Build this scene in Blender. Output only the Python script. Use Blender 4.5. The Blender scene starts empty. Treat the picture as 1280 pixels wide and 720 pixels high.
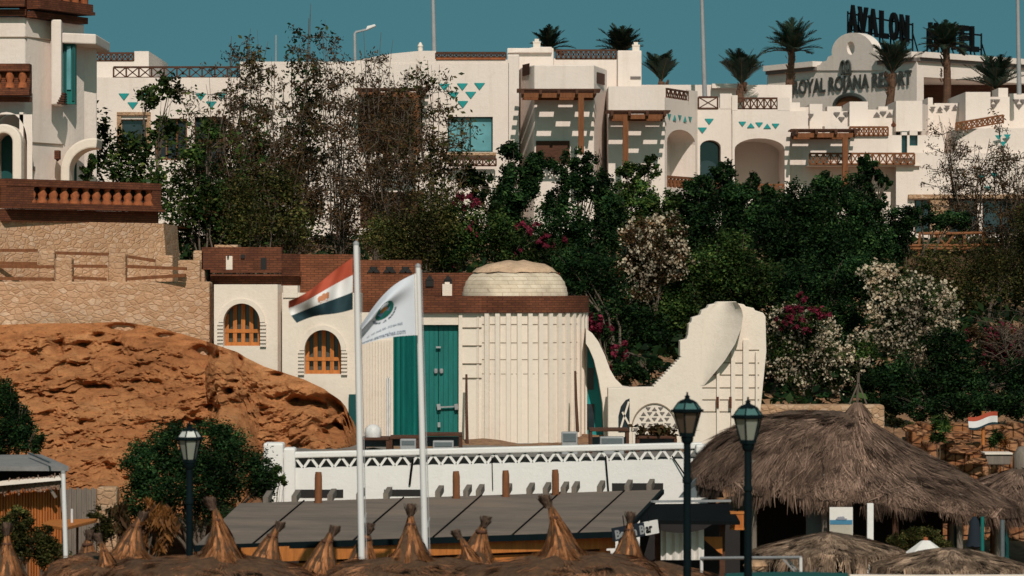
import bpy, bmesh, math, random
import numpy as np
from mathutils import Vector, noise, Matrix

sc = bpy.context.scene
col = sc.collection
F = 4000.0      # focal length in photo pixels (1280 wide)
EYE = 7.5       # eye height above the beach
rng = random.Random(11)
nrng = np.random.default_rng(11)
R = math.radians


def X(px, Y):
    return (px - 640.0) / F * Y


def Z(py, Y):
    return EYE + (360.0 - py) / F * Y


def P(px, py, Y):
    return Vector((X(px, Y), Y, Z(py, Y)))


# ------------------------------------------------------------------ objects
def tag(o, label=None, cat=None, group=None, kind=None):
    if label: o['label'] = label
    if cat: o['category'] = cat
    if group: o['group'] = group
    if kind: o['kind'] = kind
    return o


def thing(name, label, cat, loc=(0, 0, 0), group=None):
    o = bpy.data.objects.new(name, None)
    o.empty_display_size = .2
    col.objects.link(o)
    o.location = loc
    return tag(o, label, cat, group)


def wloc(o):
    v = Vector((0, 0, 0))
    while o is not None:
        v = v + o.location
        o = o.parent
    return v


def copy_tree(o, parent=None):
    c = o.copy()
    col.objects.link(c)
    if parent: c.parent = parent
    for ch in list(o.children):
        copy_tree(ch, c)
    return c


def link(name, me, mats, parent=None, off=None, loc=None):
    o = bpy.data.objects.new(name, me)
    col.objects.link(o)
    for m in (mats if isinstance(mats, (list, tuple)) else [mats]):
        me.materials.append(m)
    d = wloc(parent) if parent else (Vector(loc) if loc is not None else None)
    if d is not None and d.length > 0:
        me.transform(Matrix.Translation(-d))
    if parent: o.parent = parent
    elif loc is not None: o.location = loc
    return o


class MB:
    def __init__(s):
        s.v = []; s.f = []

    def add(s, pts, faces):
        n = len(s.v)
        s.v += [tuple(p) for p in pts]
        s.f += [tuple(i + n for i in f) for f in faces]
        return s

    def face(s, *pts):
        return s.add(pts, [tuple(range(len(pts)))])

    def box(s, x0, x1, y0, y1, z0, z1):
        p = [(x0, y0, z0), (x1, y0, z0), (x1, y1, z0), (x0, y1, z0),
             (x0, y0, z1), (x1, y0, z1), (x1, y1, z1), (x0, y1, z1)]
        return s.add(p, [(0, 1, 5, 4), (1, 2, 6, 5), (2, 3, 7, 6), (3, 0, 4, 7), (4, 5, 6, 7), (3, 2, 1, 0)])

    def pbox(s, x0, x1, y0, y1, Y, d):
        """box whose front stands at depth Y and fills the given rectangle of the survey grid"""
        return s.box(X(x0, Y), X(x1, Y), Y, Y + d, Z(y1, Y), Z(y0, Y))

    def prism(s, poly, z0, z1):
        n = len(poly)
        p = [(a, b, z0) for a, b in poly] + [(a, b, z1) for a, b in poly]
        f = [(i, (i + 1) % n, n + (i + 1) % n, n + i) for i in range(n)]
        f += [tuple(range(n - 1, -1, -1)), tuple(range(n, 2 * n))]
        return s.add(p, f)

    def slab(s, poly, y0, y1):
        n = len(poly)
        p = [(a, y0, b) for a, b in poly] + [(a, y1, b) for a, b in poly]
        f = [(i, (i + 1) % n, n + (i + 1) % n, n + i) for i in range(n)]
        f += [tuple(range(n)), tuple(range(2 * n - 1, n - 1, -1))]
        return s.add(p, f)

    def bar(s, p, q, w, h=None):
        p = Vector(p); q = Vector(q); h = h or w
        d = (q - p)
        if d.length < 1e-6: return s
        d.normalize()
        up = Vector((0, 0, 1)) if abs(d.z) < .95 else Vector((0, 1, 0))
        a = d.cross(up).normalized() * (w / 2)
        b = a.cross(d).normalized() * (h / 2)
        pts = [e + sx * a + sy * b for e in (p, q) for sx, sy in ((-1, -1), (1, -1), (1, 1), (-1, 1))]
        return s.add(pts, [(0, 1, 5, 4), (1, 2, 6, 5), (2, 3, 7, 6), (3, 0, 4, 7), (3, 2, 1, 0), (4, 5, 6, 7)])

    def tube(s, pts, rad, n=6, cap=True):
        pts = [Vector(p) for p in pts]
        if not isinstance(rad, (list, tuple)): rad = [rad] * len(pts)
        base = len(s.v); k = len(pts)
        for i, p in enumerate(pts):
            d = pts[min(i + 1, k - 1)] - pts[max(i - 1, 0)]
            if d.length < 1e-9: d = Vector((0, 0, 1))
            d.normalize()
            up = Vector((0, 1, 0)) if abs(d.y) < .9 else Vector((1, 0, 0))
            a = d.cross(up).normalized(); b = d.cross(a)
            for j in range(n):
                t = 2 * math.pi * j / n
                s.v.append(tuple(p + rad[i] * (math.cos(t) * a + math.sin(t) * b)))
        for i in range(k - 1):
            for j in range(n):
                a0 = base + i * n + j; a1 = base + i * n + (j + 1) % n
                s.f.append((a0, a1, a1 + n, a0 + n))
        if cap:
            s.f.append(tuple(base + j for j in range(n)))
            s.f.append(tuple(base + (k - 1) * n + j for j in range(n - 1, -1, -1)))
        return s

    def lathe(s, c, prof, n=16, a0=0., a1=2 * math.pi, phase=0.):
        base = len(s.v); full = abs(a1 - a0 - 2 * math.pi) < 1e-6
        m = n if full else n + 1
        for r, z in prof:
            for j in range(m):
                t = phase + a0 + (a1 - a0) * j / n
                s.v.append((c[0] + r * math.cos(t), c[1] + r * math.sin(t), c[2] + z))
        for i in range(len(prof) - 1):
            for j in range(n):
                b0 = base + i * m + j; b1 = base + i * m + (j + 1) % m
                s.f.append((b0, b1, b1 + m, b0 + m))
        return s

    def mesh(s, name, smooth=None, recalc=True):
        me = bpy.data.meshes.new(name)
        me.from_pydata(s.v, [], s.f)
        if recalc and len(s.f) < 60000:
            bm = bmesh.new(); bm.from_mesh(me)
            bmesh.ops.recalc_face_normals(bm, faces=bm.faces)
            bm.to_mesh(me); bm.free()
        if smooth is not None:
            me.shade_smooth()
            me.set_sharp_from_angle(angle=R(smooth))
        return me

    def build(s, name, mat, parent=None, smooth=None, bevel=0, loc=None):
        o = link(name, s.mesh(name, smooth), mat, parent, loc=loc)
        if bevel:
            md = o.modifiers.new('soft_edge', 'BEVEL')
            md.width = bevel; md.segments = 2; md.limit_method = 'ANGLE'; md.angle_limit = R(40)
        return o


TONE = None


def quads(V, tone=None):
    """V: (N,4,3) array -> mesh"""
    n = len(V)
    me = bpy.data.meshes.new('quads')
    me.vertices.add(n * 4); me.loops.add(n * 4); me.polygons.add(n)
    me.vertices.foreach_set('co', np.ascontiguousarray(V, dtype=np.float32).reshape(-1))
    me.loops.foreach_set('vertex_index', np.arange(n * 4, dtype=np.int32))
    me.polygons.foreach_set('loop_start', np.arange(0, n * 4, 4, dtype=np.int32))
    me.update(calc_edges=True)
    if tone is not None:
        a = me.attributes.new('tone', 'FLOAT', 'FACE'); a.data.foreach_set('value', np.asarray(tone, dtype=np.float32))
    return me


# ------------------------------------------------------------------ materials
def nodes(name):
    m = bpy.data.materials.new(name); m.use_nodes = True
    nt = m.node_tree
    b = nt.nodes['Principled BSDF']
    return m, nt, b


def L(nt, a, b):
    nt.links.new(a, b)


def mix(nt, fac, a, b, mode='MIX'):
    n = nt.nodes.new('ShaderNodeMix'); n.data_type = 'RGBA'; n.blend_type = mode
    for sock, v in ((n.inputs[0], fac), (n.inputs[6], a), (n.inputs[7], b)):
        if isinstance(v, (int, float)): sock.default_value = v
        elif isinstance(v, tuple): sock.default_value = (*v[:3], 1)
        else: L(nt, v, sock)
    return n.outputs[2]


def noise_tex(nt, vec, scale, detail=4, rough=.6, dist=0):
    n = nt.nodes.new('ShaderNodeTexNoise')
    n.inputs['Scale'].default_value = scale; n.inputs['Detail'].default_value = detail
    n.inputs['Roughness'].default_value = rough; n.inputs['Distortion'].default_value = dist
    L(nt, vec, n.inputs['Vector'])
    return n.outputs['Fac']


def ramp(nt, fac, stops):
    n = nt.nodes.new('ShaderNodeValToRGB')
    e = n.color_ramp.elements
    while len(e) < len(stops): e.new(.5)
    for i, (p, c) in enumerate(stops):
        e[i].position = p
        e[i].color = (c, c, c, 1) if isinstance(c, (int, float)) else (*c, 1)
    L(nt, fac, n.inputs[0])
    return n.outputs[0]


def objco(nt, sx=1, sy=1, sz=1):
    tc = nt.nodes.new('ShaderNodeTexCoord')
    mp = nt.nodes.new('ShaderNodeMapping')
    mp.inputs['Scale'].default_value = (sx, sy, sz)
    L(nt, tc.outputs['Object'], mp.inputs['Vector'])
    return mp.outputs[0]


def bump(nt, b, h, strength, dist=.05):
    n = nt.nodes.new('ShaderNodeBump')
    n.inputs['Strength'].default_value = strength; n.inputs['Distance'].default_value = dist
    L(nt, h, n.inputs['Height']); L(nt, n.outputs[0], b.inputs['Normal'])


def sc3(c, k):
    return tuple(min(1, x * k) for x in c)


def mat(name, c, rough=.85, var=.12, scale=1.5, bmp=.25, bscale=14, stretch=(1, 1, 1), metal=0, spec=.3, c2=None):
    m, nt, b = nodes(name)
    v = objco(nt, *stretch)
    n1 = noise_tex(nt, v, scale, 6, .65)
    f = ramp(nt, n1, [(.3, 0.), (.7, 1.)])
    cc = mix(nt, f, sc3(c, 1 - var), c2 or sc3(c, 1 + var))
    n2 = noise_tex(nt, v, bscale, 5, .7)
    f2 = ramp(nt, n2, [(.35, 1 - var * .8), (.65, 1.)])
    cc = mix(nt, 1., cc, f2, 'MULTIPLY')
    L(nt, cc, b.inputs['Base Color'])
    b.inputs['Roughness'].default_value = rough
    b.inputs['Metallic'].default_value = metal
    b.inputs['Specular IOR Level'].default_value = spec
    if bmp: bump(nt, b, n2, bmp)
    return m


def plaster(name, c, stain=(.45, .36, .28), amt=.35, streak=.4):
    """whitewashed render: uneven tone, faint rain streaks and grime"""
    m, nt, b = nodes(name)
    v = objco(nt)
    n1 = noise_tex(nt, v, .35, 6, .65)
    cc = mix(nt, ramp(nt, n1, [(.3, 0.), (.75, 1.)]), sc3(c, .9), c)
    vs = objco(nt, 2.2, 2.2, .16)
    n2 = noise_tex(nt, vs, 1., 6, .7)
    cc = mix(nt, ramp(nt, n2, [(.52, 0.), (.8, streak * .6)]), cc, stain)
    n3 = noise_tex(nt, v, 1.7, 8, .75)
    cc = mix(nt, ramp(nt, n3, [(.55, 0.), (.8, amt)]), cc, stain)
    L(nt, cc, b.inputs['Base Color'])
    b.inputs['Roughness'].default_value = .92; b.inputs['Specular IOR Level'].default_value = .15
    n4 = noise_tex(nt, v, 6, 8, .75)
    bump(nt, b, n4, .35, .06)
    return m


def brick(name, c1, c2, mortar, bw=.3, bh=.09, bmp=.8):
    m, nt, b = nodes(name)
    tc = nt.nodes.new('ShaderNodeTexCoord')
    sp = nt.nodes.new('ShaderNodeSeparateXYZ'); L(nt, tc.outputs['Object'], sp.inputs[0])
    ad = nt.nodes.new('ShaderNodeMath'); ad.operation = 'ADD'
    L(nt, sp.outputs[0], ad.inputs[0]); L(nt, sp.outputs[1], ad.inputs[1])
    cb = nt.nodes.new('ShaderNodeCombineXYZ'); L(nt, ad.outputs[0], cb.inputs[0]); L(nt, sp.outputs[2], cb.inputs[1])
    t = nt.nodes.new('ShaderNodeTexBrick')
    t.inputs['Scale'].default_value = 1
    t.inputs['Brick Width'].default_value = bw; t.inputs['Row Height'].default_value = bh
    t.inputs['Mortar Size'].default_value = .012; t.inputs['Mortar Smooth'].default_value = .3
    t.inputs['Color1'].default_value = (*c1, 1); t.inputs['Color2'].default_value = (*c2, 1)
    t.inputs['Mortar'].default_value = (*mortar, 1); t.inputs['Bias'].default_value = 0
    L(nt, cb.outputs[0], t.inputs['Vector'])
    v = objco(nt)
    n1 = noise_tex(nt, v, 1.2, 8, .7)
    cc = mix(nt, 1., t.outputs['Color'], ramp(nt, n1, [(.3, .55), (.7, 1.15)]), 'MULTIPLY')
    L(nt, cc, b.inputs['Base Color'])
    b.inputs['Roughness'].default_value = .9; b.inputs['Specular IOR Level'].default_value = .15
    bump(nt, b, t.outputs['Fac'], -bmp, .03)
    return m


def stone(name, c1, c2, c3, mortar, sx=2.2, sz=3.4, bmp=1.):
    m, nt, b = nodes(name)
    v = objco(nt, sx, sx, sz)
    nv = nt.nodes.new('ShaderNodeTexNoise'); nv.inputs['Scale'].default_value = 1.3; nv.inputs['Detail'].default_value = 4
    L(nt, v, nv.inputs['Vector'])
    va = mix(nt, .22, v, nv.outputs['Color'], 'ADD')
    t = nt.nodes.new('ShaderNodeTexVoronoi'); t.feature = 'F1'; L(nt, va, t.inputs['Vector']); t.inputs['Scale'].default_value = 1
    e = nt.nodes.new('ShaderNodeTexVoronoi'); e.feature = 'DISTANCE_TO_EDGE'; L(nt, va, e.inputs['Vector']); e.inputs['Scale'].default_value = 1
    sp = nt.nodes.new('ShaderNodeSeparateColor'); L(nt, t.outputs['Color'], sp.inputs[0])
    cc = ramp(nt, sp.outputs[0], [(0., c1), (.5, c2), (1., c3)])
    n1 = noise_tex(nt, v, 3., 8, .7)
    cc = mix(nt, 1., cc, ramp(nt, n1, [(.25, .6), (.75, 1.25)]), 'MULTIPLY')
    cc = mix(nt, 1., cc, ramp(nt, noise_tex(nt, objco(nt, .6, .6, 1.), .8, 5, .7), [(.3, .72), (.7, 1.12)]), 'MULTIPLY')
    ef = ramp(nt, e.outputs['Distance'], [(.0, 0.), (.13, 1.)])
    cc = mix(nt, ef, mortar, cc)
    L(nt, cc, b.inputs['Base Color'])
    b.inputs['Roughness'].default_value = .95; b.inputs['Specular IOR Level'].default_value = .1
    ha = mix(nt, .5, ef, n1)
    bump(nt, b, ha, bmp, .08)
    return m


def leafmat(name, cols, trans=.25, rough=.55, spec=.25, big=.55, tuft=False):
    """foliage: every leaf its own tone, plus sunlit and shaded patches put into the colour"""
    m, nt, b = nodes(name)
    g = nt.nodes.new('ShaderNodeNewGeometry')
    n = len(cols)
    cc = ramp(nt, g.outputs['Random Per Island'], [(i / max(1, n - 1), c) for i, c in enumerate(cols)])
    v = objco(nt)
    n1 = noise_tex(nt, v, big, 3, .6)
    cc = mix(nt, 1., cc, ramp(nt, n1, [(.32, .38), (.66, 1.35)]), 'MULTIPLY')
    at = nt.nodes.new('ShaderNodeAttribute'); at.attribute_name = 'tone'
    if tuft: cc = mix(nt, 1., cc, at.outputs['Color'], 'MULTIPLY')
    L(nt, cc, b.inputs['Base Color'])
    b.inputs['Roughness'].default_value = rough; b.inputs['Specular IOR Level'].default_value = spec
    t = nt.nodes.new('ShaderNodeBsdfTranslucent'); L(nt, cc, t.inputs['Color'])
    ms = nt.nodes.new('ShaderNodeMixShader'); ms.inputs[0].default_value = trans
    L(nt, b.outputs[0], ms.inputs[1]); L(nt, t.outputs[0], ms.inputs[2])
    L(nt, ms.outputs[0], nt.nodes['Material Output'].inputs['Surface'])
    return m


M = {}
M['plaster'] = plaster('warm_plaster', (.76, .66, .58))
M['hotel'] = plaster('hotel_plaster', (.77, .665, .605), amt=.3, streak=.6)
M['cream'] = plaster('cream_plaster', (.77, .665, .575), amt=.35)
M['white'] = plaster('white_paint', (.78, .755, .735), stain=(.5, .46, .42), amt=.2, streak=.25)
M['grout'] = mat('dark_joint', (.24, .18, .13), bmp=0)
M['brick'] = brick('brown_brick', (.19, .064, .032), (.12, .042, .023), (.08, .032, .02), .22, .066)
M['brickred'] = brick('red_brick', (.25, .084, .04), (.17, .058, .028), (.1, .04, .022), .22, .066)
M['terracotta'] = mat('terracotta', (.34, .1, .036), var=.35, scale=4)
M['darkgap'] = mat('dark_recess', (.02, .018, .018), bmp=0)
M['stone'] = stone('sandstone_masonry', (.5, .285, .165), (.57, .35, .22), (.63, .43, .3), (.46, .265, .155), 4.6, 7.5, .55)
M['stone2'] = stone('sandstone_rubble', (.42, .25, .15), (.5, .31, .19), (.55, .38, .26), (.39, .24, .145), 4.6, 7., .6)
M['redstone'] = stone('orange_dry_stone', (.3, .12, .05), (.37, .17, .08), (.42, .22, .12), (.08, .035, .02), 1.6, 4.2)
M['wood'] = mat('brown_wood', (.2, .075, .03), var=.3, stretch=(6, 6, .8), scale=2)
M['darkwood'] = mat('dark_wood', (.085, .035, .02), var=.3, stretch=(1, 6, 6), scale=2)
M['orangewood'] = mat('orange_wood', (.48, .16, .035), var=.25, stretch=(5, 5, .7), scale=2, rough=.6)
M['bamboo'] = mat('orange_cane', (.42, .13, .03), var=.35, stretch=(9, 9, .4), scale=1.5)
M['greywood'] = mat('weathered_planks', (.19, .155, .13), var=.25, stretch=(8, 8, .6), scale=2)
M['domecream'] = brick('cream_dome_brick', (.74, .62, .49), (.66, .54, .41), (.52, .41, .3), .42, .11, .5)
M['felt'] = mat('roof_sheet', (.185, .155, .135), var=.3, scale=.5, bscale=3, c2=(.25, .18, .14), stretch=(.5, 1.6, 1), bmp=.5)
M['logwood'] = mat('dull_log_wood', (.24, .09, .035), var=.3)
M['teal'] = mat('teal_paint', (.006, .14, .125), var=.18, rough=.55, scale=2, stretch=(3, 3, .5), bmp=.1)
M['tealtile'] = mat('teal_tile', (.015, .26, .26), rough=.4, var=.1, bmp=0)
M['tealdark'] = mat('dark_teal_paint', (.004, .06, .06), rough=.5, bmp=0)
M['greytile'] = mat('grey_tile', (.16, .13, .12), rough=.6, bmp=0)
M['iron'] = mat('green_black_iron', (.002, .007, .009), rough=.8, var=.3, spec=.1, bmp=.1)
M['whitemetal'] = mat('white_enamel', (.66, .63, .62), rough=.45, var=.12, scale=6, bmp=.05)
M['greymetal'] = mat('grey_metal', (.3, .3, .31), rough=.5, var=.15, bmp=.05)
M['black'] = mat('black_paint', (.005, .006, .007), rough=.8, bmp=0, spec=.05)
M['lettergrey'] = mat('dark_letter_paint', (.05, .055, .05), rough=.6, bmp=0)
M['domecap'] = mat('tan_dome_render', (.58, .39, .26), var=.25, scale=2, bscale=9, bmp=.8)
M['sand'] = mat('beach_sand', (.42, .3, .2), scale=.3, bscale=4)
M['bark'] = mat('grey_bark', (.12, .09, .068), var=.35, stretch=(6, 6, 1.2), scale=3)
M['palmbark'] = mat('palm_bark', (.12, .06, .035), var=.4, stretch=(2, 2, 9), scale=2)
M['canvas'] = mat('white_canvas', (.7, .66, .63), rough=.9, var=.06, bmp=.1)
M['cloudy'] = mat('navy_cloth_sign_shade', (.01, .016, .025), rough=.9, bmp=.1)  # navy parasol cloth, and the painted shade on the bar sign
M['sheet'] = mat('grey_tarpaulin', (.11, .13, .14), rough=.6, bmp=.2)


def glassmat(name, c, rough=.06):
    m, nt, b = nodes(name)
    v = objco(nt)
    n = noise_tex(nt, v, 1.2, 3)
    L(nt, mix(nt, n, sc3(c, .5), sc3(c, 1.5)), b.inputs['Base Color'])
    b.inputs['Roughness'].default_value = rough; b.inputs['Specular IOR Level'].default_value = .6
    return m


M['glass'] = glassmat('window_glass', (.02, .03, .035))
M['glassgrey'] = glassmat('dusty_window_glass', (.085, .075, .06), .25)
M['glassblue'] = glassmat('sky_blue_glass', (.12, .3, .34), .15)
M['lampglass'] = glassmat('frosted_lamp_glass', (.2, .21, .18), .3)
M['lampamber'] = glassmat('amber_lamp_glass', (.075, .055, .04), .3)
M['lampgreen'] = glassmat('green_lamp_cap', (.05, .12, .115), .3)
M['lampwhite'] = glassmat('pale_lamp_cap', (.5, .5, .47), .35)
M['leaf'] = leafmat('dark_leaf', [(.006, .018, .008), (.01, .029, .01), (.019, .045, .013), (.036, .066, .018)], spec=.08, tuft=True)
M['leafmid'] = leafmat('mid_leaf', [(.011, .03, .01), (.024, .053, .013), (.046, .078, .018), (.085, .105, .026)], spec=.08, tuft=True)
M['leafolive'] = leafmat('olive_leaf', [(.022, .03, .01), (.042, .05, .014), (.07, .066, .018), (.1, .07, .025)], spec=.08, tuft=True)
M['leafdry'] = leafmat('dry_leaf', [(.07, .032, .016), (.045, .036, .016), (.12, .055, .026), (.03, .036, .014), (.15, .078, .038)], spec=.05, trans=.3, tuft=True)
M['leafbrown'] = leafmat('dead_leaf', [(.2, .075, .02), (.3, .12, .03), (.09, .04, .02)], trans=.2)
M['palm'] = leafmat('palm_leaf', [(.012, .034, .024), (.022, .05, .03), (.045, .065, .036)], trans=.15)
M['whiteflower'] = leafmat('cream_blossom', [(.42, .32, .22), (.55, .45, .33), (.62, .54, .42), (.5, .34, .22)], trans=.3, rough=.8, spec=.05)
M['pinkflower'] = leafmat('magenta_blossom', [(.13, .014, .028), (.22, .022, .05), (.28, .04, .075), (.09, .02, .03)], trans=.3, rough=.8, spec=.05)
M['straw'] = leafmat('orange_straw', [(.2, .08, .034), (.3, .122, .052), (.38, .165, .072), (.24, .105, .05)], trans=.1, rough=.9, spec=.05, big=2.5, tuft=True)  # lighter orange straw of the umbrella cones
M['strawgrey'] = leafmat('weathered_straw', [(.105, .067, .05), (.18, .115, .086), (.28, .18, .135), (.135, .086, .065)], trans=.1, rough=.9, spec=.05, big=1.2, tuft=True)
M['strawbase'] = mat('straw_underlay', (.1, .05, .025), var=.4, scale=6)
M['strawbrown'] = leafmat('grey_brown_straw', [(.17, .078, .04), (.26, .118, .06), (.34, .16, .085), (.2, .095, .052)], trans=.1, rough=.9, spec=.05, big=1.5, tuft=True)
M['strawpale'] = leafmat('sun_bleached_straw', [(.2, .13, .09), (.3, .2, .14), (.4, .28, .2), (.24, .16, .11)], trans=.1, rough=.9, spec=.05, big=1.6, tuft=True)
M['strawbasegrey'] = mat('grey_straw_underlay', (.1, .062, .042), var=.4, scale=4)


# ------------------------------------------------------------------ shape helpers
def arch_wall(mb, o, d, w, z0, z1, ops, depth, seg=14):
    """wall face from o along unit d (x,y); ops = (u0,u1,zb,zs,rise) openings; reveals go back by depth"""
    o = Vector((o[0], o[1], 0)); d = Vector((d[0], d[1], 0)).normalized()
    n = Vector((-d.y, d.x, 0))
    if n.y < 0: n = -n
    def q(u, z, k=0): return o + d * u + n * k + Vector((0, 0, z))
    cur = 0
    for u0, u1, zb, zs, rise in sorted(ops):
        mb.face(q(cur, z0), q(u0, z0), q(u0, z1), q(cur, z1))
        if zb > z0 + .001: mb.face(q(u0, z0), q(u1, z0), q(u1, zb), q(u0, zb))
        c = (u0 + u1) / 2; r = (u1 - u0) / 2
        us = [c - r * math.cos(math.pi * k / seg) for k in range(seg + 1)] if rise else [u0, u1]
        zt = [zs + rise * math.sqrt(max(0, 1 - ((u - c) / r) ** 2)) for u in us]
        for k in range(len(us) - 1):
            mb.face(q(us[k], zt[k]), q(us[k + 1], zt[k + 1]), q(us[k + 1], z1), q(us[k], z1))
            mb.face(q(us[k], zt[k]), q(us[k + 1], zt[k + 1]), q(us[k + 1], zt[k + 1], depth), q(us[k], zt[k], depth))
        mb.face(q(u0, zb), q(u0, zs), q(u0, zs, depth), q(u0, zb, depth))
        mb.face(q(u1, zb), q(u1, zs), q(u1, zs, depth), q(u1, zb, depth))
        mb.face(q(u0, zb), q(u1, zb), q(u1, zb, depth), q(u0, zb, depth))
        cur = u1
    mb.face(q(cur, z0), q(w, z0), q(w, z1), q(cur, z1))
    return q


def arch_face(mb, q, u0, u1, zb, zs, rise, k, seg=14):
    c = (u0 + u1) / 2; r = (u1 - u0) / 2
    us = [c - r * math.cos(math.pi * i / seg) for i in range(seg + 1)]
    top = [q(u, zs + rise * math.sqrt(max(0, 1 - ((u - c) / r) ** 2)), k) for u in us]
    mb.face(*([q(u1, zb, k), q(u0, zb, k)] + top))


def xrail(mb, p, q, h, n, t=.07):
    """timber railing of crossed bars between rails; p, q are the ends of the lower rail"""
    p = Vector(p); q = Vector(q); up = Vector((0, 0, h))
    mb.bar(p, q, t); mb.bar(p + up, q + up, t * 1.25)
    for i in range(n + 1):
        a = p.lerp(q, i / n)
        mb.bar(a - Vector((0, 0, .02)), a + up, t)
        if i < n:
            b = p.lerp(q, (i + 1) / n)
            mb.bar(a, b + up, t * .7); mb.bar(a + up, b, t * .7)


def tri(mb, c, d, s, down=True, th=.03):
    """small triangular tile standing proud of a wall; c centre, d direction along the wall"""
    c = Vector(c); d = Vector((d[0], d[1], 0)).normalized(); n = Vector((-d.y, d.x, 0))
    if n.y > 0: n = -n
    u = Vector((0, 0, 1)) * (s * .36 * (1 if down else -1))
    pts = [c - d * s * .55 + u, c + d * s * .55 + u, c - u]
    f = [p + n * th for p in pts]
    mb.add(pts + f, [(3, 4, 5), (0, 1, 4, 3), (1, 2, 5, 4), (2, 0, 3, 5)])


def text_into(mb, body, o, d, size, extrude=.03, lean=None, fat=0., sx=1.):
    """raised lettering: o = left end of the base line, d = direction along it"""
    cu = bpy.data.curves.new('lettering', 'FONT')
    cu.body = body; cu.size = size; cu.extrude = extrude; cu.offset = fat; cu.resolution_u = 3
    ob = bpy.data.objects.new('lettering_source', cu); col.objects.link(ob)
    dg = bpy.context.evaluated_depsgraph_get()
    me = bpy.data.meshes.new_from_object(ob.evaluated_get(dg))
    d = Vector(d).normalized(); n = Vector((d.y, -d.x, 0)).normalized()
    up = lean or Vector((0, 0, 1))
    o = Vector(o)
    mb.add([o + d * v.co.x * sx + up * v.co.y + n * v.co.z for v in me.vertices], [tuple(p.vertices) for p in me.polygons])
    w = max(v.co.x for v in me.vertices) * sx
    bpy.data.objects.remove(ob); bpy.data.curves.remove(cu); bpy.data.meshes.remove(me)
    return w


def unit(n):
    v = nrng.normal(size=(n, 3)); return v / np.linalg.norm(v, axis=1)[:, None]


def leaf_quads(C, size, up=.35, droop=0., aspect=.5):
    n = len(C)
    s = size * nrng.uniform(.6, 1.4, n)[:, None]
    a = unit(n); a[:, 2] = a[:, 2] * (1 - up) - droop
    a /= np.linalg.norm(a, axis=1)[:, None]
    b = np.cross(a, unit(n) + np.array([0, 0, up])); b /= np.linalg.norm(b, axis=1)[:, None] + 1e-9
    w = aspect * s
    return np.stack([C - a * s * .5, C + b * w * .5, C + a * s * .5, C - b * w * .5], axis=1)


def clump_points(clumps, n, sub=26, tight=.2, shell=.62):
    """points gathered in twig-sized tufts through the volume of several ellipsoids (centre, rx, ry, rz)"""
    w = np.array([c[1] * c[3] for c in clumps]) ** .9; w = w / w.sum()
    k = max(4, n // sub)
    big = nrng.choice([.7, .9, 1.1, 1.45], len(clumps))
    idx = nrng.choice(len(clumps), k, p=w)
    cen = np.array([c[0] for c in clumps])[idx]; rad = np.array([[c[1], c[2], c[3]] for c in clumps])[idx]
    dr = unit(k) * (shell + (1 - shell) * nrng.random(k))[:, None] * nrng.choice([1., 1.08, .8], k)[:, None]
    S = cen + dr * rad
    j = nrng.integers(0, k, n)
    global TONE
    TONE = (nrng.choice([.45, .7, 1., 1.35, 1.8], k, p=[.2, .25, .25, .2, .1]) * nrng.uniform(.8, 1.2, k) * big[idx])[j]  # random tuft tones also stand for sunlit and shaded clumps
    return S[j] + nrng.normal(size=(n, 3)) * (rad[j].mean(axis=1)[:, None] * tight)


def hz(x, y):
    """height of the ground"""
    def ss(a, b, t):
        t = min(1, max(0, (t - a) / (b - a))); return t * t * (3 - 2 * t)
    def lin(pts, t):
        if t <= pts[0][0]: return pts[0][1]
        for (a, va), (b, vb) in zip(pts, pts[1:]):
            if t <= b: return va + (vb - va) * (t - a) / (b - a)
        return pts[-1][1]
    left = lin([(60.5, 1.2), (62, 0), (80.4, 0), (80.9, 3.15), (91.5, 3.3), (93, 5), (133, 9.3), (137, 9.5)], y)
    right = lin([(60.5, 1.2), (62, 0), (80, 0), (84, .9), (93, 3.5), (100, 4.9), (133, 9.3), (137, 9.5)], y)
    far = lin([(60.5, 1.2), (62, 0), (79, 0), (88, 1.5), (92, 3.6), (93, 5), (133, 9.3), (137, 9.5)], y)
    left = far + (left - far) * ss(-6.9, -6.4, x)
    k = ss(5.6, 6.6, x)
    return left * (1 - k) + right * k
SKYTINT = (.56, .98, .66); SKYSTR = .093; SUNSTR = 3.5

# ------------------------------------------------------------------ world, sun, camera
SUN_EL, SUN_AZ = 41, -7         # sun stands behind the camera, a little to its right
w = bpy.data.worlds.new('World'); sc.world = w; w.use_nodes = True
nt = w.node_tree; bg = nt.nodes['Background']
tc = nt.nodes.new('ShaderNodeTexCoord')
va = nt.nodes.new('ShaderNodeVectorMath'); va.operation = 'ADD'; va.inputs[1].default_value = (0, 0, .42)
vn = nt.nodes.new('ShaderNodeVectorMath'); vn.operation = 'NORMALIZE'
L(nt, tc.outputs['Generated'], va.inputs[0]); L(nt, va.outputs[0], vn.inputs[0])
sky = nt.nodes.new('ShaderNodeTexSky'); sky.sky_type = 'NISHITA'; sky.sun_disc = False
sky.sun_elevation = R(SUN_EL); sky.sun_rotation = R(180 + SUN_AZ)
sky.air_density = 1.; sky.dust_density = .6; sky.ozone_density = 2.
L(nt, vn.outputs[0], sky.inputs['Vector'])
L(nt, mix(nt, 1., sky.outputs[0], SKYTINT, 'MULTIPLY'), bg.inputs['Color'])
bg.inputs['Strength'].default_value = SKYSTR

ld = bpy.data.lights.new('Sun', 'SUN'); ld.energy = SUNSTR; ld.angle = R(.5); ld.color = (1., .905, .8)
lo = bpy.data.objects.new('Sun', ld); col.objects.link(lo)
sd = Vector((-math.sin(R(SUN_AZ)) * math.cos(R(SUN_EL)), -math.cos(R(SUN_AZ)) * math.cos(R(SUN_EL)), math.sin(R(SUN_EL))))
lo.rotation_euler = sd.to_track_quat('Z', 'Y').to_euler()

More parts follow.
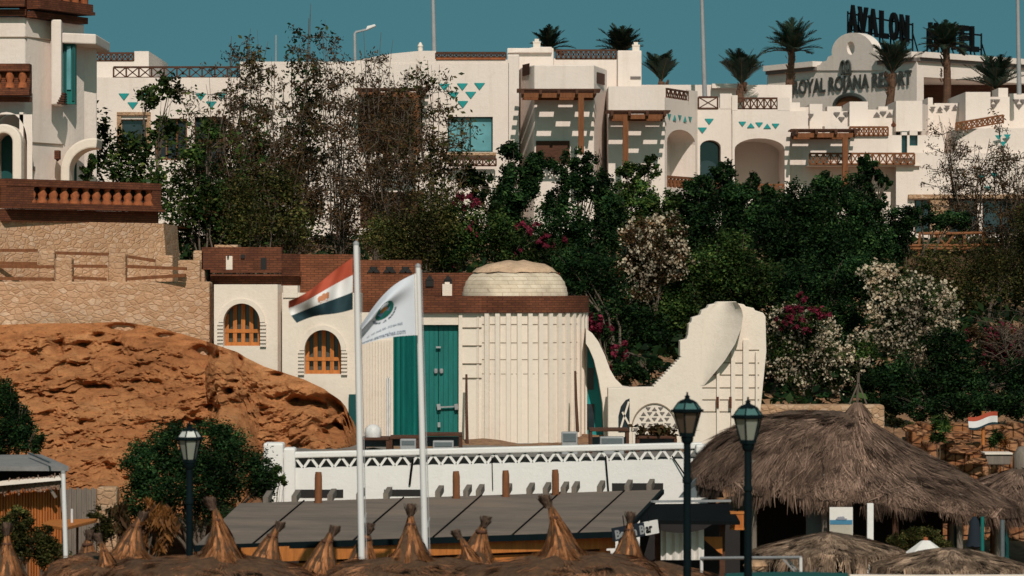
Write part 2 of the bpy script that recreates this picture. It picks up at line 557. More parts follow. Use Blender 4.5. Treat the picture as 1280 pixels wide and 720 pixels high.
cd = bpy.data.cameras.new('Camera'); cd.sensor_width = 36; cd.lens = 36 * F / 1280
cd.clip_start = 1; cd.clip_end = 20000
cd.dof.use_dof = True; cd.dof.focus_distance = 105; cd.dof.aperture_fstop = 2.3
co = bpy.data.objects.new('Camera', cd); col.objects.link(co)
co.location = (0, 0, EYE); co.rotation_euler = (R(90), 0, 0)
sc.camera = co
sc.cycles.filter_width = 1.5
sc.view_settings.view_transform = 'Standard'; sc.view_settings.look = 'None'; sc.view_settings.exposure = 0

# ------------------------------------------------------------------ ground
def groundmat():
    m, nt, b = nodes('sandy_ground')
    v = objco(nt)
    n1 = noise_tex(nt, v, .5, 8, .7); n2 = noise_tex(nt, v, 4, 8, .7)
    cc = mix(nt, ramp(nt, n1, [(.3, 0.), (.7, 1.)]), (.2, .1, .05), (.34, .19, .1))
    cc = mix(nt, 1., cc, ramp(nt, n2, [(.3, .5), (.7, 1.2)]), 'MULTIPLY')
    L(nt, cc, b.inputs['Base Color']); b.inputs['Roughness'].default_value = .95
    bump(nt, b, n2, .6, .1)
    return m
xs = [-4000, -1500, -600, -250, -120, -70, -45] + list(np.arange(-34, 34.1, .4)) + [45, 70, 120, 250, 600, 1500, 4000]
ys = [-3000, -1000, -300, -100, -30, 0, 20, 40, 50, 55, 60.4] + list(np.arange(60.6, 82, .4)) + list(np.arange(82.5, 142, .75)) + [160, 200, 300, 600, 1500, 4000, 9000]
mb = MB()
for y in ys:
    for x in xs:
        z = hz(x, y)
        if 82 < y < 139 and abs(x) < 40: z += .25 * noise.fractal(Vector((x * .5, y * .5, 0)), 1, 2, 4)
        mb.v.append((x, y, z))
nx = len(xs)
for j in range(len(ys) - 1):
    for i in range(nx - 1):
        a = j * nx + i
        mb.f.append((a, a + 1, a + 1 + nx, a + nx))
tag(mb.build('ground', groundmat(), smooth=60), kind='structure')

# ------------------------------------------------------------------ rock
def rockmat():
    m, nt, b = nodes('orange_rock')
    tc = nt.nodes.new('ShaderNodeTexCoord')
    mp = nt.nodes.new('ShaderNodeMapping'); mp.inputs['Rotation'].default_value = (0, R(26), 0); mp.inputs['Scale'].default_value = (.7, 1, 2.4)
    L(nt, tc.outputs['Object'], mp.inputs[0]); v = mp.outputs[0]
    n1 = noise_tex(nt, v, .55, 9, .68, .8)
    n2 = noise_tex(nt, v, 2.6, 9, .75, .5)
    n3 = noise_tex(nt, tc.outputs['Object'], 9, 6, .8)
    cc = ramp(nt, n1, [(.25, (.28, .105, .04)), (.42, (.46, .18, .07)), (.58, (.57, .245, .1)), (.78, (.64, .35, .185))])
    cc = mix(nt, 1., cc, ramp(nt, n2, [(.3, .4), (.45, .9), (.7, 1.18)]), 'MULTIPLY')
    cc = mix(nt, ramp(nt, n3, [(.52, 0.), (.75, .75)]), cc, (.12, .06, .035))
    L(nt, cc, b.inputs['Base Color']); b.inputs['Roughness'].default_value = .95; b.inputs['Specular IOR Level'].default_value = .1
    bump(nt, b, mix(nt, .35, n2, n3), 1., .16)
    return m
top = [(-200, 400), (0, 406), (60, 404), (110, 404), (150, 402), (190, 408), (230, 418), (262, 428), (290, 438), (330, 458), (380, 474), (405, 486), (425, 502), (442, 528), (452, 556), (462, 600)]
def ytop(px):
    for (a, va), (b, vb) in zip(top, top[1:]):
        if px <= b: return va + (vb - va) * (px - a) / (b - a)
    return top[-1][1]
cav = [(40, 447, 10, 7, .9), (70, 430, 9, 10, .9), (101, 433, 9, 5, .8), (150, 410, 14, 3.5, .7), (122, 420, 8, 4, .6), (142, 431, 7, 3, .6), (90, 457, 18, 5, .5),
       (250, 441, 13, 7, 1.1), (278, 447, 14, 6, .9), (296, 455, 6, 14, 1.2), (290, 478, 6, 9, .9), (280, 492, 8, 7, 1.), (222, 449, 8, 4, .7), (205, 420, 12, 3, .5), (170, 455, 5, 5, .5),
       (110, 482, 14, 4, .6), (135, 486, 10, 4, .5), (195, 478, 16, 4, .4), (385, 505, 20, 8, 1.), (412, 512, 18, 12, 1.3), (408, 536, 22, 10, 1.2), (425, 530, 10, 20, 1.2), (370, 500, 12, 5, .7),
       (240, 530, 26, 12, 1.), (255, 545, 30, 10, .9), (45, 500, 6, 10, .7), (65, 490, 12, 4, .5), (300, 505, 12, 8, .8), (320, 520, 16, 7, .7), (262, 512, 10, 6, .6), (345, 470, 8, 4, .5), (100, 530, 16, 5, .5)]
mb = MB()
NI, NJ = 460, 210
for j in range(NJ + 1):
    t = j / NJ
    for i in range(NI + 1):
        px = -160 + 622 * i / NI
        y0 = ytop(px); py = y0 + (660 - y0) * t
        kk = min(1, max(0, (px - 295) / 30)); k2 = min(1, max(0, (px - 258) / 14)); Y = 89.4 - 2.0 * k2 - .8 * min(1, max(0, (px - 350) / 40)) - (12.5 - 7. * kk) * (t ** 1.15)
        if px > 420: Y += ((px - 420) / 42) ** 2.2 * 4
        p = P(px, py, Y)
        q = Vector((p.x * .62 + p.z * .3, p.y * .4, p.z * 1.2 - p.x * .45))
        d = noise.fractal(q * .7, 1, 2.1, 5) * .75
        d += (1 - abs(noise.fractal(q * 1.5 + Vector((7, 3, 1)), 1, 2.2, 5))) * .42 - .3
        d += (1 - abs(noise.fractal(q * 3.6, 1, 2.2, 4)) * 1.6) * .2 - .1
        d += noise.fractal(Vector((p.x, p.y, p.z * 1.6)) * 4.2, 1, 2, 5) * .13
        wv = noise.fractal(q * .9, 1, 2, 3) * .55
        for fq, am in ((.55, .24), (1.9, .08)):
            u_ = (p.z * fq - p.x * .6 * fq + wv * fq * 2.4) % 1.
            d += am * (1 - u_ ** 2.2 - .5) * (.45 + .55 * noise.noise(q * .8 + Vector((fq * 9, 0, 0))))
        d *= min(1, .12 + t * 7)
        for cx, cy, rx, ry, dep in cav:
            e = ((px - cx) / rx) ** 2 + ((py - cy) / ry) ** 2
            if e < 5: d -= dep * 1.25 * math.exp(-e) * (.75 + .6 * noise.noise(p * 3))
        p.y -= d
        p.z += .12 * noise.noise(p * 1.7) * min(1, t * 8)
        mb.v.append(tuple(p))
for j in range(NJ):
    for i in range(NI):
        a = j * (NI + 1) + i
        mb.f.append((a, a + 1, a + NI + 2, a + NI + 1))
tag(mb.build('rock_slope', rockmat(), smooth=50), kind='structure')

# ------------------------------------------------------------------ white house on the left edge
Yw = 100
wh = thing('white_house', 'white corner house with brown brick parapets above the stone terrace', 'house', (X(30, Yw), Yw + 3, 8))
k = .025
zt, zb = Z(22, Yw), Z(275, Yw)
mb = MB()
c = [(X(-190, Yw), Yw - .3), (X(33, Yw), Yw - .3), (X(105, Yw + 2.6), Yw + 2.6), (X(104, Yw + 12), Yw + 12), (X(-190, Yw), Yw + 12)]
mb.prism(c, zb, zt)
# thin string course and the pier beside the tall window
mb.build('wall', M['hotel'], wh, bevel=.04)
mb = MB(); mb.pbox(-190, 33.5, 45.7, 47, Yw - .34, .1)
mb.prism([(X(33, Yw), Yw - .345), (X(64, Yw + 1.05), Yw + .8), (X(64, Yw + 1.05), Yw + 1.2), (X(33, Yw), Yw)], Z(47.5, Yw), Z(46.3, Yw))
mb.prism([(X(40, Yw), Yw - .06), (X(80, Yw + 1.7), Yw + 1.45), (X(80, Yw + 1.7), Yw + 1.8), (X(40, Yw), Yw + .2)], Z(178.6, Yw), Z(177.4, Yw))
mb.build('string_course', M['grout'], wh)
mb = MB()
mb.prism([(X(64, Yw + .4), Yw + .35), (X(77, Yw + .4), Yw + .35), (X(77, Yw + 2), Yw + 3), (X(64, Yw + 1), Yw + 3)], Z(130, Yw), zt - .03)
mb.prism([(X(77.2, Yw + .9), Yw + .9), (X(117, Yw + .9), Yw + 1.5), (X(117, Yw + .9), Yw + 5), (X(77.2, Yw + .9), Yw + 5)], Z(54, Yw + 1), Z(41, Yw + 1))
mb.prism([(X(94, Yw + 2.6), Yw + 2.7), (X(118, Yw + 2.6), Yw + 3.2), (X(117.5, Yw + 12), Yw + 12), (X(94, Yw + 12), Yw + 12)], Z(262, Yw + 2), Z(46, Yw + 2))
mb.build('pier', M['hotel'], wh, bevel=.04)
win = MB().pbox(78, 94, 50, 130, Yw + 1.3, .3).build('window', M['teal'], wh)
MB().pbox(83.5, 88.5, 58, 112, Yw + 1.24, .05).build('pane', M['glassblue'], win)
MB().pbox(79.5, 82, 56, 126, Yw + 1.25, .05).pbox(90, 93, 56, 126, Yw + 1.25, .05).build('shutter', M['tealdark'], win)
mb = MB()
for s in range(5): mb.box(X(70 + s * 1.3, Yw), X(79, Yw), Yw + .15 + s * .05, Yw + .9, Z(129 - s * 3, Yw), Z(127 - s * 3, Yw))
mb.build('stepped_corbel', M['darkwood'], wh)
# brick cornice at the top, and the balcony parapet
def brick_parapet(x0, x1, yt, yb, Y, slope=None, n=6, posts=True):
    pa = MB()
    Y2 = Y + (slope or 0)
    a = Vector((X(x0, Y), Y, 0)); b = Vector((X(x1, Y2), Y2, 0))
    d = (b - a).normalized(); nn = Vector((d.y, -d.x, 0))
    z0, z1 = Z(yb, Y), Z(yt, Y); h = z1 - z0
    def strip(za, zc, out, m=pa, e=.0):
        p = [a - d * e + nn * out, b + d * e + nn * out, b + d * e - nn * .3, a - d * e - nn * .3]
        m.prism([(v.x, v.y) for v in p], za, zc)
    return pa, a, b, d, nn, z0, h, strip
pa, a, b, d, nn, z0, h, strip = brick_parapet(-190, 33.6, -60, 20, Yw - .33)
strip(z0, z0 + h * .10, .22); strip(z0 + h * .13, z0 + h * .18, .5); strip(z0 + h * .18, z0 + h * .3, .42); strip(z0 + h * .3, z0 + h * .95, .18); strip(z0 + h * .95, z0 + h, .4)
top = pa.build('brick_cornice', M['brick'], wh)
pa, a, b, d, nn, z0, h, strip = brick_parapet(33.9, 103, -60, 22, Yw - .3, 2.6)
strip(z0, z0 + h * .10, .22); strip(z0 + h * .13, z0 + h * .18, .5); strip(z0 + h * .18, z0 + h * .3, .42); strip(z0 + h * .3, z0 + h * .95, .18); strip(z0 + h * .95, z0 + h, .4)
pa.build('brick_cornice', M['brick'], wh)
for i in range(6):
    p = a.lerp(b, (i + .6) / 6) + nn * .21
    MB().lathe((p.x, p.y, z0 + h * .3), [(.0, 0), (.13, 0), (.13, .3), (.17, .4), (.07, .8), (.1, 1), (.0, 1)], 8).build('baluster', M['terracotta'], wh, smooth=50)
pa, a, b, d, nn, z0, h, strip = brick_parapet(-190, 38, 80, 127, Yw - 1.2)
strip(z0, z0 + h * .14, .0); strip(z0 + h * .16, z0 + h * .3, .3); strip(z0 + h * .3, z0 + h * .36, .2); strip(z0 + h * .36, z0 + h * .8, -.12); strip(z0 + h * .8, z0 + h, .22)
strip(z0 + h * .36, z0 + h * .8, .0)
pa.build('balcony_parapet', M['brick'], wh)
for i in range(14):
    p = a.lerp(b, (i + .72) / 14.3) + nn * .08
    MB().lathe((p.x, p.y, z0 + h * .36), [(0, 0), (.16, 0), (.13, .12), (.09, .2), (.14, .34), (.08, .52), (0, .52)], 8).build('baluster', M['terracotta'], wh, smooth=50)
# ground floor arches
mb = MB()
q = arch_wall(mb, (X(-120, Yw - 1.5), Yw - 1.5), (1, 0), (X(38, Yw) - X(-120, Yw)) , Z(262, Yw - 1.5), Z(143, Yw - 1.5), [(X(-19.5, Yw) - X(-120, Yw), X(31.5, Yw) - X(-120, Yw), Z(262, Yw), Z(180, Yw), .92)], 1.1)
mb.prism([(X(33.5, Yw), Yw - 1.5), (X(38.3, Yw), Yw - 1.5), (X(38.3, Yw), Yw - .3), (X(33.5, Yw), Yw - .3)], Z(262, Yw), Z(143.5, Yw))
mb.build('porch', M['hotel'], wh)
mb = MB()
ang = [math.pi * i / 18 for i in range(19)]
def ring(cx, cy, ro, ri, y0, y1, zb, sx=1.):
    out = [(cx - ro * sx * math.cos(t), cy + ro * math.sin(t)) for t in ang]; inn = [(cx - ri * sx * math.cos(t), cy + ri * math.sin(t)) for t in ang]
    return [(out[0][0], zb)] + out + [(out[-1][0], zb), (inn[-1][0], zb)] + inn[::-1] + [(inn[0][0], zb)]
mb.slab(ring(X(17, Yw), Z(181, Yw), .55, .27, 0, 0, Z(264, Yw)), Yw - 2.0, Yw - .6)
mb.build('arch', M['cream'], wh, bevel=.05)
mb = MB(); a2 = [math.radians(98) * i / 14 for i in range(15)]; cx_, cz_ = X(113, Yw), Z(212, Yw)
mb.slab([(cx_ - 1.02, Z(262, Yw))] + [(cx_ - 1.02 * math.cos(t), cz_ + 1.02 * math.sin(t)) for t in a2] + [(cx_ - .74 * math.cos(t), cz_ + .7 * math.sin(t)) for t in a2[::-1]] + [(cx_ - .74, Z(262, Yw))], Yw + .6, Yw + 1.9)
mb.build('arch', M['cream'], wh, bevel=.05)
for cx, r_, zy, Yd in ((17, .31, 181, Yw - .7), (90, .7, 207, Yw + 1.8)):
    mb = MB()
    arch_face(mb, lambda u, z, kk: Vector((X(cx, Yw) + u, Yd, z)), -r_, r_, Z(264, Yw), Z(zy, Yw), r_, 0)
    if cx > 50: mb = MB().pbox(85.5, 95.5, 190, 264, Yw + 1.7, .1)
    mb.build('door', M['tealdark'], wh)
mb = MB(); mb.box(X(65, Yw), X(71, Yw), Yw + .5, Yw + .9, Z(198, Yw), Z(187, Yw)); mb.lathe((X(68, Yw), Yw + .7, Z(200, Yw)), [(0, -.02), (.07, .04), (.09, .1)], 6)
mb.build('wall_lamp', M['brick'], wh)
MB().slab([(X(33, Yw), Z(208, Yw)), (X(43, Yw), Z(208, Yw)), (X(43, Yw), Z(213, Yw)), (X(38, Yw), Z(213, Yw))], Yw - .2, Yw + .4).build('bracket', M['greytile'], wh)

# ------------------------------------------------------------------ stone terrace walls
zc = Z(222, 92)
st = thing('terrace_balustrade', 'brown brick balustrade with a row of orange balusters below the white arches', 'balustrade', (X(100, 95), 96, 9))
pa, a, b, d, nn, z0, h, strip = brick_parapet(7, 199.5, 223, 262, 92, 4.5)
z0 = Z(265, 92); h = Z(223, 92) - z0
strip(z0 - .25, z0 + h * .1, -.05); strip(z0 + h * .11, z0 + h * .19, .24); strip(z0 + h * .19, z0 + h * .3, .1); strip(z0 + h * .3, z0 + h * .78, -.22); strip(z0 + h * .78, z0 + h, .08)
for e in (0, 1):
    p0 = a if e == 0 else b - d * .35; p1 = a + d * 1.0 if e == 0 else b
    pa.prism([((p0 + nn * .06).x, (p0 + nn * .06).y), ((p1 + nn * .06).x, (p1 + nn * .06).y), ((p1 - nn * .3).x, (p1 - nn * .3).y), ((p0 - nn * .3).x, (p0 - nn * .3).y)], z0 + h * .3, z0 + h * .78)
pa.build('brick_rail', M['brick'], st)
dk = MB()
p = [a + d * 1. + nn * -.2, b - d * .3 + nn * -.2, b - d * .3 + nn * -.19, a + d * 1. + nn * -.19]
dk.prism([(v.x, v.y) for v in p], z0 + h * .31, z0 + h * .77); dk.build('gap_shade_sheet', M['darkgap'], st)  # near-black sheet stands for the shade between the balusters
for i in range(12):
    p = a.lerp(b, .17 + .8 * i / 11.5) + nn * -.08
    s = h * .48
    MB().lathe((p.x, p.y, z0 + h * .3), [(0, 0), (.17, 0), (.17, s * .1), (.11, s * .3), (.15, s * .55), (.08, s * .8), (.12, s), (0, s)], 8).build('baluster', M['terracotta'], st, smooth=50)
us = MB()
ax, ay = a.x - 5, a.y - 4.4
us.slab([(0, 0), (0, 0), (0, 0)], 0, 0) if False else None
pts_t = [(X(-160, 90), 89.9), (a.x - .4, a.y - .05), (b.x + .12, b.y - .05)]
pts_b = [(X(-160, 90), 89.3), (a.x - .4, a.y - .6), (b.x + .55, b.y - .75)]
zlo = 4.5
for i in range(2):
    p, q_, r_, s_ = pts_t[i], pts_t[i + 1], pts_b[i + 1], pts_b[i]
    us.face((s_[0], s_[1], zlo), (r_[0], r_[1], zlo), (q_[0], q_[1], z0 - .24), (p[0], p[1], z0 - .24))
us.face((pts_b[2][0], pts_b[2][1], zlo), (pts_b[2][0], pts_b[2][1] + 4, zlo), (pts_t[2][0], pts_t[2][1] + 4, z0 - .24), (pts_t[2][0], pts_t[2][1], z0 - .24))
us.face((pts_t[0][0], pts_t[0][1], z0 - .24), (pts_t[1][0], pts_t[1][1], z0 - .24), (pts_t[2][0], pts_t[2][1], z0 - .24), (pts_t[2][0], 108, z0 - .24), (pts_t[0][0], 108, z0 - .24))
o = us.build('stone_wall', M['stone'])
tag(o, 'tall sloping sandstone wall under the brown brick balustrade', 'wall')
lw = thing('stone_wall', 'broad sandstone block wall with stub pillars above the orange rock', 'wall', (X(100, 90), 90.5, 3))
mb = MB(); mb.pbox(-200, 262, 352, 460, 89.6, 1.2); mb.box(X(-200, 90), X(262, 90), 90.85, 97, Z(400, 90), Z(353, 90))
mb.build('wall', M['stone'], lw, bevel=.05)
for x0, x1, yt, Yp in ((48, 68, 313, 91.2), (68.5, 90, 322, 89.65), (135, 157, 317, 89.65), (194, 216, 319, 91.2), (222, 250, 325, 89.65), (241, 256, 313, 90.6), (-30, -8, 322, 89.65)):
    MB().pbox(x0, x1, yt, 356, Yp, .45).build('pillar', M['stone'], lw, bevel=.06)
for x0, x1, ya, yb2, Yp in ((-60, 47, 313, 313, 91.4), (-60, 46, 328, 329.5, 91.4), (68, 136, 316, 318, 91.4), (155, 194, 320, 326, 91.4),
                            (-8, 67, 333, 333.5, 89.8), (-8, 67, 348, 349, 89.8), (90, 134, 332.5, 333, 89.8), (90, 133, 347, 349, 89.8), (158, 233, 333, 336, 89.8), (157, 232, 349, 344, 89.8)):
    MB().bar(P(x0, ya, Yp), P(x1, yb2, Yp - .5 * (x1 < 240 and x1 > 230)), .09, .09).build('rail', M['wood'], lw)

# ------------------------------------------------------------------ brown brick parapets behind the beach house
bp = thing('brick_parapet', 'long brown brick roof parapet with slit openings behind the arched windows', 'parapet', (X(400, 91), 91.5, 3))
mb = MB()
mb.pbox(252, 352, 309, 337, 90.6, .6); mb.pbox(263, 352, 337, 339, 90.4, .8); mb.pbox(263, 352, 339, 341, 90.2, 1.); mb.pbox(263, 352, 342.5, 345, 90.2, 1.); mb.pbox(263, 352, 345, 358, 90.5, .7)
mb.prism([(X(352.1, 90.6), 90.6), (X(375, 91.6), 91.6), (X(375, 91.6), 92.2), (X(352.1, 90.6), 91.2)], Z(358, 90.6), Z(317, 90.6))
mb.prism([(X(352.1, 90.4), 90.3), (X(377, 91.6), 91.35), (X(377, 91.6), 91.55), (X(352.1, 90.6), 90.5)], Z(345, 90.6), Z(339, 90.6))
mb.build('brickwork', M['brick'], bp)
mb = MB(); mb.pbox(372, 450, 318, 400, 91.7, .5); mb.pbox(450, 527, 325, 400, 91.6, .6)
mb.build('brickwork', M['brickred'], bp)
mb = MB(); mb.pbox(527, 700, 341, 400, 91.2, .6); mb.build('brickwork', M['brick'], bp)
mb = MB(); mb.pbox(282.5, 290.5, 320, 343, 90.55, .05); mb.build('light_slit', M['cream'], bp)
mb = MB()
for x0, x1, y0_, y1_, Yv in ((326, 333, 322, 337, 90.55), (284, 286, 319, 323, 90.5), (301, 306, 318, 323, 90.55), (437, 442, 331, 335, 91.55)):
    MB().pbox(x0, x1, y0_, y1_, Yv, .05).build('opening', M['darkgap'], bp)
for cx in (467, 487, 507):
    for dx in (-3.4, 3.4): tri(mb, P(cx + dx, 337.5, 91.59), (1, 0), .2, False)
    tri(mb, P(cx, 336.5, 91.58), (1, 0), .2, True)
    mb.build('opening', M['darkgap'], bp); mb = MB()
for cx in (537, 560):
    mb.pbox(cx - 5, cx + 5, 350, 358, 91.15, .05); tri(mb, P(cx, 347, 91.18), (1, 0), .22, False)
    mb.build('opening', M['darkgap'], bp); mb = MB()
for x0, x1, y0_, y1_ in ((241, 256, 304, 312), (265, 296, 304.5, 308.5)):
    pass
mb = MB(); mb.pbox(553, 565, 355, 372, 90.9, .25); mb.pbox(556, 562, 352.5, 355, 90.95, .15); mb.build('white_box', M['cream'], bp)
mb = MB(); mb.pbox(268, 297, 306, 308.9, 90.9, 1.2); mb.build('coping', M['stone'], bp)

# ------------------------------------------------------------------ domed beach house
Yh = 88.
dh = thing('domed_house', 'cream beach house with ribbed round tower, low dome and arched orange windows', 'house', (X(560, Yh), Yh + 3, 3.2))
def wx(px): return X(px, Yh)
def wz(py): return Z(py, Yh)
mb = MB()
ops = [(wx(277) - wx(265), wx(323) - wx(265), wz(433), wz(403), .52)]
q1 = arch_wall(mb, (wx(265), Yh + .6), (1, 0), wx(345) - wx(265), wz(560), wz(355.5), ops, .55)
mb.prism([(wx(345), Yh + .6), (wx(357), Yh + 1.5), (wx(357), Yh + 4), (wx(265), Yh + 4), (wx(265), Yh + 1.9), (wx(345), Yh + 1.9)], wz(560), wz(357))
ops2 = [(wx(380) - wx(352), wx(426) - wx(352), wz(468), wz(438), .56)]
q2 = arch_wall(mb, (wx(352), Yh + .2), (1, 0), wx(446) - wx(352), wz(560), wz(366), ops2, .55)
mb.face((wx(352), Yh + .2, wz(560)), (wx(352), Yh + 1.2, wz(560)), (wx(352), Yh + 1.2, wz(366)), (wx(352), Yh + .2, wz(366)))
mb.prism([(wx(352), Yh + 1.4), (wx(446), Yh + 1.4), (wx(446), Yh + 4), (wx(352), Yh + 4)], wz(560), wz(366.5))
mb.face((wx(352), Yh + .2, wz(366)), (wx(446), Yh + .2, wz(366)), (wx(446), Yh + 1.5, wz(366)), (wx(352), Yh + 1.5, wz(366)))
mb.face((wx(265), Yh + .6, wz(355.5)), (wx(345), Yh + .6, wz(355.5)), (wx(345), Yh + 2, wz(355.5)), (wx(265), Yh + 2, wz(355.5)))
mb.face((wx(345), Yh + .6, wz(560)), (wx(345), Yh + 2, wz(560)), (wx(345), Yh + 2, wz(355.5)), (wx(345), Yh + .6, wz(355.5)))
mb.face((wx(265), Yh + .6, wz(560)), (wx(265), Yh + 2, wz(560)), (wx(265), Yh + 2, wz(355.5)), (wx(265), Yh + .6, wz(355.5)))
mb.pbox(354, 372, 357, 372, Yh + .15, 1.)
mb.build('wall', M['cream'], dh)
# raised surrounds with brick teeth
for (x0, x1, yb_, ys_, r_, Yf) in ((277, 323, 433, 403, .52, Yh + .6), (380, 426, 468, 438, .56, Yh + .2)):
    mb = MB(); c_ = (wx(x0) + wx(x1)) / 2; hw = (wx(x1) - wx(x0)) / 2
    rin = [(c_ - hw * math.cos(t), wz(ys_) + r_ * math.sin(t)) for t in ang]
    rout = [(c_ - (hw + .14) * math.cos(t), wz(ys_) + (r_ + .13) * math.sin(t)) for t in ang]
    mb.slab(rout + rin[::-1], Yf - .07, Yf + .01)
    sur = mb.build('arch_surround', M['cream'], dh, smooth=40)
    mb = MB()
    for sg in (-1, 1):
        mb = MB()
        for s in range(7):
            z_ = wz(ys_) - .02 - s * .1; xa = sorted((c_ + sg * (hw + .005), c_ + sg * (hw + .17)))
            mb.box(xa[0], xa[1], Yf - .06 - .004 * s, Yf + .05, z_ - .06, z_)
        mb.build('brick_teeth', M['plaster'], sur)
    def qq(u, z, kk, c_=c_, Yf=Yf): return Vector((c_ + u, Yf + .54 + kk, z))
    mb = MB(); arch_face(mb, qq, -hw, hw, wz(yb_), wz(ys_), r_, .06)
    wn = mb.build('window', M['glassgrey'], dh)
    fr = MB(); zb_ = wz(yb_); zt_ = wz(ys_)
    for s in range(5):
        u = -hw + .05 + (2 * hw - .1) * s / 4
        hh = zt_ + r_ * math.sqrt(max(0, 1 - (u / hw) ** 2)) - .0
        fr.box(c_ + u - .055, c_ + u + .055, Yf + .44, Yf + .52, zb_, hh)
    fr.box(c_ - hw, c_ + hw, Yf + .42, Yf + .51, zb_, zb_ + .1)
    fr.box(c_ - hw, c_ + hw, Yf + .42, Yf + .51, zb_ + .36, zb_ + .46)
    fr.build('frame', M['orangewood'], wn)
# middle body with pale fluted strips beside the doorway
mb = MB()
mb.pbox(446, 491.5, 391, 600, Yh + .1, 2); mb.pbox(491.5, 573, 391, 406, Yh + .1, 2); mb.pbox(573, 612, 391, 600, Yh + .1, 2); mb.pbox(491.5, 573, 406, 600, Yh + .75, 1.)
mb.build('wall', M['cream'], dh)
mb = MB()
for x in np.arange(448, 490, 3.6): mb.box(wx(x), wx(x + 2.1), Yh + .02, Yh + .12, wz(560), wz(425))
mb.pbox(573.4, 578, 391, 560, Yh + .03, .1)
mb.build('fluting', M['cream'], dh)
mb = MB()
for y in (409, 431.5, 454, 472): mb.pbox(575, 602, y, y + .9, Yh + .06, .1)
mb.build('joint', M['grout'], dh)
mb = MB()
mb.add([(wx(523 - 32 + 2 * i / 1.), Yh + .3 + .05 * math.sin(i * 2.2), wz(y)) for i in range(17) for y in (548, 406)], [(2 * i, 2 * i + 2, 2 * i + 3, 2 * i + 1) for i in range(16)])
mb.build('door_curtain', M['teal'], dh, smooth=60)
for x0, x1 in ((524.5, 547.6), (548.4, 572.5)):
    dr = MB().pbox(x0, x1, 406, 546, Yh + .3, .07).build('door', M['teal'], dh)
    mb = MB()
    for s in range(3): mb.pbox(x0 + 6 * (s + 1) - .2, x0 + 6 * (s + 1) + .3, 408, 545, Yh + .285, .012)
    mb.build('board_joint', M['tealdark'], dr)
    cx = 544.5 if x0 < 540 else 551.5
    mb = MB(); mb.lathe((wx(cx), Yh + .25, wz(464)), [(0, -.07), (.05, -.06), (.06, 0), (.05, .06), (0, .07)], 8)
    mb.build('handle', M['greymetal'], dr, smooth=50)
mb = MB(); mb.bar(P(550, 509, Yh + .2), P(571, 508, Yh + .2), .04); mb.bar(P(548, 505, Yh + .2), P(549, 512, Yh + .2), .1); mb.bar(P(570, 505, Yh + .2), P(571, 512, Yh + .2), .1)
mb.pbox(547, 550.5, 528, 534, Yh + .17, .08); mb.bar(P(545, 434, Yh + .2), P(551, 434, Yh + .2), .05)
mb.build('bolt', M['greymetal'], dh)
mb = MB(); mb.tube([P(484, 545, Yh), P(484, 474, Yh - .02), P(485, 471, Yh - .02), P(487, 474, Yh - .02), P(487, 545, Yh)], .03)
mb.build('drain_pipe', M['whitemetal'], dh)
MB().pbox(436, 446, 493, 560, Yh + .05, .2).build('side_door', M['tealdark'], dh)
# round ribbed tower
tc_ = (wx(640), Yh + 2.0); tr = 2.06
mb = MB(); mb.lathe((tc_[0], tc_[1], wz(600)), [(tr + .04, 0), (tr, wz(391) - wz(600))], 64, phase=.02)
tw = mb.build('tower', M['cream'], dh, smooth=50)
for i in range(21):
    th = R(-150 + 8.2 * i)
    dx, dy = math.cos(th), math.sin(th)
    m2 = MB(); a_ = Vector((tc_[0] + tr * dx, tc_[1] + tr * dy, wz(557))); b_ = Vector((a_.x, a_.y, wz(389)))
    wv = Vector((-dy, dx, 0)) * .075; ov = Vector((dx, dy, 0)) * .085
    ps = [a_ - wv - ov * .3, a_ + wv - ov * .3, a_ + wv * .8 + ov, a_ - wv * .8 + ov]
    m2.prism([(p.x, p.y) for p in ps], a_.z, b_.z)
    m2.build('rib', M['cream'], tw)
mb = MB()
for y in (406, 429, 450, 468): mb.lathe((tc_[0], tc_[1], wz(y)), [(tr - .05, 0), (tr + .015, 0), (tr + .015, .022), (tr - .05, .022)], 64)
mb.build('joint', M['grout'], tw)
mb = MB()
mb.lathe((tc_[0], tc_[1], wz(391)), [(tr - .1, 0), (tr + .11, 0), (tr + .11, wz(370) - wz(391)), (tr - .2, wz(370) - wz(391)), (0, wz(370) - wz(391))], 64)
mb.pbox(527, 602, 371, 391, Yh - .05, .6)
mb.build('cornice', M['brick'], dh, smooth=40)
dc = (wx(644), Yh + 2.1)
prof = [(66, 371), (66, 366), (65, 364), (64.5, 359), (63, 357), (62, 352), (60, 350), (57, 345), (53, 342), (48, 338), (30, 330), (12, 326.5), (0, 326)]
mb = MB(); mb.lathe((dc[0], dc[1], 0), [(r_ * .0225, wz(y)) for r_, y in prof[:10]], 48)
dm = mb.build('dome', M['domecream'], dh, smooth=40)
mb = MB(); mb.lathe((dc[0], dc[1], .02), [(r_ * .0225 + .03, wz(y)) for r_, y in [(52, 341), (50, 339.5), (46, 335.5), (36, 331), (22, 328), (10, 326), (0, 325.5)]], 48)
mb.v = [(x + .06 * noise.noise(Vector((x, y, z)) * 3), y + .06 * noise.noise(Vector((y, x, z)) * 3), z + .05 * noise.noise(Vector((x, y, z)) * 4)) for x, y, z in mb.v]
mb.build('dome_cap', M['domecap'], dm, smooth=50)
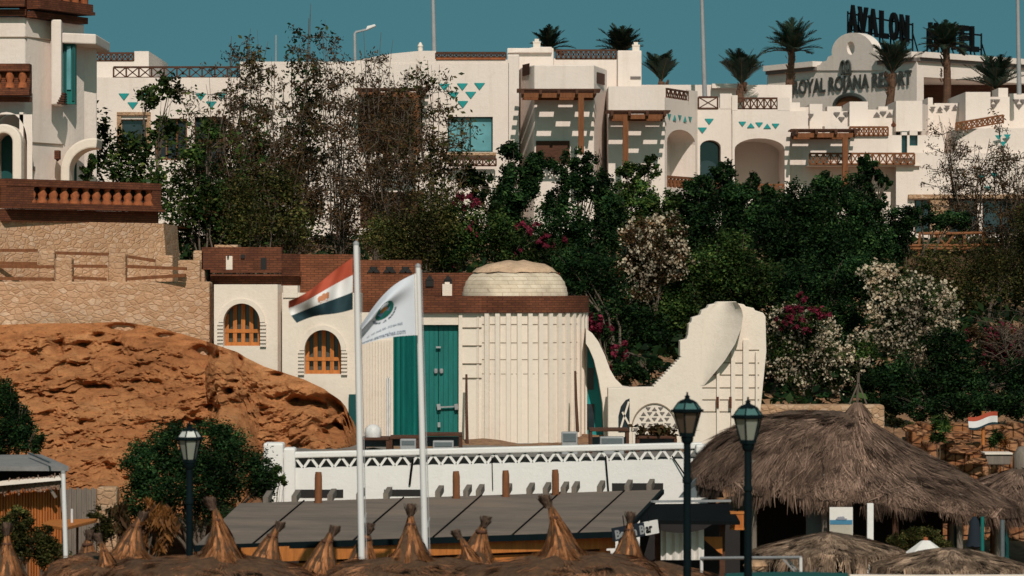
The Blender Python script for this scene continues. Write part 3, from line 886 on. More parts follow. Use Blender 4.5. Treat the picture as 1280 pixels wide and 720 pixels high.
# flying arch beside of the tower
mb = MB()
out = [(733, 411), (741, 417), (749, 428), (757, 445), (763, 462), (770, 474), (780, 484), (800, 487), (800, 560), (757, 560), (756, 540), (754, 505), (749, 475), (743, 450), (737, 436), (733, 430)]
mb.slab([(wx(a_), wz(b_)) for a_, b_ in out], Yh + .5, Yh + 1.5)
mb.build('flying_arch', M['cream'], dh)
mb = MB(); mb.slab([(wx(a_), wz(b_)) for a_, b_ in ((728, 428), (738, 432), (746, 450), (752, 475), (757, 510), (759, 560), (728, 560))], Yh + 1.6, Yh + 1.7); mb.build('recess', M['tealtile'], dh)
for x0, x1, y0_, y1_ in ((735, 742, 460, 487), (733, 743, 505, 536)):
    MB().pbox(x0, x1, y0_, y1_, Yh + 1.55, .05).build('pane', M['glass'], dh)

# ------------------------------------------------------------------ sculpted white wall right of the tower
sw = thing('sculpted_wall', 'cream stepped wall rising to a scooped sail shape behind the thatched hut', 'wall', (X(860, 87), 87.5, 3))
Ys = 87.4
def spx(lst, Y=Ys): return [(X(a_, Y), Z(b_, Y)) for a_, b_ in lst]
sil = [(760, 485), (817, 484)]
x_, y_ = 817, 484
while x_ < 849:
    y_ -= 3.1; sil.append((x_, y_)); x_ += 2.9; sil.append((x_, y_))
sil += [(850, 445), (850, 426), (858, 424), (860, 418), (861, 405), (864, 403), (865, 397), (875, 394), (877, 388), (884, 385), (886, 381), (894, 379.5), (897, 377), (920, 377), (922, 379), (930, 380.5), (932, 383), (942, 385), (944, 388), (954, 391), (957, 396), (958, 440), (955, 470), (951, 510), (949, 560), (760, 560)]
low = [(a_, b_) for a_, b_ in sil]
mb = MB()
slit = [(777 + 10 * (1 - math.cos(t)) * .5, 520 - 22 * math.sin(t)) for t in np.linspace(0, math.pi / 2, 6)]
mb.slab(spx(low), Ys, Ys + .8)
mb.build('slab', M['cream'], sw, bevel=.03)
# concave scoop: a bowl hollowed between two curved rims, standing proud of the slab
mb = MB(); NU, NV = 16, 24
def lerp_l(pts, t):
    for (a_, va_), (b_, vb_) in zip(pts, pts[1:]):
        if t <= b_: return va_ + (vb_ - va_) * (t - a_) / (b_ - a_)
    return pts[-1][1]
Lr = [(0, 897), (.08, 886), (.2, 880), (.5, 877), (1, 876)]; Rr = [(0, 921), (.06, 926), (.15, 929), (.3, 927), (.5, 919), (.7, 906), (.85, 893), (1, 880)]
for j in range(NV + 1):
    t = j / NV; py = 377.5 + (482 - 377.5) * t
    xl, xr = lerp_l(Lr, t), lerp_l(Rr, t)
    for i in range(NU + 1):
        s = i / NU
        lift = .62 * s ** 1.7 * (1 - t ** 3) + .1 * (1 - s) ** 2 * 0
        mb.v.append(tuple(P(xl + (xr - xl) * s, py, Ys - .012 - lift + .16 * math.sin(math.pi * s) * (1 - t) * .5)))
for j in range(NV):
    for i in range(NU):
        a_ = j * (NU + 1) + i; mb.f.append((a_, a_ + 1, a_ + NU + 2, a_ + NU + 1))
edge = [tuple(P(lerp_l(Rr, j / NV), 377.5 + 104.5 * j / NV, Ys + .02)) for j in range(NV + 1)]
n0 = len(mb.v); mb.v += edge
for j in range(NV): mb.f.append((j * (NU + 1) + NU, (j + 1) * (NU + 1) + NU, n0 + j + 1, n0 + j))
edge = [tuple(P(lerp_l(Lr, j / NV), 377.5 + 104.5 * j / NV, Ys + .02)) for j in range(NV + 1)]
n1 = len(mb.v); mb.v += edge
for j in range(NV): mb.f.append((j * (NU + 1), (j + 1) * (NU + 1), n1 + j + 1, n1 + j))
tp = [tuple(P(lerp_l(Lr, 0) + (921 - 897) * i / NU, 377.5, Ys + .02)) for i in range(NU + 1)]
n2 = len(mb.v); mb.v += tp
for i in range(NU): mb.f.append((i, i + 1, n2 + i + 1, n2 + i))
mb.build('scoop', M['cream'], sw, smooth=55)
for x0, x1, yt_ in ((896, 899.5, 455), (914, 919, 420), (929, 936, 425), (944.5, 947, 440)):
    MB().pbox(x0, x1, yt_, 560, Ys - .12, .13).build('rib', M['cream'], sw)
mb = MB()
for y in (437, 453, 468, 484, 499, 514): mb.pbox(max(878, 930 - (y - 420) * .9), 949, y, y + 1., Ys - .02, .03)
mb.build('joint', M['grout'], sw)
for (px, py) in ((897, 503), (913, 503)):
    MB().pbox(px - 1.6, px + 1.6, py - 7, py + 7, Ys - .16, .03).build('marker', M['brick'], sw)
mb = MB()
for cx_, cy_, s_ in ((0, 0, 1),):
    for row, (py, n_) in enumerate(((511, 3), (517, 5), (524, 5), (531, 7), (537, 7))):
        for i in range(n_):
            tri(mb, P(818 + (i - (n_ - 1) / 2) * 7.8 + (row % 2) * 2, py, Ys - .03), (1, 0), .12, (i + row) % 2 == 0)
lat_back = mb
mb = MB()
arc = [(X(818, Ys) + .6 * math.cos(t), Z(536, Ys) + .68 * math.sin(t)) for t in np.linspace(0, math.pi, 20)]
mb.slab(arc + [(X(818, Ys) - .6, Z(560, Ys)), (X(818, Ys) + .6, Z(560, Ys))], Ys - .05, Ys + .01)
lt = mb.build('lattice', M['plaster'], sw)
lat_back.v = [(a_, b_ - .02, c_) for a_, b_, c_ in lat_back.v]
lat_back.build('hole', M['greytile'], lt)
mb = MB(); arc2 = [(X(818, Ys) + .63 * math.cos(t), Z(536, Ys) + .71 * math.sin(t)) for t in np.linspace(0, math.pi, 20)]
mb.slab(arc2 + arc[::-1], Ys - .09, Ys - .051); mb.build('rim', M['grout'], lt)
mb = MB()
sl = [(773, 540), (773, 520), (776, 508), (782, 500), (787, 498), (787, 540)]
mb.slab(spx(sl), Ys - .02, Ys + .01); gw = mb.build('window', M['glass'], sw)
mb = MB(); mb.bar(P(775, 538, Ys - .05), P(786, 502, Ys - .05), .05); mb.bar(P(778, 515, Ys - .05), P(786, 530, Ys - .05), .05); mb.build('bars', M['cream'], gw)

# low stone wall behind the thatched hut
o = MB().pbox(946, 1106, 506, 560, 89, .7).build('stone_wall', M['stone2'], bevel=.08)
tag(o, 'low pale stone wall just behind the apex of the large thatched roof', 'wall')

# ------------------------------------------------------------------ white retaining wall with the zigzag parapet
Yt = 80.2
rw = thing('retaining_wall', 'white painted retaining wall with zigzag lattice parapet above the bar roof', 'wall', (X(610, Yt), Yt, 0))
Yq = Yt
def wtop(px): return 566 - (px - 335) * 13 / 555.
pl = [(335, wtop(335) + 20), (880, wtop(880) + 20), (905, 700), (335, 700)]
mb = MB(); mb.slab([(X(a_, Yt), Z(b_, Yt)) for a_, b_ in pl[:2]] + [(X(905, Yt), 0), (X(335, Yt), 0)], Yt, Yt + .4)
mb.build('wall', M['white'], rw)
mb = MB(); mb.slab([(X(335, Yt), Z(wtop(335), Yt)), (X(878, Yt), Z(wtop(878), Yt)), (X(878, Yt), Z(wtop(878) + 7.5, Yt)), (X(335, Yt), Z(wtop(335) + 7.5, Yt))], Yt - .04, Yt + .34)
mb.build('coping', M['white'], rw, bevel=.03)
lt = MB(); n_ = 28
for i in range(n_):
    x0 = 341 + (876 - 341) * i / n_; x1 = 341 + (876 - 341) * (i + 1) / n_; xm = (x0 + x1) / 2
    lt.bar(P(x0, wtop(x0) + 20.5, Yt + .1), P(xm, wtop(xm) + 7, Yt + .1), .14, .062); lt.bar(P(xm, wtop(xm) + 7, Yt + .1), P(x1, wtop(x1) + 20.5, Yt + .1), .14, .062)
lt.build('zigzag', M['white'], rw)
mb = MB()
mb.pbox(329, 354, 554, 690, Yt - .1, .7); mb.pbox(354.2, 369, 560, 690, Yt - .08, .6); mb.pbox(870, 892, 556, 567, Yt - .5, .6)
mb.build('end_pier', M['white'], rw, bevel=.05)
mb = MB()
for x0, x1, y0_, y1_ in ((366, 429, 612, 622), (480, 531, 612, 620), (765, 829, 604, 615)): MB().pbox(x0, x1, y0_, y1_, Yt - .02, .05).build('vent_opening', M['darkgap'], rw)
mb = MB(); mb.bar(P(757, 570, Yt - .05), P(761, 620, Yt - .05), .04); mb.bar(P(615, 570, Yt - .05), P(616, 612, Yt - .05), .02)
mb.tube([P(516, 574, Yt - .05), P(514, 588, Yt - .08), P(512, 606, Yt - .05)], .03)
mb.tube([P(840, 570, Yt - .05), P(855, 592, Yt - .12), P(866, 602, Yt - .05)], .018)
mb.build('cable', M['black'], rw)
tag(MB().box(X(330, 81), 6.2, 80.65, 88.7, 3.0, 3.235).build('terrace_floor', mat('grey_concrete', (.2, .18, .165), var=.2)), kind='structure')
# leaning canes against the tower
for (x0, y0_, x1, y1_, lb) in ((584, 556, 583, 468, 'thin dark pole standing left of the ribbed tower'), (722, 540, 719, 464, 'thin dark pole leaning on the right side of the ribbed tower')):
    o = MB().tube([P(x0, y0_, Yh - 1.0), P((x0 + x1) / 2 - .4, (y0_ + y1_) / 2, Yh - .8), P(x1, y1_, Yh - .5)], [.045, .04, .03]).build('pole', M['darkwood'], loc=tuple(P(x0, y0_, Yh - 1)))
    tag(o, lb, 'pole')
# dark tables on the terrace
def table(x0, x1, yt_, yb_, Y, label, top='darkwood'):
    t = thing('table', label, 'table', (X((x0 + x1) / 2, Y), Y + .4, 3.17), 'tables on the white terrace')
    z1 = Z(yt_, Y); z0_ = 3.17
    MB().box(X(x0, Y), X(x1, Y), Y, Y + .9, z1 - .07, z1).build('tabletop', M[top], t, bevel=.01)
    for sx in (x0 + 1.5, x1 - 1.5):
        for dy in (.06, .84): MB().box(X(sx, Y) - .04, X(sx, Y) + .04, Y + dy - .04, Y + dy + .04, z0_, z1 - .07).build('leg', M['darkwood'], t)
    MB().box(X(x0 + 3, Y), X(x1 - 3, Y), Y + .7, Y + .76, z0_ + .2, z0_ + .45).build('panel', M['sheet'], t)
    return t
table(452, 486, 547, 560, 82.5, 'dark table below the second arched window, leftmost on the terrace')
table(487, 524, 545.5, 558, 83., 'dark table in front of the teal curtain beside the taller flagpole')
table(527, 577, 542, 557, 82.8, 'long dark table in front of the teal double doors')
table(737, 786, 536, 554, 82.6, 'dark bench table under the flying arch right of the ribbed tower')
table(796, 846, 545, 556, 83.2, 'low rustic table in front of the round lattice window')
for i, (x0, x1, y0_, y1_, lb) in enumerate(((500, 520, 549, 557, 'small pale crate under the table by the teal curtain'), (541, 567, 551, 559, 'white boxed cooler under the long table by the teal doors'), (750, 780, 546, 556, 'white framed box under the bench table by the flying arch'), (702, 722, 540, 553, 'grey glazed cabinet at the right foot of the ribbed tower'))):
    t = thing('crate', lb, 'box', (X(x0, 82.2), 82.4, 3.17))
    MB().pbox(x0, x1, y0_, 572, 82.1, .35).build('body', M['greymetal'], t, bevel=.02)
    MB().pbox(x0 + 2, x1 - 2, y0_ + 2, y1_ - 1, 82.08, .03).build('front', M['sheet'], t)
o = MB(); o.lathe((X(466, 82.7), 82.8, Z(547, 82.7)), [(0, 0), (.2, 0), (.22, .1), (.2, .24), (.1, .33), (0, .34)], 14)
tag(o.build('rice_cooker', M['whitemetal'], smooth=50, loc=tuple(P(466, 547, 82.7))), 'rounded grey pot on the leftmost dark terrace table', 'pot')
o = MB(); cx = P(822, 545, 83.4)
V = leaf_quads(np.array([[cx.x, cx.y, cx.z + .12]]) + nrng.normal(size=(260, 3)) * np.array([.28, .15, .09]), .16)
o = link('driftwood', quads(V, np.ones(len(V))), M['leafdry'], loc=tuple(cx)); tag(o, 'heap of dry brushwood on the rustic table by the lattice window', 'brushwood')

# ------------------------------------------------------------------ the white hotel on the hill
def rail_part(x0, y0_, x1, y1_, Y, hpx, n, parent, mt='darkwood', Y2=None, t=.07):
    mb = MB(); Y2 = Y2 or Y
    xrail(mb, P(x0, y0_, Y), P(x1, y1_, Y2), hpx * Y / F, n, t)
    return mb.build('railing', M[mt], parent)
def tiles(lst, Y, parent, s=.52, mt='tealtile', d=(1, 0), Yf=None):
    for (px, py, dn) in lst:
        mb = MB(); tri(mb, P(px, py, (Yf(px) if Yf else Y)), d, s, dn, .04)
        mb.build('tile', M[mt], parent)
def hwin(x0, x1, y0_, y1_, Y, parent, n=2, frame='tealdark', glass='glass', depth=.25):
    wn = MB().pbox(x0, x1, y0_, y1_, Y + depth, .1).build('window', M[glass], parent)
    fr = MB(); e = 1.6
    fr.pbox(x0 - .3, x0 + e, y0_, y1_, Y + depth - .1, .09); fr.pbox(x1 - e, x1 + .3, y0_, y1_, Y + depth - .1, .09)
    fr.pbox(x0 + e, x1 - e, y0_, y0_ + e, Y + depth - .1, .09); fr.pbox(x0 + e, x1 - e, y1_ - e, y1_, Y + depth - .1, .09)
    for i in range(1, n):
        xm = x0 + (x1 - x0) * i / n; fr.pbox(xm - e / 2, xm + e / 2, y0_ + e, y1_ - e, Y + depth - .1, .09)
    fr.build('frame', M[frame], wn)
    return wn
def holes(mb, x0, x1, yb, yt, Y, wins, depth=.35):
    """flat wall with rectangular openings given in survey-grid units"""
    arch_wall(mb, (X(x0, Y), Y), (1, 0), X(x1, Y) - X(x0, Y), Z(yb, Y), Z(yt, Y), [(X(a, Y) - X(x0, Y), X(b, Y) - X(x0, Y), Z(d_, Y), Z(c_, Y), 0) for a, b, c_, d_ in wins], depth)

# left wing
Y1 = 140
hw_ = thing('hotel_wing', 'long white hotel wing with teal triangles half hidden behind the bare trees', 'hotel', (X(350, Y1), Y1 + 5, 9.4))
mb = MB()
holes(mb, 98, 300, 320, 97, 143, [(151, 184, 149, 185), (195, 234, 148, 200), (243, 283, 146, 215)])
mb.box(X(98, 143), X(300, 143), 144.2, 152, Z(320, 143), Z(97, 143)); mb.face((X(98, 143), 143, Z(97, 143)), (X(300, 143), 143, Z(97, 143)), (X(300, 143), 144.2, Z(97, 143)), (X(98, 143), 144.2, Z(97, 143)))
mb.pbox(98, 168, 76, 96.9, 146, 8); mb.pbox(168, 186, 64, 96.9, 146, 8)
mb.build('wall', M['hotel'], hw_)
mb = MB()
holes(mb, 300, 636, 215, 79, Y1, [(448, 528, 128, 190), (560, 616, 146, 190)], .5)
holes(mb, 300, 636, 320, 215, Y1, [(450, 530, 240, 285)], .5)
mb.box(X(300, Y1), X(636, Y1), Y1 + 1.3, Y1 + 9, Z(320, Y1), Z(79.1, Y1)); mb.face((X(300, Y1), Y1, Z(79, Y1)), (X(636, Y1), Y1, Z(79, Y1)), (X(636, Y1), Y1 + 1.3, Z(79, Y1)), (X(300, Y1), Y1 + 1.3, Z(79, Y1)))
mb.pbox(300, 440, 77, 79, Y1, 6); mb.slab([(X(440, Y1), Z(78.95, Y1)), (X(545, Y1), Z(78.95, Y1)), (X(545, Y1), Z(63.5, Y1)), (X(525, Y1), Z(63.5, Y1)), (X(490, Y1), Z(67, Y1)), (X(462, Y1), Z(72, Y1)), (X(440, Y1), Z(77, Y1))], Y1 + .02, Y1 + 1)
mb.pbox(545, 636, 74.5, 79, Y1 + .01, .5)
mb.build('wall', M['hotel'], hw_)
for px, py in ((525, 63.5),):
    MB().lathe((X(px, Y1), Y1 + .5, Z(py, Y1)), [(.1, 0), (.12, .12), (.1, .2), (.13, .24), (.04, .4), (0, .42)], 8).build('finial', M['plaster'], hw_, smooth=50)
mb = MB(); mb.pbox(545, 632, 72, 74.4, Y1 - .05, .3); mb.build('red_coping', M['terracotta'], hw_)
rail_part(118, 75.5, 167, 75.5, 146, 9, 7, hw_); rail_part(142, 97, 300, 97, 143.1, 13, 10, hw_); rail_part(545, 72, 632, 72, Y1, 6, 12, hw_)
rail_part(480, 205, 522, 205, Y1 - 1.2, 15, 5, hw_); rail_part(562, 207, 620, 207, Y1 - .6, 9, 7, hw_); rail_part(470, 320, 528, 320, Y1 - .8, 14, 6, hw_)
for (x0, x1, y0_, y1_, Y, n, g, f) in ((151, 184, 149, 185, 143, 1, 'glass', 'stone2'), (195, 234, 148, 200, 143, 3, 'glass', 'wood'), (243, 283, 146, 215, 143, 2, 'glass', 'darkwood'), (560, 616, 146, 190, Y1, 2, 'glassblue', 'tealdark')):
    hwin(x0, x1, y0_, y1_, Y, hw_, n, f, g)
for r_ in ((448, 528, 128, 190, Y1 + .7, .1), (450, 530, 240, 285, Y1 + .5, .1)): MB().pbox(*r_).build('balcony_recess', M['darkwood'], hw_)
mb = MB(); mb.pbox(146, 151, 144, 188, 142.9, .1); mb.pbox(184, 188, 144, 188, 142.9, .1); mb.pbox(146, 188, 140, 144, 142.85, .15); mb.build('stone_surround', M['stone2'], hw_)
MB().pbox(556, 620, 190.5, 194, Y1 - .25, .3).build('sill', M['stone2'], hw_)
tiles([(155, 121, 1), (177, 121, 1), (166, 132, 1), (251, 121, 1), (277, 120, 1), (264, 131, 1)], 142.99, hw_, .42)
tiles([(555.5, 109, 1), (578, 108.5, 1), (599.5, 108, 1), (567, 119.5, 1), (588.5, 119, 1), (578.5, 130.5, 1)], Y1 - .01, hw_, .42)

def pergola(x0, x1, ytop_, post_x, post_y, Y, out, parent, skew=10, n=4):
    pg = MB(); z = Z(ytop_, Y)
    a = X(x0, Y); b = X(x1, Y)
    pg.bar((a, Y - out, z), (b, Y - out, z), .16, .2); pg.bar((a, Y - .15, z + .02), (b, Y - .15, z + .02), .16, .2)
    p = pg.build('pergola', M['wood'], parent)
    for i in range(n + 1):
        xx = a + (b - a) * i / n
        MB().bar((xx, Y - out - .35, z + .12), (xx, Y + .05, z + .12), .12, .18).build('joist', M['darkwood'], p)
    mb = MB()
    for r_ in range(5):
        yy = Y - out - .15 + out * r_ / 4.6
        mb.box(a - .25, b + .25, yy, yy + .16, z + .22, z + .28)
        for i in range(n):
            if (i + r_) % 2 == 0:  # panels added to throw a checkered shadow on the wall
                mb.box(a + (b - a) * (i + .02) / n, a + (b - a) * (i + .98) / n, yy + .17, yy + out / 4.6 - .01, z + .23, z + .27)
    mb.build('slats_shadow_panels', M['darkwood'], p)
    mb = MB(); mb.box(X(post_x, Y) - .12, X(post_x, Y) + .12, Y - out - .1, Y - out + .14, Z(post_y, Y), z - .1)
    mb.build('post', M['wood'], p)
    return p
pergola(452, 530, 121, 522, 196, Y1, 1.6, hw_)

# centre block with the shaded bay
hb = thing('hotel_block', 'tall white hotel block with rooftop railing and angled bay above a timber pergola', 'hotel', (X(700, 140), 145, 9.4))
mb = MB()
mb.pbox(634, 692, 60, 320, 143.2, 9); mb.pbox(692, 772, 73, 320, 144.5, 9); mb.pbox(772, 802, 63, 330, 144.2, 9)
mb.slab([(X(634, 143), Z(66, 143)), (X(668, 143), Z(58.5, 143)), (X(690, 143), Z(58.5, 143)), (X(690, 143), Z(66, 143))], 143, 144)
mb.build('wall', M['hotel'], hb, bevel=.04)
mb = MB()
mb.prism([(X(649, 140), 142.6), (X(651, 140), 141.4), (X(668, 139), 139.6), (X(743, 139), 139.6), (X(760, 141), 142.6), (X(760, 141), 144), (X(649, 140), 144)], 9, Z(81, 139.6))
mb.prism([(X(634, 140), 140), (X(649, 140), 140), (X(649, 140), 143), (X(634, 140), 143)], 9, Z(68, 140))
mb.build('bay', M['hotel'], hb, bevel=.05)
mb = MB(); mb.pbox(788, 801, 95.5, 98.5, 144.15, .1); mb.build('slot', M['greytile'], hb)
for x0, x1, y0_, y1_, Ya, Yb in ((653, 662, 81, 95, 141.1, 140.1), (746, 756, 90, 104, 140.2, 141.6)):
    MB().prism([(X(x0, Ya), Ya - .06), (X(x1, Yb), Yb - .06), (X(x1, Yb), Yb + .05), (X(x0, Ya), Ya + .05)], Z(y1_, Ya), Z(y0_, Ya)).build('window', M['darkwood'], hb)
rail_part(695, 73, 770, 73, 144.5, 10, 12, hb)
for px, py, Y in ((671, 59, 143.5), (795, 63, 144.4)):
    mb = MB(); cx, cz = X(px, Y), Z(py, Y); s = .16
    mb.box(cx - s, cx + s, Y, Y + .3, cz - .02, cz + .2); mb.box(cx - s * 1.1, cx + s * 1.1, Y - .02, Y + .32, cz + .2, cz + .26); mb.box(cx - s * .6, cx + s * .6, Y + .05, Y + .25, cz + .26, cz + .38)
    mb.build('finial', M['plaster'], hb)
pergola(653, 742, 123, 725, 196, 139.6, 2.2, hb)
rail_part(670, 204, 712, 204, 138.8, 13, 5, hb)
mb = MB(); mb.pbox(670, 712, 176, 204, 139.55, .05); mb.build('balcony_recess', M['darkwood'], hb)

# arcade block
ha = thing('hotel_arcade', 'white hotel block with arched balconies and rows of teal triangles', 'hotel', (X(870, 142), 146, 9.4))
mb = MB()
mb.pbox(760.5, 831, 108, 330, 139.4, 5)
Ya, Yb = 139.5, 143.2
a = Vector((X(831.2, Ya), Ya, 0)); b = Vector((X(872, Yb), Yb, 0)); d = (b - a).normalized(); wl = (b - a).length
qa = arch_wall(mb, (a.x, a.y), (d.x, d.y), wl, 9, Z(126, 142), [(wl * .06, wl * .93, Z(236, 142), Z(180, 142), .6)], 1.2)
rtop = Z(126, 142)
q2_ = arch_wall(mb, (X(872, Yb), Yb), (1, 0), X(915, Yb) - X(872, Yb), 9, Z(135, Yb), [(X(875, Yb) - X(872, Yb), X(901, Yb) - X(872, Yb), Z(250, Yb), Z(184, Yb), .32)], 1.)
q3 = arch_wall(mb, (X(915, Yb), Yb - .15), (1, 0), X(987, Yb) - X(915, Yb), 9, Z(137, Yb), [(X(918, Yb) - X(915, Yb), X(980.5, Yb) - X(915, Yb), Z(245, Yb), Z(187, Yb), .5)], 3.6)
mb.pbox(900, 915, 117, 136, Yb - .02, .6); mb.pbox(915, 922, 119, 138, Yb - .16, .6); mb.pbox(972, 987, 122, 138, Yb - .16, .6)
mb.prism([(X(858, 142), 142), (X(872, Yb), Yb), (X(872, Yb), Yb + .6), (X(858, 142), 142.6)], rtop - .01, Z(112, 142))
mb.pbox(796, 990, 106, 330, 148, 5); mb.pbox(890, 930, 104.5, 110, 147.6, .5)
mb.build('wall', M['hotel'], ha)
mb = MB()   # floors and back walls of the recessed balconies
mb.face(qa(0, 9, 1.2), qa(wl, 9, 1.2), qa(wl, rtop, 1.2), qa(0, rtop, 1.2)); mb.face(qa(0, rtop), qa(wl, rtop), qa(wl, rtop, 1.2), qa(0, rtop, 1.2))
w2_ = X(915, Yb) - X(872, Yb); w3_ = X(987, Yb) - X(915, Yb)
mb.face(q3(0, 9, 3.6), q3(w3_, 9, 3.6), q3(w3_, Z(137, Yb), 3.6), q3(0, Z(137, Yb), 3.6)); mb.face(q3(0, Z(137, Yb)), q3(w3_, Z(137, Yb)), q3(w3_, Z(137, Yb), 3.6), q3(0, Z(137, Yb), 3.6))
mb.face(q2_(0, Z(135, Yb)), q2_(w2_, Z(135, Yb)), q2_(w2_, Z(135, Yb), 1.), q2_(0, Z(135, Yb), 1.))
mb.build('balcony_wall', M['hotel'], ha)
mb = MB(); mb.face(q2_(0, 9, 1.), q2_(w2_, 9, 1.), q2_(w2_, Z(135, Yb), 1.), q2_(0, Z(135, Yb), 1.)); mb.build('glass_door', M['glass'], ha)
mb = MB(); mb.box(X(874, Yb), X(902, Yb), Yb + .05, Yb + .12, Z(226.5, Yb), Z(224.5, Yb)); mb.build('sill', M['stone2'], ha)
rail_part(834, 236, 866, 238, 140., 15, 7, ha, 'wood', 142.8, .09); rail_part(874, 243, 902, 243, Yb + .1, 14, 3, ha, 'wood'); rail_part(918, 245, 980, 245, Yb, 14, 6, ha, 'wood')
rail_part(833, 126, 860, 130, 139.9, 15, 5, ha, 'darkwood', 142.2); rail_part(873, 135.5, 897, 135.5, Yb, 14, 1, ha); rail_part(921, 136, 972, 136, Yb - .1, 13, 6, ha)
for i, (px, py) in enumerate(((836, 146), (842.5, 147.5), (849, 147.5), (855.5, 149), (862, 149.5))):
    t = (px - 831.2) / (872 - 831.2); pp = a.lerp(b, t); mb = MB()
    tri(mb, (pp.x, pp.y, Z(py, pp.y)), d, .34, i % 2 == 0, .04); mb.build('tile', M['tealtile'], ha)
tiles([(886.5, 152, 1), (878, 163, 1)], Yb - .01, ha, .36)
tiles([(928, 155, 1), (938.5, 156.5, 0), (949, 156, 1), (959, 157.5, 0), (969.5, 157.5, 1)], Yb - .16, ha, .3)
pergola(763, 828, 149, 780, 212, 139.4, 2.0, ha, n=3)

# right terraces
ht = thing('hotel_terrace', 'stepped white hotel terraces with wooden railings below the resort lettering', 'hotel', (X(1130, 142), 146, 9.4))
mb = MB()
holes(mb, 987, 1180, 330, 169, 143.5, [(1127, 1134, 165, 203), (1137, 1147, 163, 182)], .5)
mb.box(X(987, 144), X(1180, 144), 145, 151, 9, Z(169, 143.5)); mb.face((X(987, 143.5), 143.5, Z(169, 143.5)), (X(1180, 143.5), 143.5, Z(169, 143.5)), (X(1180, 143.5), 145, Z(169, 143.5)), (X(987, 143.5), 145, Z(169, 143.5)))
mb.pbox(987, 1010, 139, 169, 144.2, 4); mb.pbox(1031, 1102, 158, 169, 144, 1)
# stepped parapet pieces
for x0, x1, yt_, yb_, Y, dd in ((987, 1000, 128, 140, 145, 3), (1000, 1012, 134, 168.9, 145.2, 3), (1012, 1028, 130, 168.9, 145, 3), (1028, 1062, 139, 158, 145.4, 3), (1034, 1052, 133, 139, 145.4, 1), (1062, 1085, 127, 158, 145, 3), (1085, 1120, 137, 168.9, 145.3, 3), (1098, 1110, 133, 137, 145.4, 1),
                                (1120, 1153, 126, 164, 144.6, 4), (1153, 1168, 131, 170, 146, 3), (1168, 1200, 129, 200, 146.4, 3), (1160, 1166, 122, 131, 146, 2)):
    mb.pbox(x0, x1, yt_, yb_, Y, dd)
mb.prism([(X(1152, 144.6), 144.6), (X(1172, 148), 148), (X(1172, 148), 150), (X(1152, 144.6), 149)], 9, Z(130, 145))
mb.prism([(X(1192, 148), 148), (X(1207, 144.4), 144.4), (X(1238, 144.4), 144.4), (X(1238, 148), 150), (X(1192, 148), 150)], 9, Z(116, 145))
mb.pbox(1238, 1262, 121, 200, 145.6, 4); mb.pbox(1248, 1260, 110, 121, 145.8, 2); mb.pbox(1262, 1300, 117, 200, 146, 4)
mb.build('wall', M['hotel'], ht)
mb = MB()
holes(mb, 1120, 1320, 330, 191, 142.5, [(1143, 1163, 250, 292), (1186, 1222, 248, 292), (1228, 1300, 248, 292)], .6)
mb.box(X(1120, 142.5), X(1320, 142.5), 143.7, 149, 9, Z(191, 142.5)); mb.face((X(1120, 142.5), 142.5, Z(191, 142.5)), (X(1320, 142.5), 142.5, Z(191, 142.5)), (X(1320, 142.5), 143.8, Z(191, 142.5)), (X(1120, 142.5), 143.8, Z(191, 142.5)))
mb.prism([(X(1196, 143), 143.1), (X(1260, 143), 142.6), (X(1330, 143), 142.6), (X(1330, 143), 147), (X(1196, 143), 147)], Z(192, 142.5), Z(160, 142.5))
mb.build('lower_wall', M['hotel'], ht)
mb = MB(); mb.pbox(1136, 1320, 243, 248, 142.25, .3); mb.pbox(1163, 1186, 248, 296, 142.35, .3); mb.build('stone_lintel', M['stone2'], ht)
for x0, x1 in ((1143, 1163), (1186, 1222), (1228, 1300)): hwin(x0, x1, 249, 292, 142.5, ht, 3 if x1 - x0 > 40 else 2, 'darkwood')
for x0, x1, y1_ in ((1127, 1134, 203), (1137, 1147, 182)): hwin(x0, x1, 164, y1_, 143.5, ht, 1, 'tealdark')
rail_part(1012, 205, 1143, 205, 142.2, 13, 15, ht, 'wood'); rail_part(1062, 169, 1110, 169, 143.4, 10, 8, ht, 'wood'); rail_part(1195, 163, 1254, 153, 142.6, 9, 9, ht, 'wood', 143.2)
MB().box(X(1010, 142.4), X(1150, 142.4), 142.3, 143.5, Z(207.5, 142.4), Z(206, 142.4)).build('balcony_slab', M['hotel'], ht)
pergola(990, 1062, 172, 1050, 236, 143.5, 2.2, ht, n=3)
for grp in (((1005, 145), (1013, 145), (1009.5, 150.5)), ((1046, 143), (1058, 143), (1052, 149)), ((1238, 127), (1246, 127), (1242, 133)), ((1270, 127), (1279, 127), (1274, 133))):
    tiles([(x, y, 1) for x, y in grp], 0, ht, .28, 'greytile', Yf=lambda px: 144.95 if px < 1030 else 145.35 if px < 1100 else 145.55 if px < 1262 else 145.95)
tiles([(1096, 142.5, 0), (1104, 142, 1), (1112, 142.5, 0)], 145.25, ht, .28, 'greytile')
tiles([(1166, 136, 1), (1175, 135.5, 0), (1184, 134.5, 1), (1194, 133, 0)], 145.9, ht, .26, 'greytile', Yf=lambda px: 145.9 if px < 1168 else 146.3)
tiles([(1226, 222, 1), (1243, 219, 1), (1235, 236, 1), (1290, 222, 1), (1248, 172, 1), (1259, 171, 1), (1254, 180, 1)], 142.47, ht, .3)
mb = MB(); mb.lathe((X(1117, 144.5), 144.5, Z(156, 144.5)), [(0, -.12), (.1, -.08), (.12, 0), (.05, .1), (0, .22)], 8); mb.build('wall_urn', M['brick'], ht)

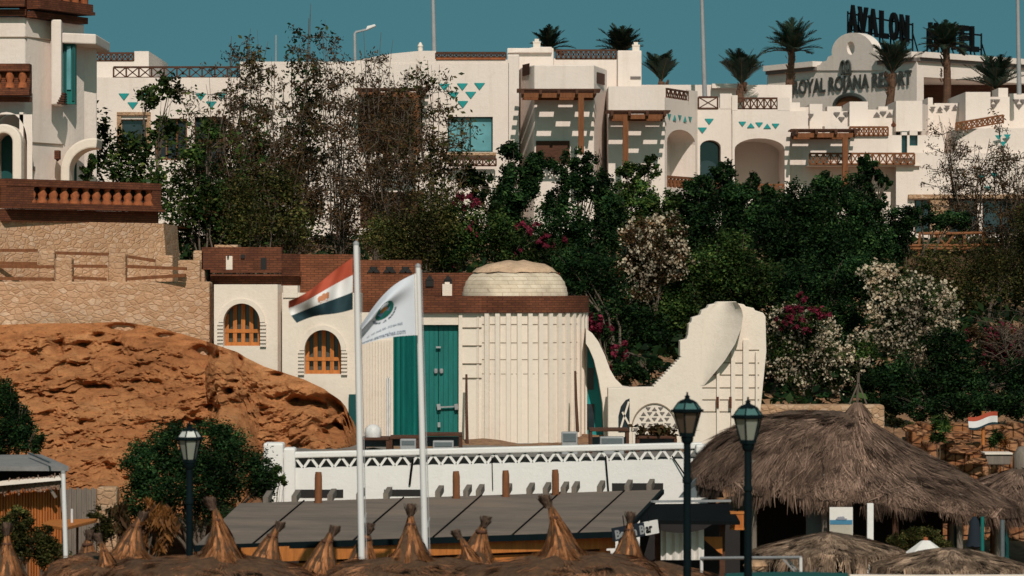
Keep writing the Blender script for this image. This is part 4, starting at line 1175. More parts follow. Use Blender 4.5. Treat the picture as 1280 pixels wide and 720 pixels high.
# resort building with the lettering
hr = thing('resort_building', 'white resort building with curved gable and ROYAL ROJANA RESORT lettering', 'hotel', (X(1140, 172), 176, 9.4))
pA = Vector((X(960, 181), 181, 0)); pB = Vector((X(1146, 170), 170, 0)); pC = Vector((X(1330, 178), 178, 0))
ztop = 20.05
da = (pB - pA).normalized(); db = (pC - pB).normalized()
mb = MB()
lb_ = (pC - pB).length
mb.prism([(pA.x, pA.y), (pB.x, pB.y), (pB.x, pB.y + .6), (pA.x, pA.y + .6)], 9, ztop - .5)
qr = arch_wall(mb, (pB.x, pB.y), (db.x, db.y), lb_, 9, ztop - .5, [(.55, lb_ - .1, 15.9, Z(98, 171.5), 0)], .6)
mb.face(qr(.9, Z(98, 171.5), .6), qr(lb_, Z(98, 171.5), .6), qr(lb_, Z(98, 171.5), 5.5), qr(6.6, Z(98, 171.5), 5.5))
mb.face(qr(6.5, 9, 5.5), qr(lb_, 9, 5.5), qr(lb_, ztop - .5, 5.5), qr(6.5, ztop - .5, 5.5)); mb.face(qr(.3, ztop - .5), qr(lb_, ztop - .5), qr(lb_, ztop - .5, 8), qr(9.5, ztop - .5, 8))
mb.face((pA.x, pA.y, ztop - .5), (pB.x, pB.y, ztop - .5), (pB.x + 3, pB.y + 9, ztop - .5), (pA.x + 3, pA.y + 9, ztop - .5))
mb.build('wall', M['hotel'], hr)
mb = MB()
na = Vector((da.y, -da.x, 0)); nb = Vector((db.y, -db.x, 0))
def strip_poly(p, q, o1, o2): return [((p + o1).x, (p + o1).y), ((q + o1).x, (q + o1).y), ((q + o2).x, (q + o2).y), ((p + o2).x, (p + o2).y)]
def on_a(px, py):      # point of the lettered face met at this bearing and height
    t0, t1 = 0., 1.
    for _ in range(40):
        t = (t0 + t1) / 2; p = pA.lerp(pB, t)
        if p.x / p.y < (px - 640) / F: t0 = t
        else: t1 = t
    return Vector((p.x, p.y, Z(py, p.y)))
def along(px): q_ = on_a(px, 80); return Vector((q_.x, q_.y, 0))
mb.prism(strip_poly(pA, along(1022), na * .35, na * -.5), ztop - .3, ztop); mb.prism(strip_poly(along(1099.5), pB + na * .02, na * .35, na * -.5), ztop - .3, ztop); mb.prism(strip_poly(pB + db * .0, pC, nb * .35, nb * -.5), ztop - .304, ztop - .004)
mb.build('cornice', M['hotel'], hr)
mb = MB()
mb.prism(strip_poly(pA, along(1022), na * .18, na * -.1), ztop - .5, ztop - .301); mb.prism(strip_poly(along(1099.5), pB, na * .18, na * -.1), ztop - .5, ztop - .301); mb.prism(strip_poly(pB, pC, nb * .18, nb * -.1), ztop - .502, ztop - .305); mb.build('cornice_shadow_band', M['greytile'], hr)  # grey strip stands for the shade under the cornice
# curved gable with an oval hole
gx = [(1018, 88), (1018, 82), (1026, 81), (1029, 77), (1034, 76), (1036, 71), (1041, 69)] + [(1067 - 26.5 * math.cos(t), 66 - 25 * math.sin(t)) for t in np.linspace(0.05, math.pi - .05, 22)] + [(1094, 63), (1098, 64), (1099, 75), (1104, 76), (1104, 88)]
ho = [(1064.5 - 5 * math.cos(t), 60 - 8.5 * math.sin(t)) for t in np.linspace(0, 2 * math.pi, 17)[:-1]]
outer = [on_a(*p) + na * .06 for p in gx]; inner = [on_a(*p) + na * .06 for p in ho]
bm = bmesh.new()
vo = [bm.verts.new(p) for p in outer]; vi = [bm.verts.new(p) for p in inner]
eds = [bm.edges.new((v[i], v[(i + 1) % len(v)])) for v in (vo, vi) for i in range(len(v))]
bmesh.ops.triangle_fill(bm, use_beauty=True, edges=eds)
r_ = bmesh.ops.extrude_face_region(bm, geom=bm.faces[:])
bmesh.ops.translate(bm, verts=[v for v in r_['geom'] if isinstance(v, bmesh.types.BMVert)], vec=na * -.55)
bmesh.ops.recalc_face_normals(bm, faces=bm.faces)
me = bpy.data.meshes.new('gable'); bm.to_mesh(me); bm.free()
link('gable', me, M['hotel'], hr)
mb = MB(); mb.pbox(1150, 1330, 98, 136, 176.9, .1); mb.build('terrace_recess', M['darkwood'], hr)
mb = MB(); mb.box(X(1148, 172), X(1340, 172), 171.8, 177, 15.6, 15.85); mb.build('terrace_floor', M['hotel'], hr)
p0 = on_a(992, 118); w0 = 0
wid = (on_a(1141, 103) - p0).length
mb = MB(); text_into(mb, 'ROYAL ROJANA RESORT', p0 + na * .085, da, 1.1, .02, fat=.022, sx=1.)
me_w = max((Vector(v) - p0).dot(da) for v in mb.v)
k_ = wid / me_w
mb.v = [tuple(p0 + (Vector(v) - p0) + da * ((Vector(v) - p0).dot(da) * (k_ - 1))) for v in mb.v]
mb.build('lettering', M['lettergrey'], hr)
mb = MB(); c_ = on_a(1059.5, 85)
for r1, r2 in ((.38, .3),):
    for cx_, s_ in ((-.22, 1), (.2, 1)):
        pts = [c_ + na * .15 + da * (cx_ + r1 * .6 * math.cos(t)) + Vector((0, 0, r1 * math.sin(t))) for t in np.linspace(-1.2, 4.2, 18)]
        mb.tube(pts, .07, 5)
mb.tube([c_ + na * .08 + da * -.35 + Vector((0, 0, .42)), c_ + na * .08 + Vector((0, 0, 0)), c_ + na * .08 + da * .4 + Vector((0, 0, -.36))], .06, 5)
mb.tube([c_ + na * .08 + da * -.4 + Vector((0, 0, .33)), c_ + na * .08 + da * -.42 + Vector((0, 0, -.28))], .06, 5)
mb.build('emblem', M['lettergrey'], hr)
mb = MB(); aw = [on_a(1064 - 20 * math.cos(t), 134 - 15.5 * math.sin(t)) + na * .05 for t in np.linspace(0, math.pi, 16)]
mb.tube(aw, .13, 6); mb.build('arch_trim', M['lettergrey'], hr)
mb = MB(); mb.face(*[on_a(1064 - 19 * math.cos(t), 134 - 14.5 * math.sin(t)) + na * .02 for t in np.linspace(0, math.pi, 16)]); mb.build('arch_window', M['wood'], hr)
# rooftop letters on a steel frame, seen from behind the gable
def rooftop_sign(label, body, px0, px1, ybase0, ybase1, hpx0, hpx1, Y0, Y1_):
    s = thing('rooftop_sign', label, 'sign', (X(px0, Y0), Y0, ztop - .5))
    a = P(px0, ybase0, Y0); b = P(px1, ybase1, Y1_); d = (b - a); ln = d.length; d.normalize()
    n = len(body)
    for i, ch in enumerate(body):
        t = (i + .08) / n
        mb = MB(); o = a.lerp(b, t); hh = (hpx0 + (hpx1 - hpx0) * t) * o.y / F
        cw = text_into(mb, ch, (0, 0, 0), (1, 0, 0), hh / .73, .12, fat=.065)
        kx = ln / n * .8 / cw
        dn = Vector((d.x, d.y, 0)).normalized(); nn = Vector((dn.y, -dn.x, 0))
        mb.v = [tuple(o + d * v[0] * kx + nn * -v[1] * .9 + Vector((0, 0, v[2]))) for v in mb.v]
        mb.build('letter', M['black'], s)
    mb = MB()
    for t in np.linspace(0, 1.06, n + 1):
        o = a.lerp(b, t); bk = Vector((.2, 1.2, 0)); hh = (hpx0 + (hpx1 - hpx0) * t) * o.y / F
        mb.bar((o.x, o.y + .35, ztop - .5), (o.x, o.y + .35, o.z + hh * .75), .09); mb.bar((o.x + .8, o.y + 1.4, ztop - .5), (o.x, o.y + .4, o.z + hh * .4), .06)
    for f in (.1, .68): mb.bar(a + Vector((0, .4, f * hpx0 * Y0 / F)), b + (b - a) * .06 + Vector((0, .4, f * hpx1 * Y1_ / F)), .09)
    mb.build('steel_frame', M['black'], s)
rooftop_sign('black rooftop letters spelling AVALON on a steel frame above the curved gable', 'AVALON', 1060.5, 1137, 39.5, 52, 35, 33, 184, 180)
rooftop_sign('black rooftop letters standing behind the tall palm right of the gable', 'HOTEL', 1160, 1224, 58, 64, 31, 31, 179, 182)

# masts and the roof lamp
def mast(px, py_b, Y, label, lean=2):
    o = MB().tube([P(px + lean, py_b, Y), P(px, -12, Y)], [.11, .08], 8).build('roof_mast', M['greymetal'], smooth=50, loc=tuple(P(px + lean, py_b, Y)))
    tag(o, label, 'mast')
mast(541, 76, 146, 'white mast rising from the hotel roof above the left wing')
mast(877, 122, 145.5, 'tall white mast between the two small round palms on the arcade roof', 4)
mast(1272, 118, 144.8, 'tall grey mast at the right edge beside the low palm')
mast(345, 84, 150, 'thin short aerial on the roof behind the bare trees', 0)
bpy.data.objects['roof_mast.003'].data.transform(Matrix.Diagonal((.35, .35, .42, 1)))
sl_ = thing('street_lamp', 'grey street lamp with one angled arm showing over the bare trees', 'street lamp', tuple(P(444, 80, 150)))
MB().tube([P(444, 82, 150), P(443.5, 42, 150), P(445, 40, 150), P(458, 37, 150)], [.08, .07, .06, .05], 6).build('post', M['greymetal'], sl_, smooth=50)
MB().slab([(X(457, 150), Z(38.5, 150)), (X(459, 150), Z(33, 150)), (X(469, 150), Z(30.5, 150)), (X(470, 150), Z(33, 150))], 149.8, 150.2).build('lamp_head', M['whitemetal'], sl_, bevel=.03)
# log fence and dry stone wall at the right
lf = thing('log_fence', 'orange log fence with V braces above the rubble wall at the right', 'fence', tuple(P(1190, 316, 118)))
Yf_ = 118
for x0, y0_, x1, y1_ in ((1136, 307, 1262, 306), (1138, 311, 1220, 310), (1152, 292, 1235, 291)):
    MB().tube([P(x0, y0_, Yf_), P((x0 + x1) / 2, (y0_ + y1_) / 2 + .4, Yf_), P(x1, y1_, Yf_)], .055, 7).build('rail', M['logwood'], lf, smooth=50)
for x0, y0_, x1, y1_ in ((1168, 291, 1182, 307), (1195, 291, 1182, 307), (1150, 290, 1148, 320), (1229, 290, 1230, 320), (1205, 291, 1206, 316)):
    MB().tube([P(x0, y0_, Yf_ + .05), P(x1, y1_, Yf_ + .05)], .05, 7).build('brace', M['logwood'], lf, smooth=50)
o = MB().pbox(1132, 1330, 314, 480, 118.2, .8).build('rubble_wall', stone('mossy_rubble', (.1, .06, .04), (.16, .09, .055), (.2, .12, .075), (.03, .022, .015), 1.8, 2.6), bevel=.06)
tag(o, 'dark rubble retaining wall under the log fence behind the white blossom', 'wall')

# ------------------------------------------------------------------ vegetation
def clumps_px(lst, Y, kd=.9):
    out = []
    for c in lst:
        px, py, rx, ry = c[:4]; yy = Y + (c[4] if len(c) > 4 else 0)
        k = yy / F
        out.append((tuple(P(px, py, yy)), rx * k, (rx + ry) / 2 * k * kd, ry * k))
    return out

def limb(mb, a, b, r0, r1, n=5, wob=.12, seg=5):
    a = Vector(a); b = Vector(b); ln = (b - a).length
    pts = []
    for i in range(seg + 1):
        t = i / seg
        p = a.lerp(b, t)
        p.z += ln * .12 * math.sin(math.pi * t) * .3
        if 0 < i < seg: p += Vector((rng.uniform(-1, 1), rng.uniform(-1, 1), rng.uniform(-.4, .4))) * wob * ln * .25
        pts.append(p)
    mb.tube(pts, [r0 + (r1 - r0) * i / seg for i in range(seg + 1)], n, cap=False)
    return pts

def tree(name, label, cat, base, Y, lst, n, size, mt='leaf', r0=.16, stems=1, flowers=None, group=None, droop=0., twigs=14, tight=.2, shell=.62, aspect=.5, sub=26, zbase=None):
    bx_ = X(base, Y); by_ = Y
    bz = zbase if zbase is not None else hz(bx_, by_) - .15
    t = thing(name, label, cat, (bx_, by_, bz), group)
    cl = clumps_px(lst, Y)
    mb = MB()
    for s in range(stems):
        off = Vector((rng.uniform(-.5, .5), rng.uniform(-.4, .4), 0)) * (.0 if stems == 1 else .6)
        own = cl if stems == 1 else [c for i, c in enumerate(cl) if i % stems == s]
        if not own: continue
        st_ = Vector((bx_, by_, bz)) + off
        mean = Vector((sum(c[0][0] for c in own) / len(own), sum(c[0][1] for c in own) / len(own), min(c[0][2] - c[3] * .3 for c in own)))
        fork = st_.lerp(mean, .55); fork.z = max(fork.z, st_.z + .3)
        limb(mb, st_, fork, r0, r0 * .7)
        for c in own:
            tip = Vector(c[0]) + Vector((0, 0, c[3] * .2))
            pts = limb(mb, fork, tip, r0 * .6, r0 * .22)
            for _ in range(twigs // 3):
                d = Vector((rng.gauss(0, 1), rng.gauss(0, 1), rng.gauss(.3, 1))).normalized()
                e = tip + Vector((d.x * c[1], d.y * c[2], d.z * c[3])) * rng.uniform(.6, .95)
                limb(mb, pts[rng.choice((2, 3, 4))], e, r0 * .2, r0 * .07, 4, seg=3)
    mb.build('trunk', M['bark'], t, smooth=60)
    if size < .24: n, size, sub, tight = int(n * 2.8), size * .55, int(sub * 3.6), tight * .78
    elif aspect > .3: n, size = int(n * 1.6), size * .72
    C = clump_points(cl, n, sub, tight, shell)
    link('crown', quads(leaf_quads(C, size, .4, droop, aspect), TONE), M[mt], t)
    if flowers:
        fm, fn, fs = flowers[:3]
        fc = clumps_px(flowers[3], Y - .3) if len(flowers) > 3 else cl
        fn, fs = int(fn * 1.7), fs * .72
        C = clump_points(fc, fn, 14, .13, .9)
        link('blossom', quads(leaf_quads(C, fs, .2, 0, .8)), M[fm], t)
    return t

def sparse(label, base, Y, ells, stems, leaves, seed, size=.13, mt='leafdry', group='bare slender trees before the hotel', mt2=None):
    """slender half bare tree: a fan of thin stems, side twigs and small hanging leaves"""
    rs = random.Random(seed)
    bx_ = X(base, Y); bz = hz(bx_, Y) - .1
    t = thing('bare_tree', label, 'tree', (bx_, Y, bz), group)
    mb = MB(); pts_leaf = []
    b0 = Vector((bx_, Y, bz))
    for s in range(stems):
        e = ells[s % len(ells)]
        ang_ = rs.uniform(0, 2 * math.pi); rr = math.sqrt(rs.random())
        tip = P(e[0] + e[2] * rr * math.cos(ang_), e[1] + e[3] * rr * math.sin(ang_) - e[3] * .25, Y)
        tip.y += rs.uniform(-1.2, 1.2)
        mid = Vector((b0.x + (tip.x - b0.x) * rs.uniform(.2, .4), b0.y + (tip.y - b0.y) * .4, b0.z + (tip.z - b0.z) * .5))
        N_ = 9; path = []
        for i in range(N_ + 1):
            u = i / N_
            p = b0 * (1 - u) ** 2 + mid * 2 * u * (1 - u) + tip * u * u
            p += Vector((rs.gauss(0, .06), rs.gauss(0, .06), 0)) * (1 if i else 0)
            path.append(p)
        r0 = rs.uniform(.026, .05)
        mb.tube(path, [r0 * (1 - .82 * i / N_) for i in range(N_ + 1)], 5, cap=False)
        for k_ in range(rs.randint(9, 14)):
            u = rs.uniform(.3, 1.0); a = path[min(N_, int(u * N_))]
            ln = rs.uniform(.5, 1.5) * (1.25 - u * .6)
            d = Vector((rs.gauss(0, 1), rs.gauss(0, .8), rs.uniform(.1, 1.1))).normalized()
            e1 = a + d * ln * .6; e2 = a + d * ln + Vector((rs.gauss(0, .1), 0, -.05))
            mb.tube([a, e1, e2], [r0 * .34, r0 * .25, .008], 4, cap=False)
            for q_ in range(4):
                f = rs.uniform(.25, 1); pb = a.lerp(e2, f)
                d2 = (d + Vector((rs.gauss(0, .9), rs.gauss(0, .9), rs.gauss(0, .5)))).normalized() * rs.uniform(.2, .5)
                mb.tube([pb, pb + d2], [.011, .005], 3, cap=False)
                pts_leaf.append((pb + d2 * .5, pb + d2))
    o = mb.build('trunk', M['bark'], t)
    if leaves > 1500: leaves, size = int(leaves * 2.), size * .98
    k = nrng.integers(0, len(pts_leaf), leaves)
    A = np.array([p[0] for p in pts_leaf])[k]; B = np.array([p[1] for p in pts_leaf])[k]
    C = A + (B - A) * nrng.random((leaves, 1)) * 1.1 + nrng.normal(size=(leaves, 3)) * .085
    link('crown', quads(leaf_quads(C, size, .0, .7, .36), nrng.uniform(.6, 1.5, len(C))), M[mt], t)
    if mt2:
        k = nrng.integers(0, len(pts_leaf), leaves // 3)
        C = np.array([p[1] for p in pts_leaf])[k] + nrng.normal(size=(len(k), 3)) * .16
        link('leaf_tufts', quads(leaf_quads(C, size * 1.4, .3, 0, .5), np.full(len(C), 1.1)), M[mt2], t)
    return t

# bare slender trees in front of the left hotel wing
sparse('slender half bare tree whose twigs reach the white wall beside the rail with crossed bars', 262, 108, [(262, 120, 38, 85), (290, 80, 30, 50)], 12, 3000, 1)
sparse('tall wispy tree with its thin top high above the hotel roof', 372, 110, [(384, 40, 9, 38), (370, 130, 40, 70), (395, 110, 35, 70)], 12, 3600, 2, mt2='leaf')
sparse('bare tree with a rounded twiggy crown left of the grey roof lamp', 312, 111, [(318, 110, 45, 70), (300, 60, 20, 30), (325, 180, 40, 60)], 13, 3600, 3, mt2='leafolive')
sparse('leaning bare tree with grey stems in the middle of the row before the hotel', 428, 106, [(420, 130, 40, 70), (450, 110, 35, 60), (412, 60, 16, 38)], 14, 3600, 4)
sparse('bare tree right of the grey roof lamp with twigs over the hotel parapet', 470, 112, [(468, 70, 24, 38), (490, 120, 40, 60), (500, 90, 30, 40)], 12, 3200, 5)
sparse('thin bare tree with grey forked stems before the dark balcony opening', 548, 107, [(530, 160, 34, 70), (565, 200, 30, 60), (540, 120, 22, 40)], 11, 2600, 6, mt2='leafolive')
sparse('dry brown tree with drooping leaf bunches in front of the lower right hotel windows', 1212, 119, [(1195, 190, 22, 60), (1222, 200, 25, 60), (1180, 185, 14, 40)], 12, 2600, 7, .12)
sparse('dry twiggy tree at the right edge against the white hotel wall', 1262, 117, [(1265, 200, 25, 60), (1250, 180, 22, 60), (1285, 210, 24, 70)], 12, 3200, 8, .12)
# leafy trees
G = 'leafy trees along the garden slope'
tree('leafy_tree', 'loose leafy tree with tufts on bare stems in front of the far left hotel windows', 'tree', 178, 108, [(122, 165, 16, 26), (134, 205, 20, 22), (112, 190, 10, 18), (186, 122, 13, 16), (212, 112, 13, 22), (170, 190, 26, 28), (205, 160, 15, 20), (228, 222, 26, 34), (190, 240, 30, 40), (160, 225, 20, 20)], 3600, .26, 'leafmid', .07, 3, group=G, tight=.26)
tree('leafy_tree', 'dark leafy tree between the brick balustrade and the bare trees', 'tree', 262, 105, [(240, 190, 16, 24), (255, 245, 26, 36), (226, 275, 20, 38), (290, 268, 22, 34), (262, 160, 10, 16)], 2100, .24, 'leafmid', .07, 2, group=G, tight=.3)
tree('leafy_tree', 'olive brown bush behind the first brick parapet under the bare trees', 'shrub', 335, 101, [(320, 280, 40, 28), (370, 285, 36, 24), (300, 245, 24, 28), (350, 235, 26, 24)], 2600, .2, 'leafolive', .06, 3, group=G, tight=.35, shell=.4)
tree('leafy_tree', 'twiggy olive shrub right of the taller flagpole top behind the brick', 'shrub', 510, 100, [(480, 295, 34, 22), (520, 285, 36, 30), (548, 262, 26, 40), (505, 320, 40, 16)], 4200, .17, 'leafolive', .05, 3, group=G, tight=.4, shell=.3)
tree('leafy_tree', 'upright dark green tree just right of the teal sliding window', 'tree', 650, 108, [(636, 200, 15, 20), (646, 235, 22, 26), (628, 262, 20, 26), (662, 225, 14, 22), (600, 235, 15, 20), (583, 218, 13, 16), (668, 204, 13, 15), (640, 290, 28, 26)], 7500, .22, 'leaf', .09, 2, group=G)
tree('leafy_tree', 'dark tree with pale forked stems above the low dome', 'tree', 714, 102, [(700, 205, 20, 15), (730, 200, 16, 18), (716, 235, 20, 20), (745, 232, 20, 22), (690, 250, 18, 18), (760, 262, 20, 24), (705, 280, 34, 30), (742, 300, 30, 30)], 7500, .2, 'leaf', .085, 3, group=G)
tree('leafy_tree', 'green shrub with magenta blossom behind the brick left of the dome', 'shrub', 600, 101, [(575, 285, 30, 34), (610, 290, 34, 34), (650, 310, 40, 30), (560, 320, 24, 26), (690, 330, 40, 30)], 6500, .2, 'leafmid', .06, 3, flowers=('pinkflower', 420, .17, [(598, 285, 16, 10), (583, 252, 18, 10), (566, 338, 8, 10), (660, 285, 14, 8), (690, 302, 18, 8), (720, 318, 8, 8), (650, 318, 10, 5)]), group=G)
tree('leafy_tree', 'green tree with loose top tufts before the second timber pergola', 'tree', 795, 106, [(788, 215, 16, 12), (810, 208, 15, 14), (775, 240, 18, 16), (800, 245, 24, 18), (830, 255, 20, 16), (770, 285, 30, 28), (815, 290, 34, 30)], 7500, .21, 'leafmid', .08, 2, group=G)
tree('leafy_tree', 'dark rounded tree below the arched hotel balconies', 'tree', 880, 107, [(878, 235, 22, 16), (905, 215, 15, 16), (918, 240, 24, 18), (860, 262, 26, 22), (895, 275, 36, 34), (935, 265, 28, 26), (850, 300, 30, 28), (940, 230, 14, 12), (955, 275, 22, 30), (960, 245, 14, 14)], 15000, .2, 'leaf', .14, 1, group=G)
tree('leafy_tree', 'large dark dense tree with a tall right hand tuft in front of the hotel railing', 'tree', 1030, 104, [(1030, 232, 17, 16), (1082, 205, 12, 14), (1092, 222, 14, 12), (1106, 230, 9, 9), (1072, 240, 22, 20), (1000, 255, 34, 24), (1045, 265, 42, 34), (1085, 270, 24, 26), (985, 300, 44, 44), (1040, 320, 55, 50), (1090, 312, 26, 30), (1100, 250, 9, 9)], 25000, .2, 'leaf', .2, 1, group=G)
tree('leafy_tree', 'mid green round bush between the dark trees in the centre of the slope', 'shrub', 905, 98, [(895, 335, 44, 34), (930, 355, 40, 40), (870, 375, 40, 40), (915, 310, 30, 22), (840, 400, 40, 44), (900, 420, 50, 40)], 15000, .19, 'leafmid', .1, 2, group=G)
tree('leafy_tree', 'shadowed dark bush directly behind the flying arch and dome', 'shrub', 770, 97, [(740, 345, 30, 30), (770, 380, 34, 44), (800, 420, 34, 44), (760, 440, 30, 40), (715, 340, 30, 26), (786, 466, 24, 18, -5), (812, 468, 18, 14, -5)], 9000, .19, 'leaf', .09, 2, group=G)
tree('leafy_tree', 'dark bush behind the stepped top of the sculpted wall', 'shrub', 980, 99, [(960, 380, 34, 40), (1000, 370, 40, 40), (1050, 380, 34, 34), (970, 440, 30, 44), (1070, 350, 30, 30), (1035, 430, 40, 50)], 11000, .19, 'leaf', .1, 2, group=G)
tree('leafy_tree', 'green bush below the hotel lintel left of the orange log fence', 'shrub', 1140, 112, [(1128, 275, 18, 20), (1150, 268, 18, 13), (1122, 305, 16, 24), (1190, 275, 22, 12), (1172, 280, 14, 8)], 4500, .19, 'leaf', .08, 2, group=G)
tree('leafy_tree', 'low dark green bush on the slope under the cream blossom mass', 'shrub', 1160, 95, [(1130, 470, 34, 30), (1170, 480, 40, 34), (1210, 490, 34, 28), (1100, 490, 30, 26), (1190, 440, 34, 28), (1250, 490, 36, 30), (1290, 480, 34, 36)], 11000, .19, 'leaf', .09, 3, group=G)
tree('leafy_tree', 'brown and olive shrub in front of the dark rubble wall at the right', 'shrub', 1225, 111, [(1160, 340, 28, 30), (1210, 335, 30, 30), (1250, 345, 34, 34), (1200, 380, 30, 30), (1285, 330, 26, 44), (1290, 290, 22, 30)], 7000, .18, 'leafolive', .06, 3, group=G, tight=.35)
tree('leafy_tree', 'low dark shrub along the top of the dry stone beds behind the small striped flag', 'shrub', 1210, 92.5, [(1120, 505, 22, 12), (1150, 512, 24, 12), (1185, 510, 26, 14), (1215, 505, 24, 16), (1250, 508, 26, 14), (1285, 505, 26, 16)], 6500, .17, 'leaf', .05, 3, group=G)
# bougainvillea
GB = 'flowering bougainvillea bushes on the slope'
tree('bougainvillea', 'pale cream bougainvillea left of the dark tree in the middle of the slope', 'shrub', 815, 97.5, [(800, 300, 26, 26), (830, 295, 26, 28), (810, 330, 34, 30), (795, 355, 26, 28), (845, 330, 20, 26)], 3800, .17, 'leafdry', .07, 2, flowers=('whiteflower', 1900, .13), group=GB)
tree('bougainvillea', 'largest round mass of cream blossom above the right side of the thatched hut', 'shrub', 1140, 97, [(1150, 375, 40, 30), (1170, 400, 30, 34), (1130, 410, 36, 34), (1110, 380, 26, 28), (1150, 430, 36, 26), (1100, 345, 26, 16), (1185, 425, 14, 26)], 5200, .16, 'leafmid', .08, 2, flowers=('whiteflower', 5200, .14), group=GB)
tree('bougainvillea', 'mixed pink and cream bougainvillea behind the low pale stone wall', 'shrub', 1000, 96, [(985, 405, 30, 26), (1020, 420, 30, 30), (975, 440, 26, 36), (1010, 460, 34, 34), (1050, 460, 26, 30), (1075, 440, 20, 26)], 4600, .16, 'leafmid', .08, 2, flowers=('whiteflower', 2300, .13), group=GB)
tree('bougainvillea', 'small bright pink bougainvillea spray over the pink and cream bush', 'shrub', 1005, 95, [(995, 392, 14, 9), (1022, 390, 16, 8), (1003, 372, 7, 6), (980, 402, 10, 10), (1005, 410, 14, 6)], 700, .14, 'leafmid', .012, 1, flowers=('pinkflower', 520, .13), group=GB, zbase=Z(425, 95), twigs=0)
tree('bougainvillea', 'pink bougainvillea trailing beside the flying arch of the domed house', 'shrub', 755, 93, [(742, 405, 10, 16), (756, 415, 10, 14), (775, 440, 12, 12), (772, 455, 7, 10)], 700, .16, 'leaf', .04, 2, flowers=('pinkflower', 420, .16), group=GB)
tree('bougainvillea', 'deep magenta bougainvillea at the right edge of the slope', 'shrub', 1262, 98, [(1255, 425, 26, 18), (1280, 440, 26, 30), (1240, 440, 20, 16), (1265, 465, 20, 24), (1225, 420, 18, 14)], 3000, .17, 'leafdry', .05, 2, flowers=('pinkflower', 1300, .13), group=GB)
# thin grey bare shrub over the magenta mass
sparse('wispy bare tree with twigs in front of the timber pergola at the left wing', 500, 104, [(500, 170, 40, 60), (470, 200, 40, 60)], 12, 3200, 21)
sparse('bare tree with brown leaves before the dark left hotel windows', 300, 106, [(270, 190, 34, 60), (245, 150, 24, 50), (310, 200, 34, 50)], 13, 3600, 22, mt2='leafmid')
sparse('bare brown leaved tree between the two tallest wispy ones', 345, 107, [(345, 170, 40, 60), (375, 200, 40, 50), (340, 110, 24, 40)], 13, 3600, 23)
sparse('leafless grey shrub above the magenta blossom at the right edge', 1270, 97, [(1260, 395, 22, 24), (1285, 385, 20, 30), (1240, 410, 14, 16)], 6, 300, 12)
tree('leafy_tree', 'small leafy shrub growing through the right hand white arch of the corner house', 'shrub', 106, 98, [(109, 214, 8, 14), (116, 200, 7, 14), (106, 226, 7, 8)], 500, .2, 'leafmid', .03, 1, zbase=Z(250, 98))
# lower bushes
tree('garden_bush', 'large dark green bush behind the left lamp post at the foot of the orange rock', 'shrub', 245, 74.5, [(180, 580, 28, 30), (220, 560, 36, 30), (265, 560, 40, 34), (300, 590, 40, 34), (240, 610, 60, 40), (180, 625, 30, 30), (330, 610, 16, 20), (275, 545, 14, 14)], 17000, .13, 'leaf', .09, 2)
tree('garden_bush', 'dark conifer like bush at the left edge against the orange rock', 'shrub', 14, 78, [(8, 500, 14, 26), (20, 535, 24, 26), (40, 550, 16, 18), (0, 550, 20, 26), (28, 515, 10, 16)], 5000, .13, 'leaf', .07, 1)
tree('garden_bush', 'olive green bush in front of the orange cane hut at the lower left', 'shrub', 35, 64, [(10, 670, 26, 22), (40, 680, 26, 20), (62, 690, 20, 16), (22, 650, 18, 14), (55, 670, 14, 12)], 5500, .11, 'leafolive', .05, 2)
tree('garden_bush', 'small olive bush between the plank fence and the dead palm fronds', 'shrub', 132, 68, [(125, 645, 14, 14), (140, 655, 14, 18), (128, 668, 16, 14)], 1800, .11, 'leafolive', .04, 2)
tree('garden_bush', 'leafy sprays hanging over the left end of the zigzag wall', 'shrub', 345, 77, [(338, 590, 12, 18), (350, 605, 10, 10), (332, 615, 12, 10)], 900, .13, 'leafmid', .03, 2)
tree('garden_bush', 'trimmed olive green hedge beside the white parasol under the thatch', 'shrub', 1145, 73, [(1130, 676, 20, 11), (1160, 674, 24, 12), (1145, 668, 16, 8), (1180, 682, 10, 8)], 4500, .1, 'leafolive', .04, 3)
tree('garden_bush', 'small spiky green plant on the stony slope above the thatched hut', 'plant', 1176, 86, [(1176, 533, 10, 14), (1170, 548, 8, 8)], 500, .3, 'leafmid', .03, 1, aspect=.18)
tree('garden_bush', 'little agave like tuft beside the small striped flag', 'plant', 1246, 86, [(1246, 552, 7, 10)], 220, .28, 'leafmid', .03, 1, aspect=.16)
tree('garden_bush', 'low yellow green scrub where the thatched roof meets the slope', 'plant', 1122, 87, [(1118, 526, 10, 7), (1134, 532, 8, 6)], 700, .14, 'leafolive', .03, 2)
tree('garden_bush', 'tall orange dry grass tuft right of the small striped flag', 'plant', 1253, 86.5, [(1254, 542, 4, 14), (1257, 550, 4, 10)], 160, .4, 'leafbrown', .02, 1, aspect=.08)
tree('dead_plant', 'withered brown banana like plant with hanging fronds by the straw umbrellas', 'plant', 190, 65, [(188, 650, 12, 16), (205, 655, 10, 22), (178, 665, 8, 14), (198, 680, 12, 12), (190, 630, 7, 7)], 900, .28, 'leafbrown', .04, 3, droop=1.2, aspect=.25)
tree('dead_plant', 'grey brown withered plant left of the banana like one', 'plant', 152, 65.5, [(150, 642, 9, 10), (156, 655, 10, 16), (165, 668, 9, 12)], 650, .26, 'leafdry', .04, 2, droop=1.2, aspect=.22)
# ground cover over the slope
gc = []
for _ in range(26000):
    y = rng.uniform(93, 134); x = rng.uniform(-.165, .175) * y
    if abs(x) > 0 and (x / y * F + 640) > 1118 and y < 97: continue
    gc.append((x, y, hz(x, y) + abs(rng.gauss(0, .3))))
o = link('ground_cover', quads(leaf_quads(np.array(gc), .34, .5, 0, .55), nrng.uniform(.4, 1.3, len(gc))), M['leaf']); tag(o, 'low dark leaves covering the garden slope', 'ground cover', kind='stuff')

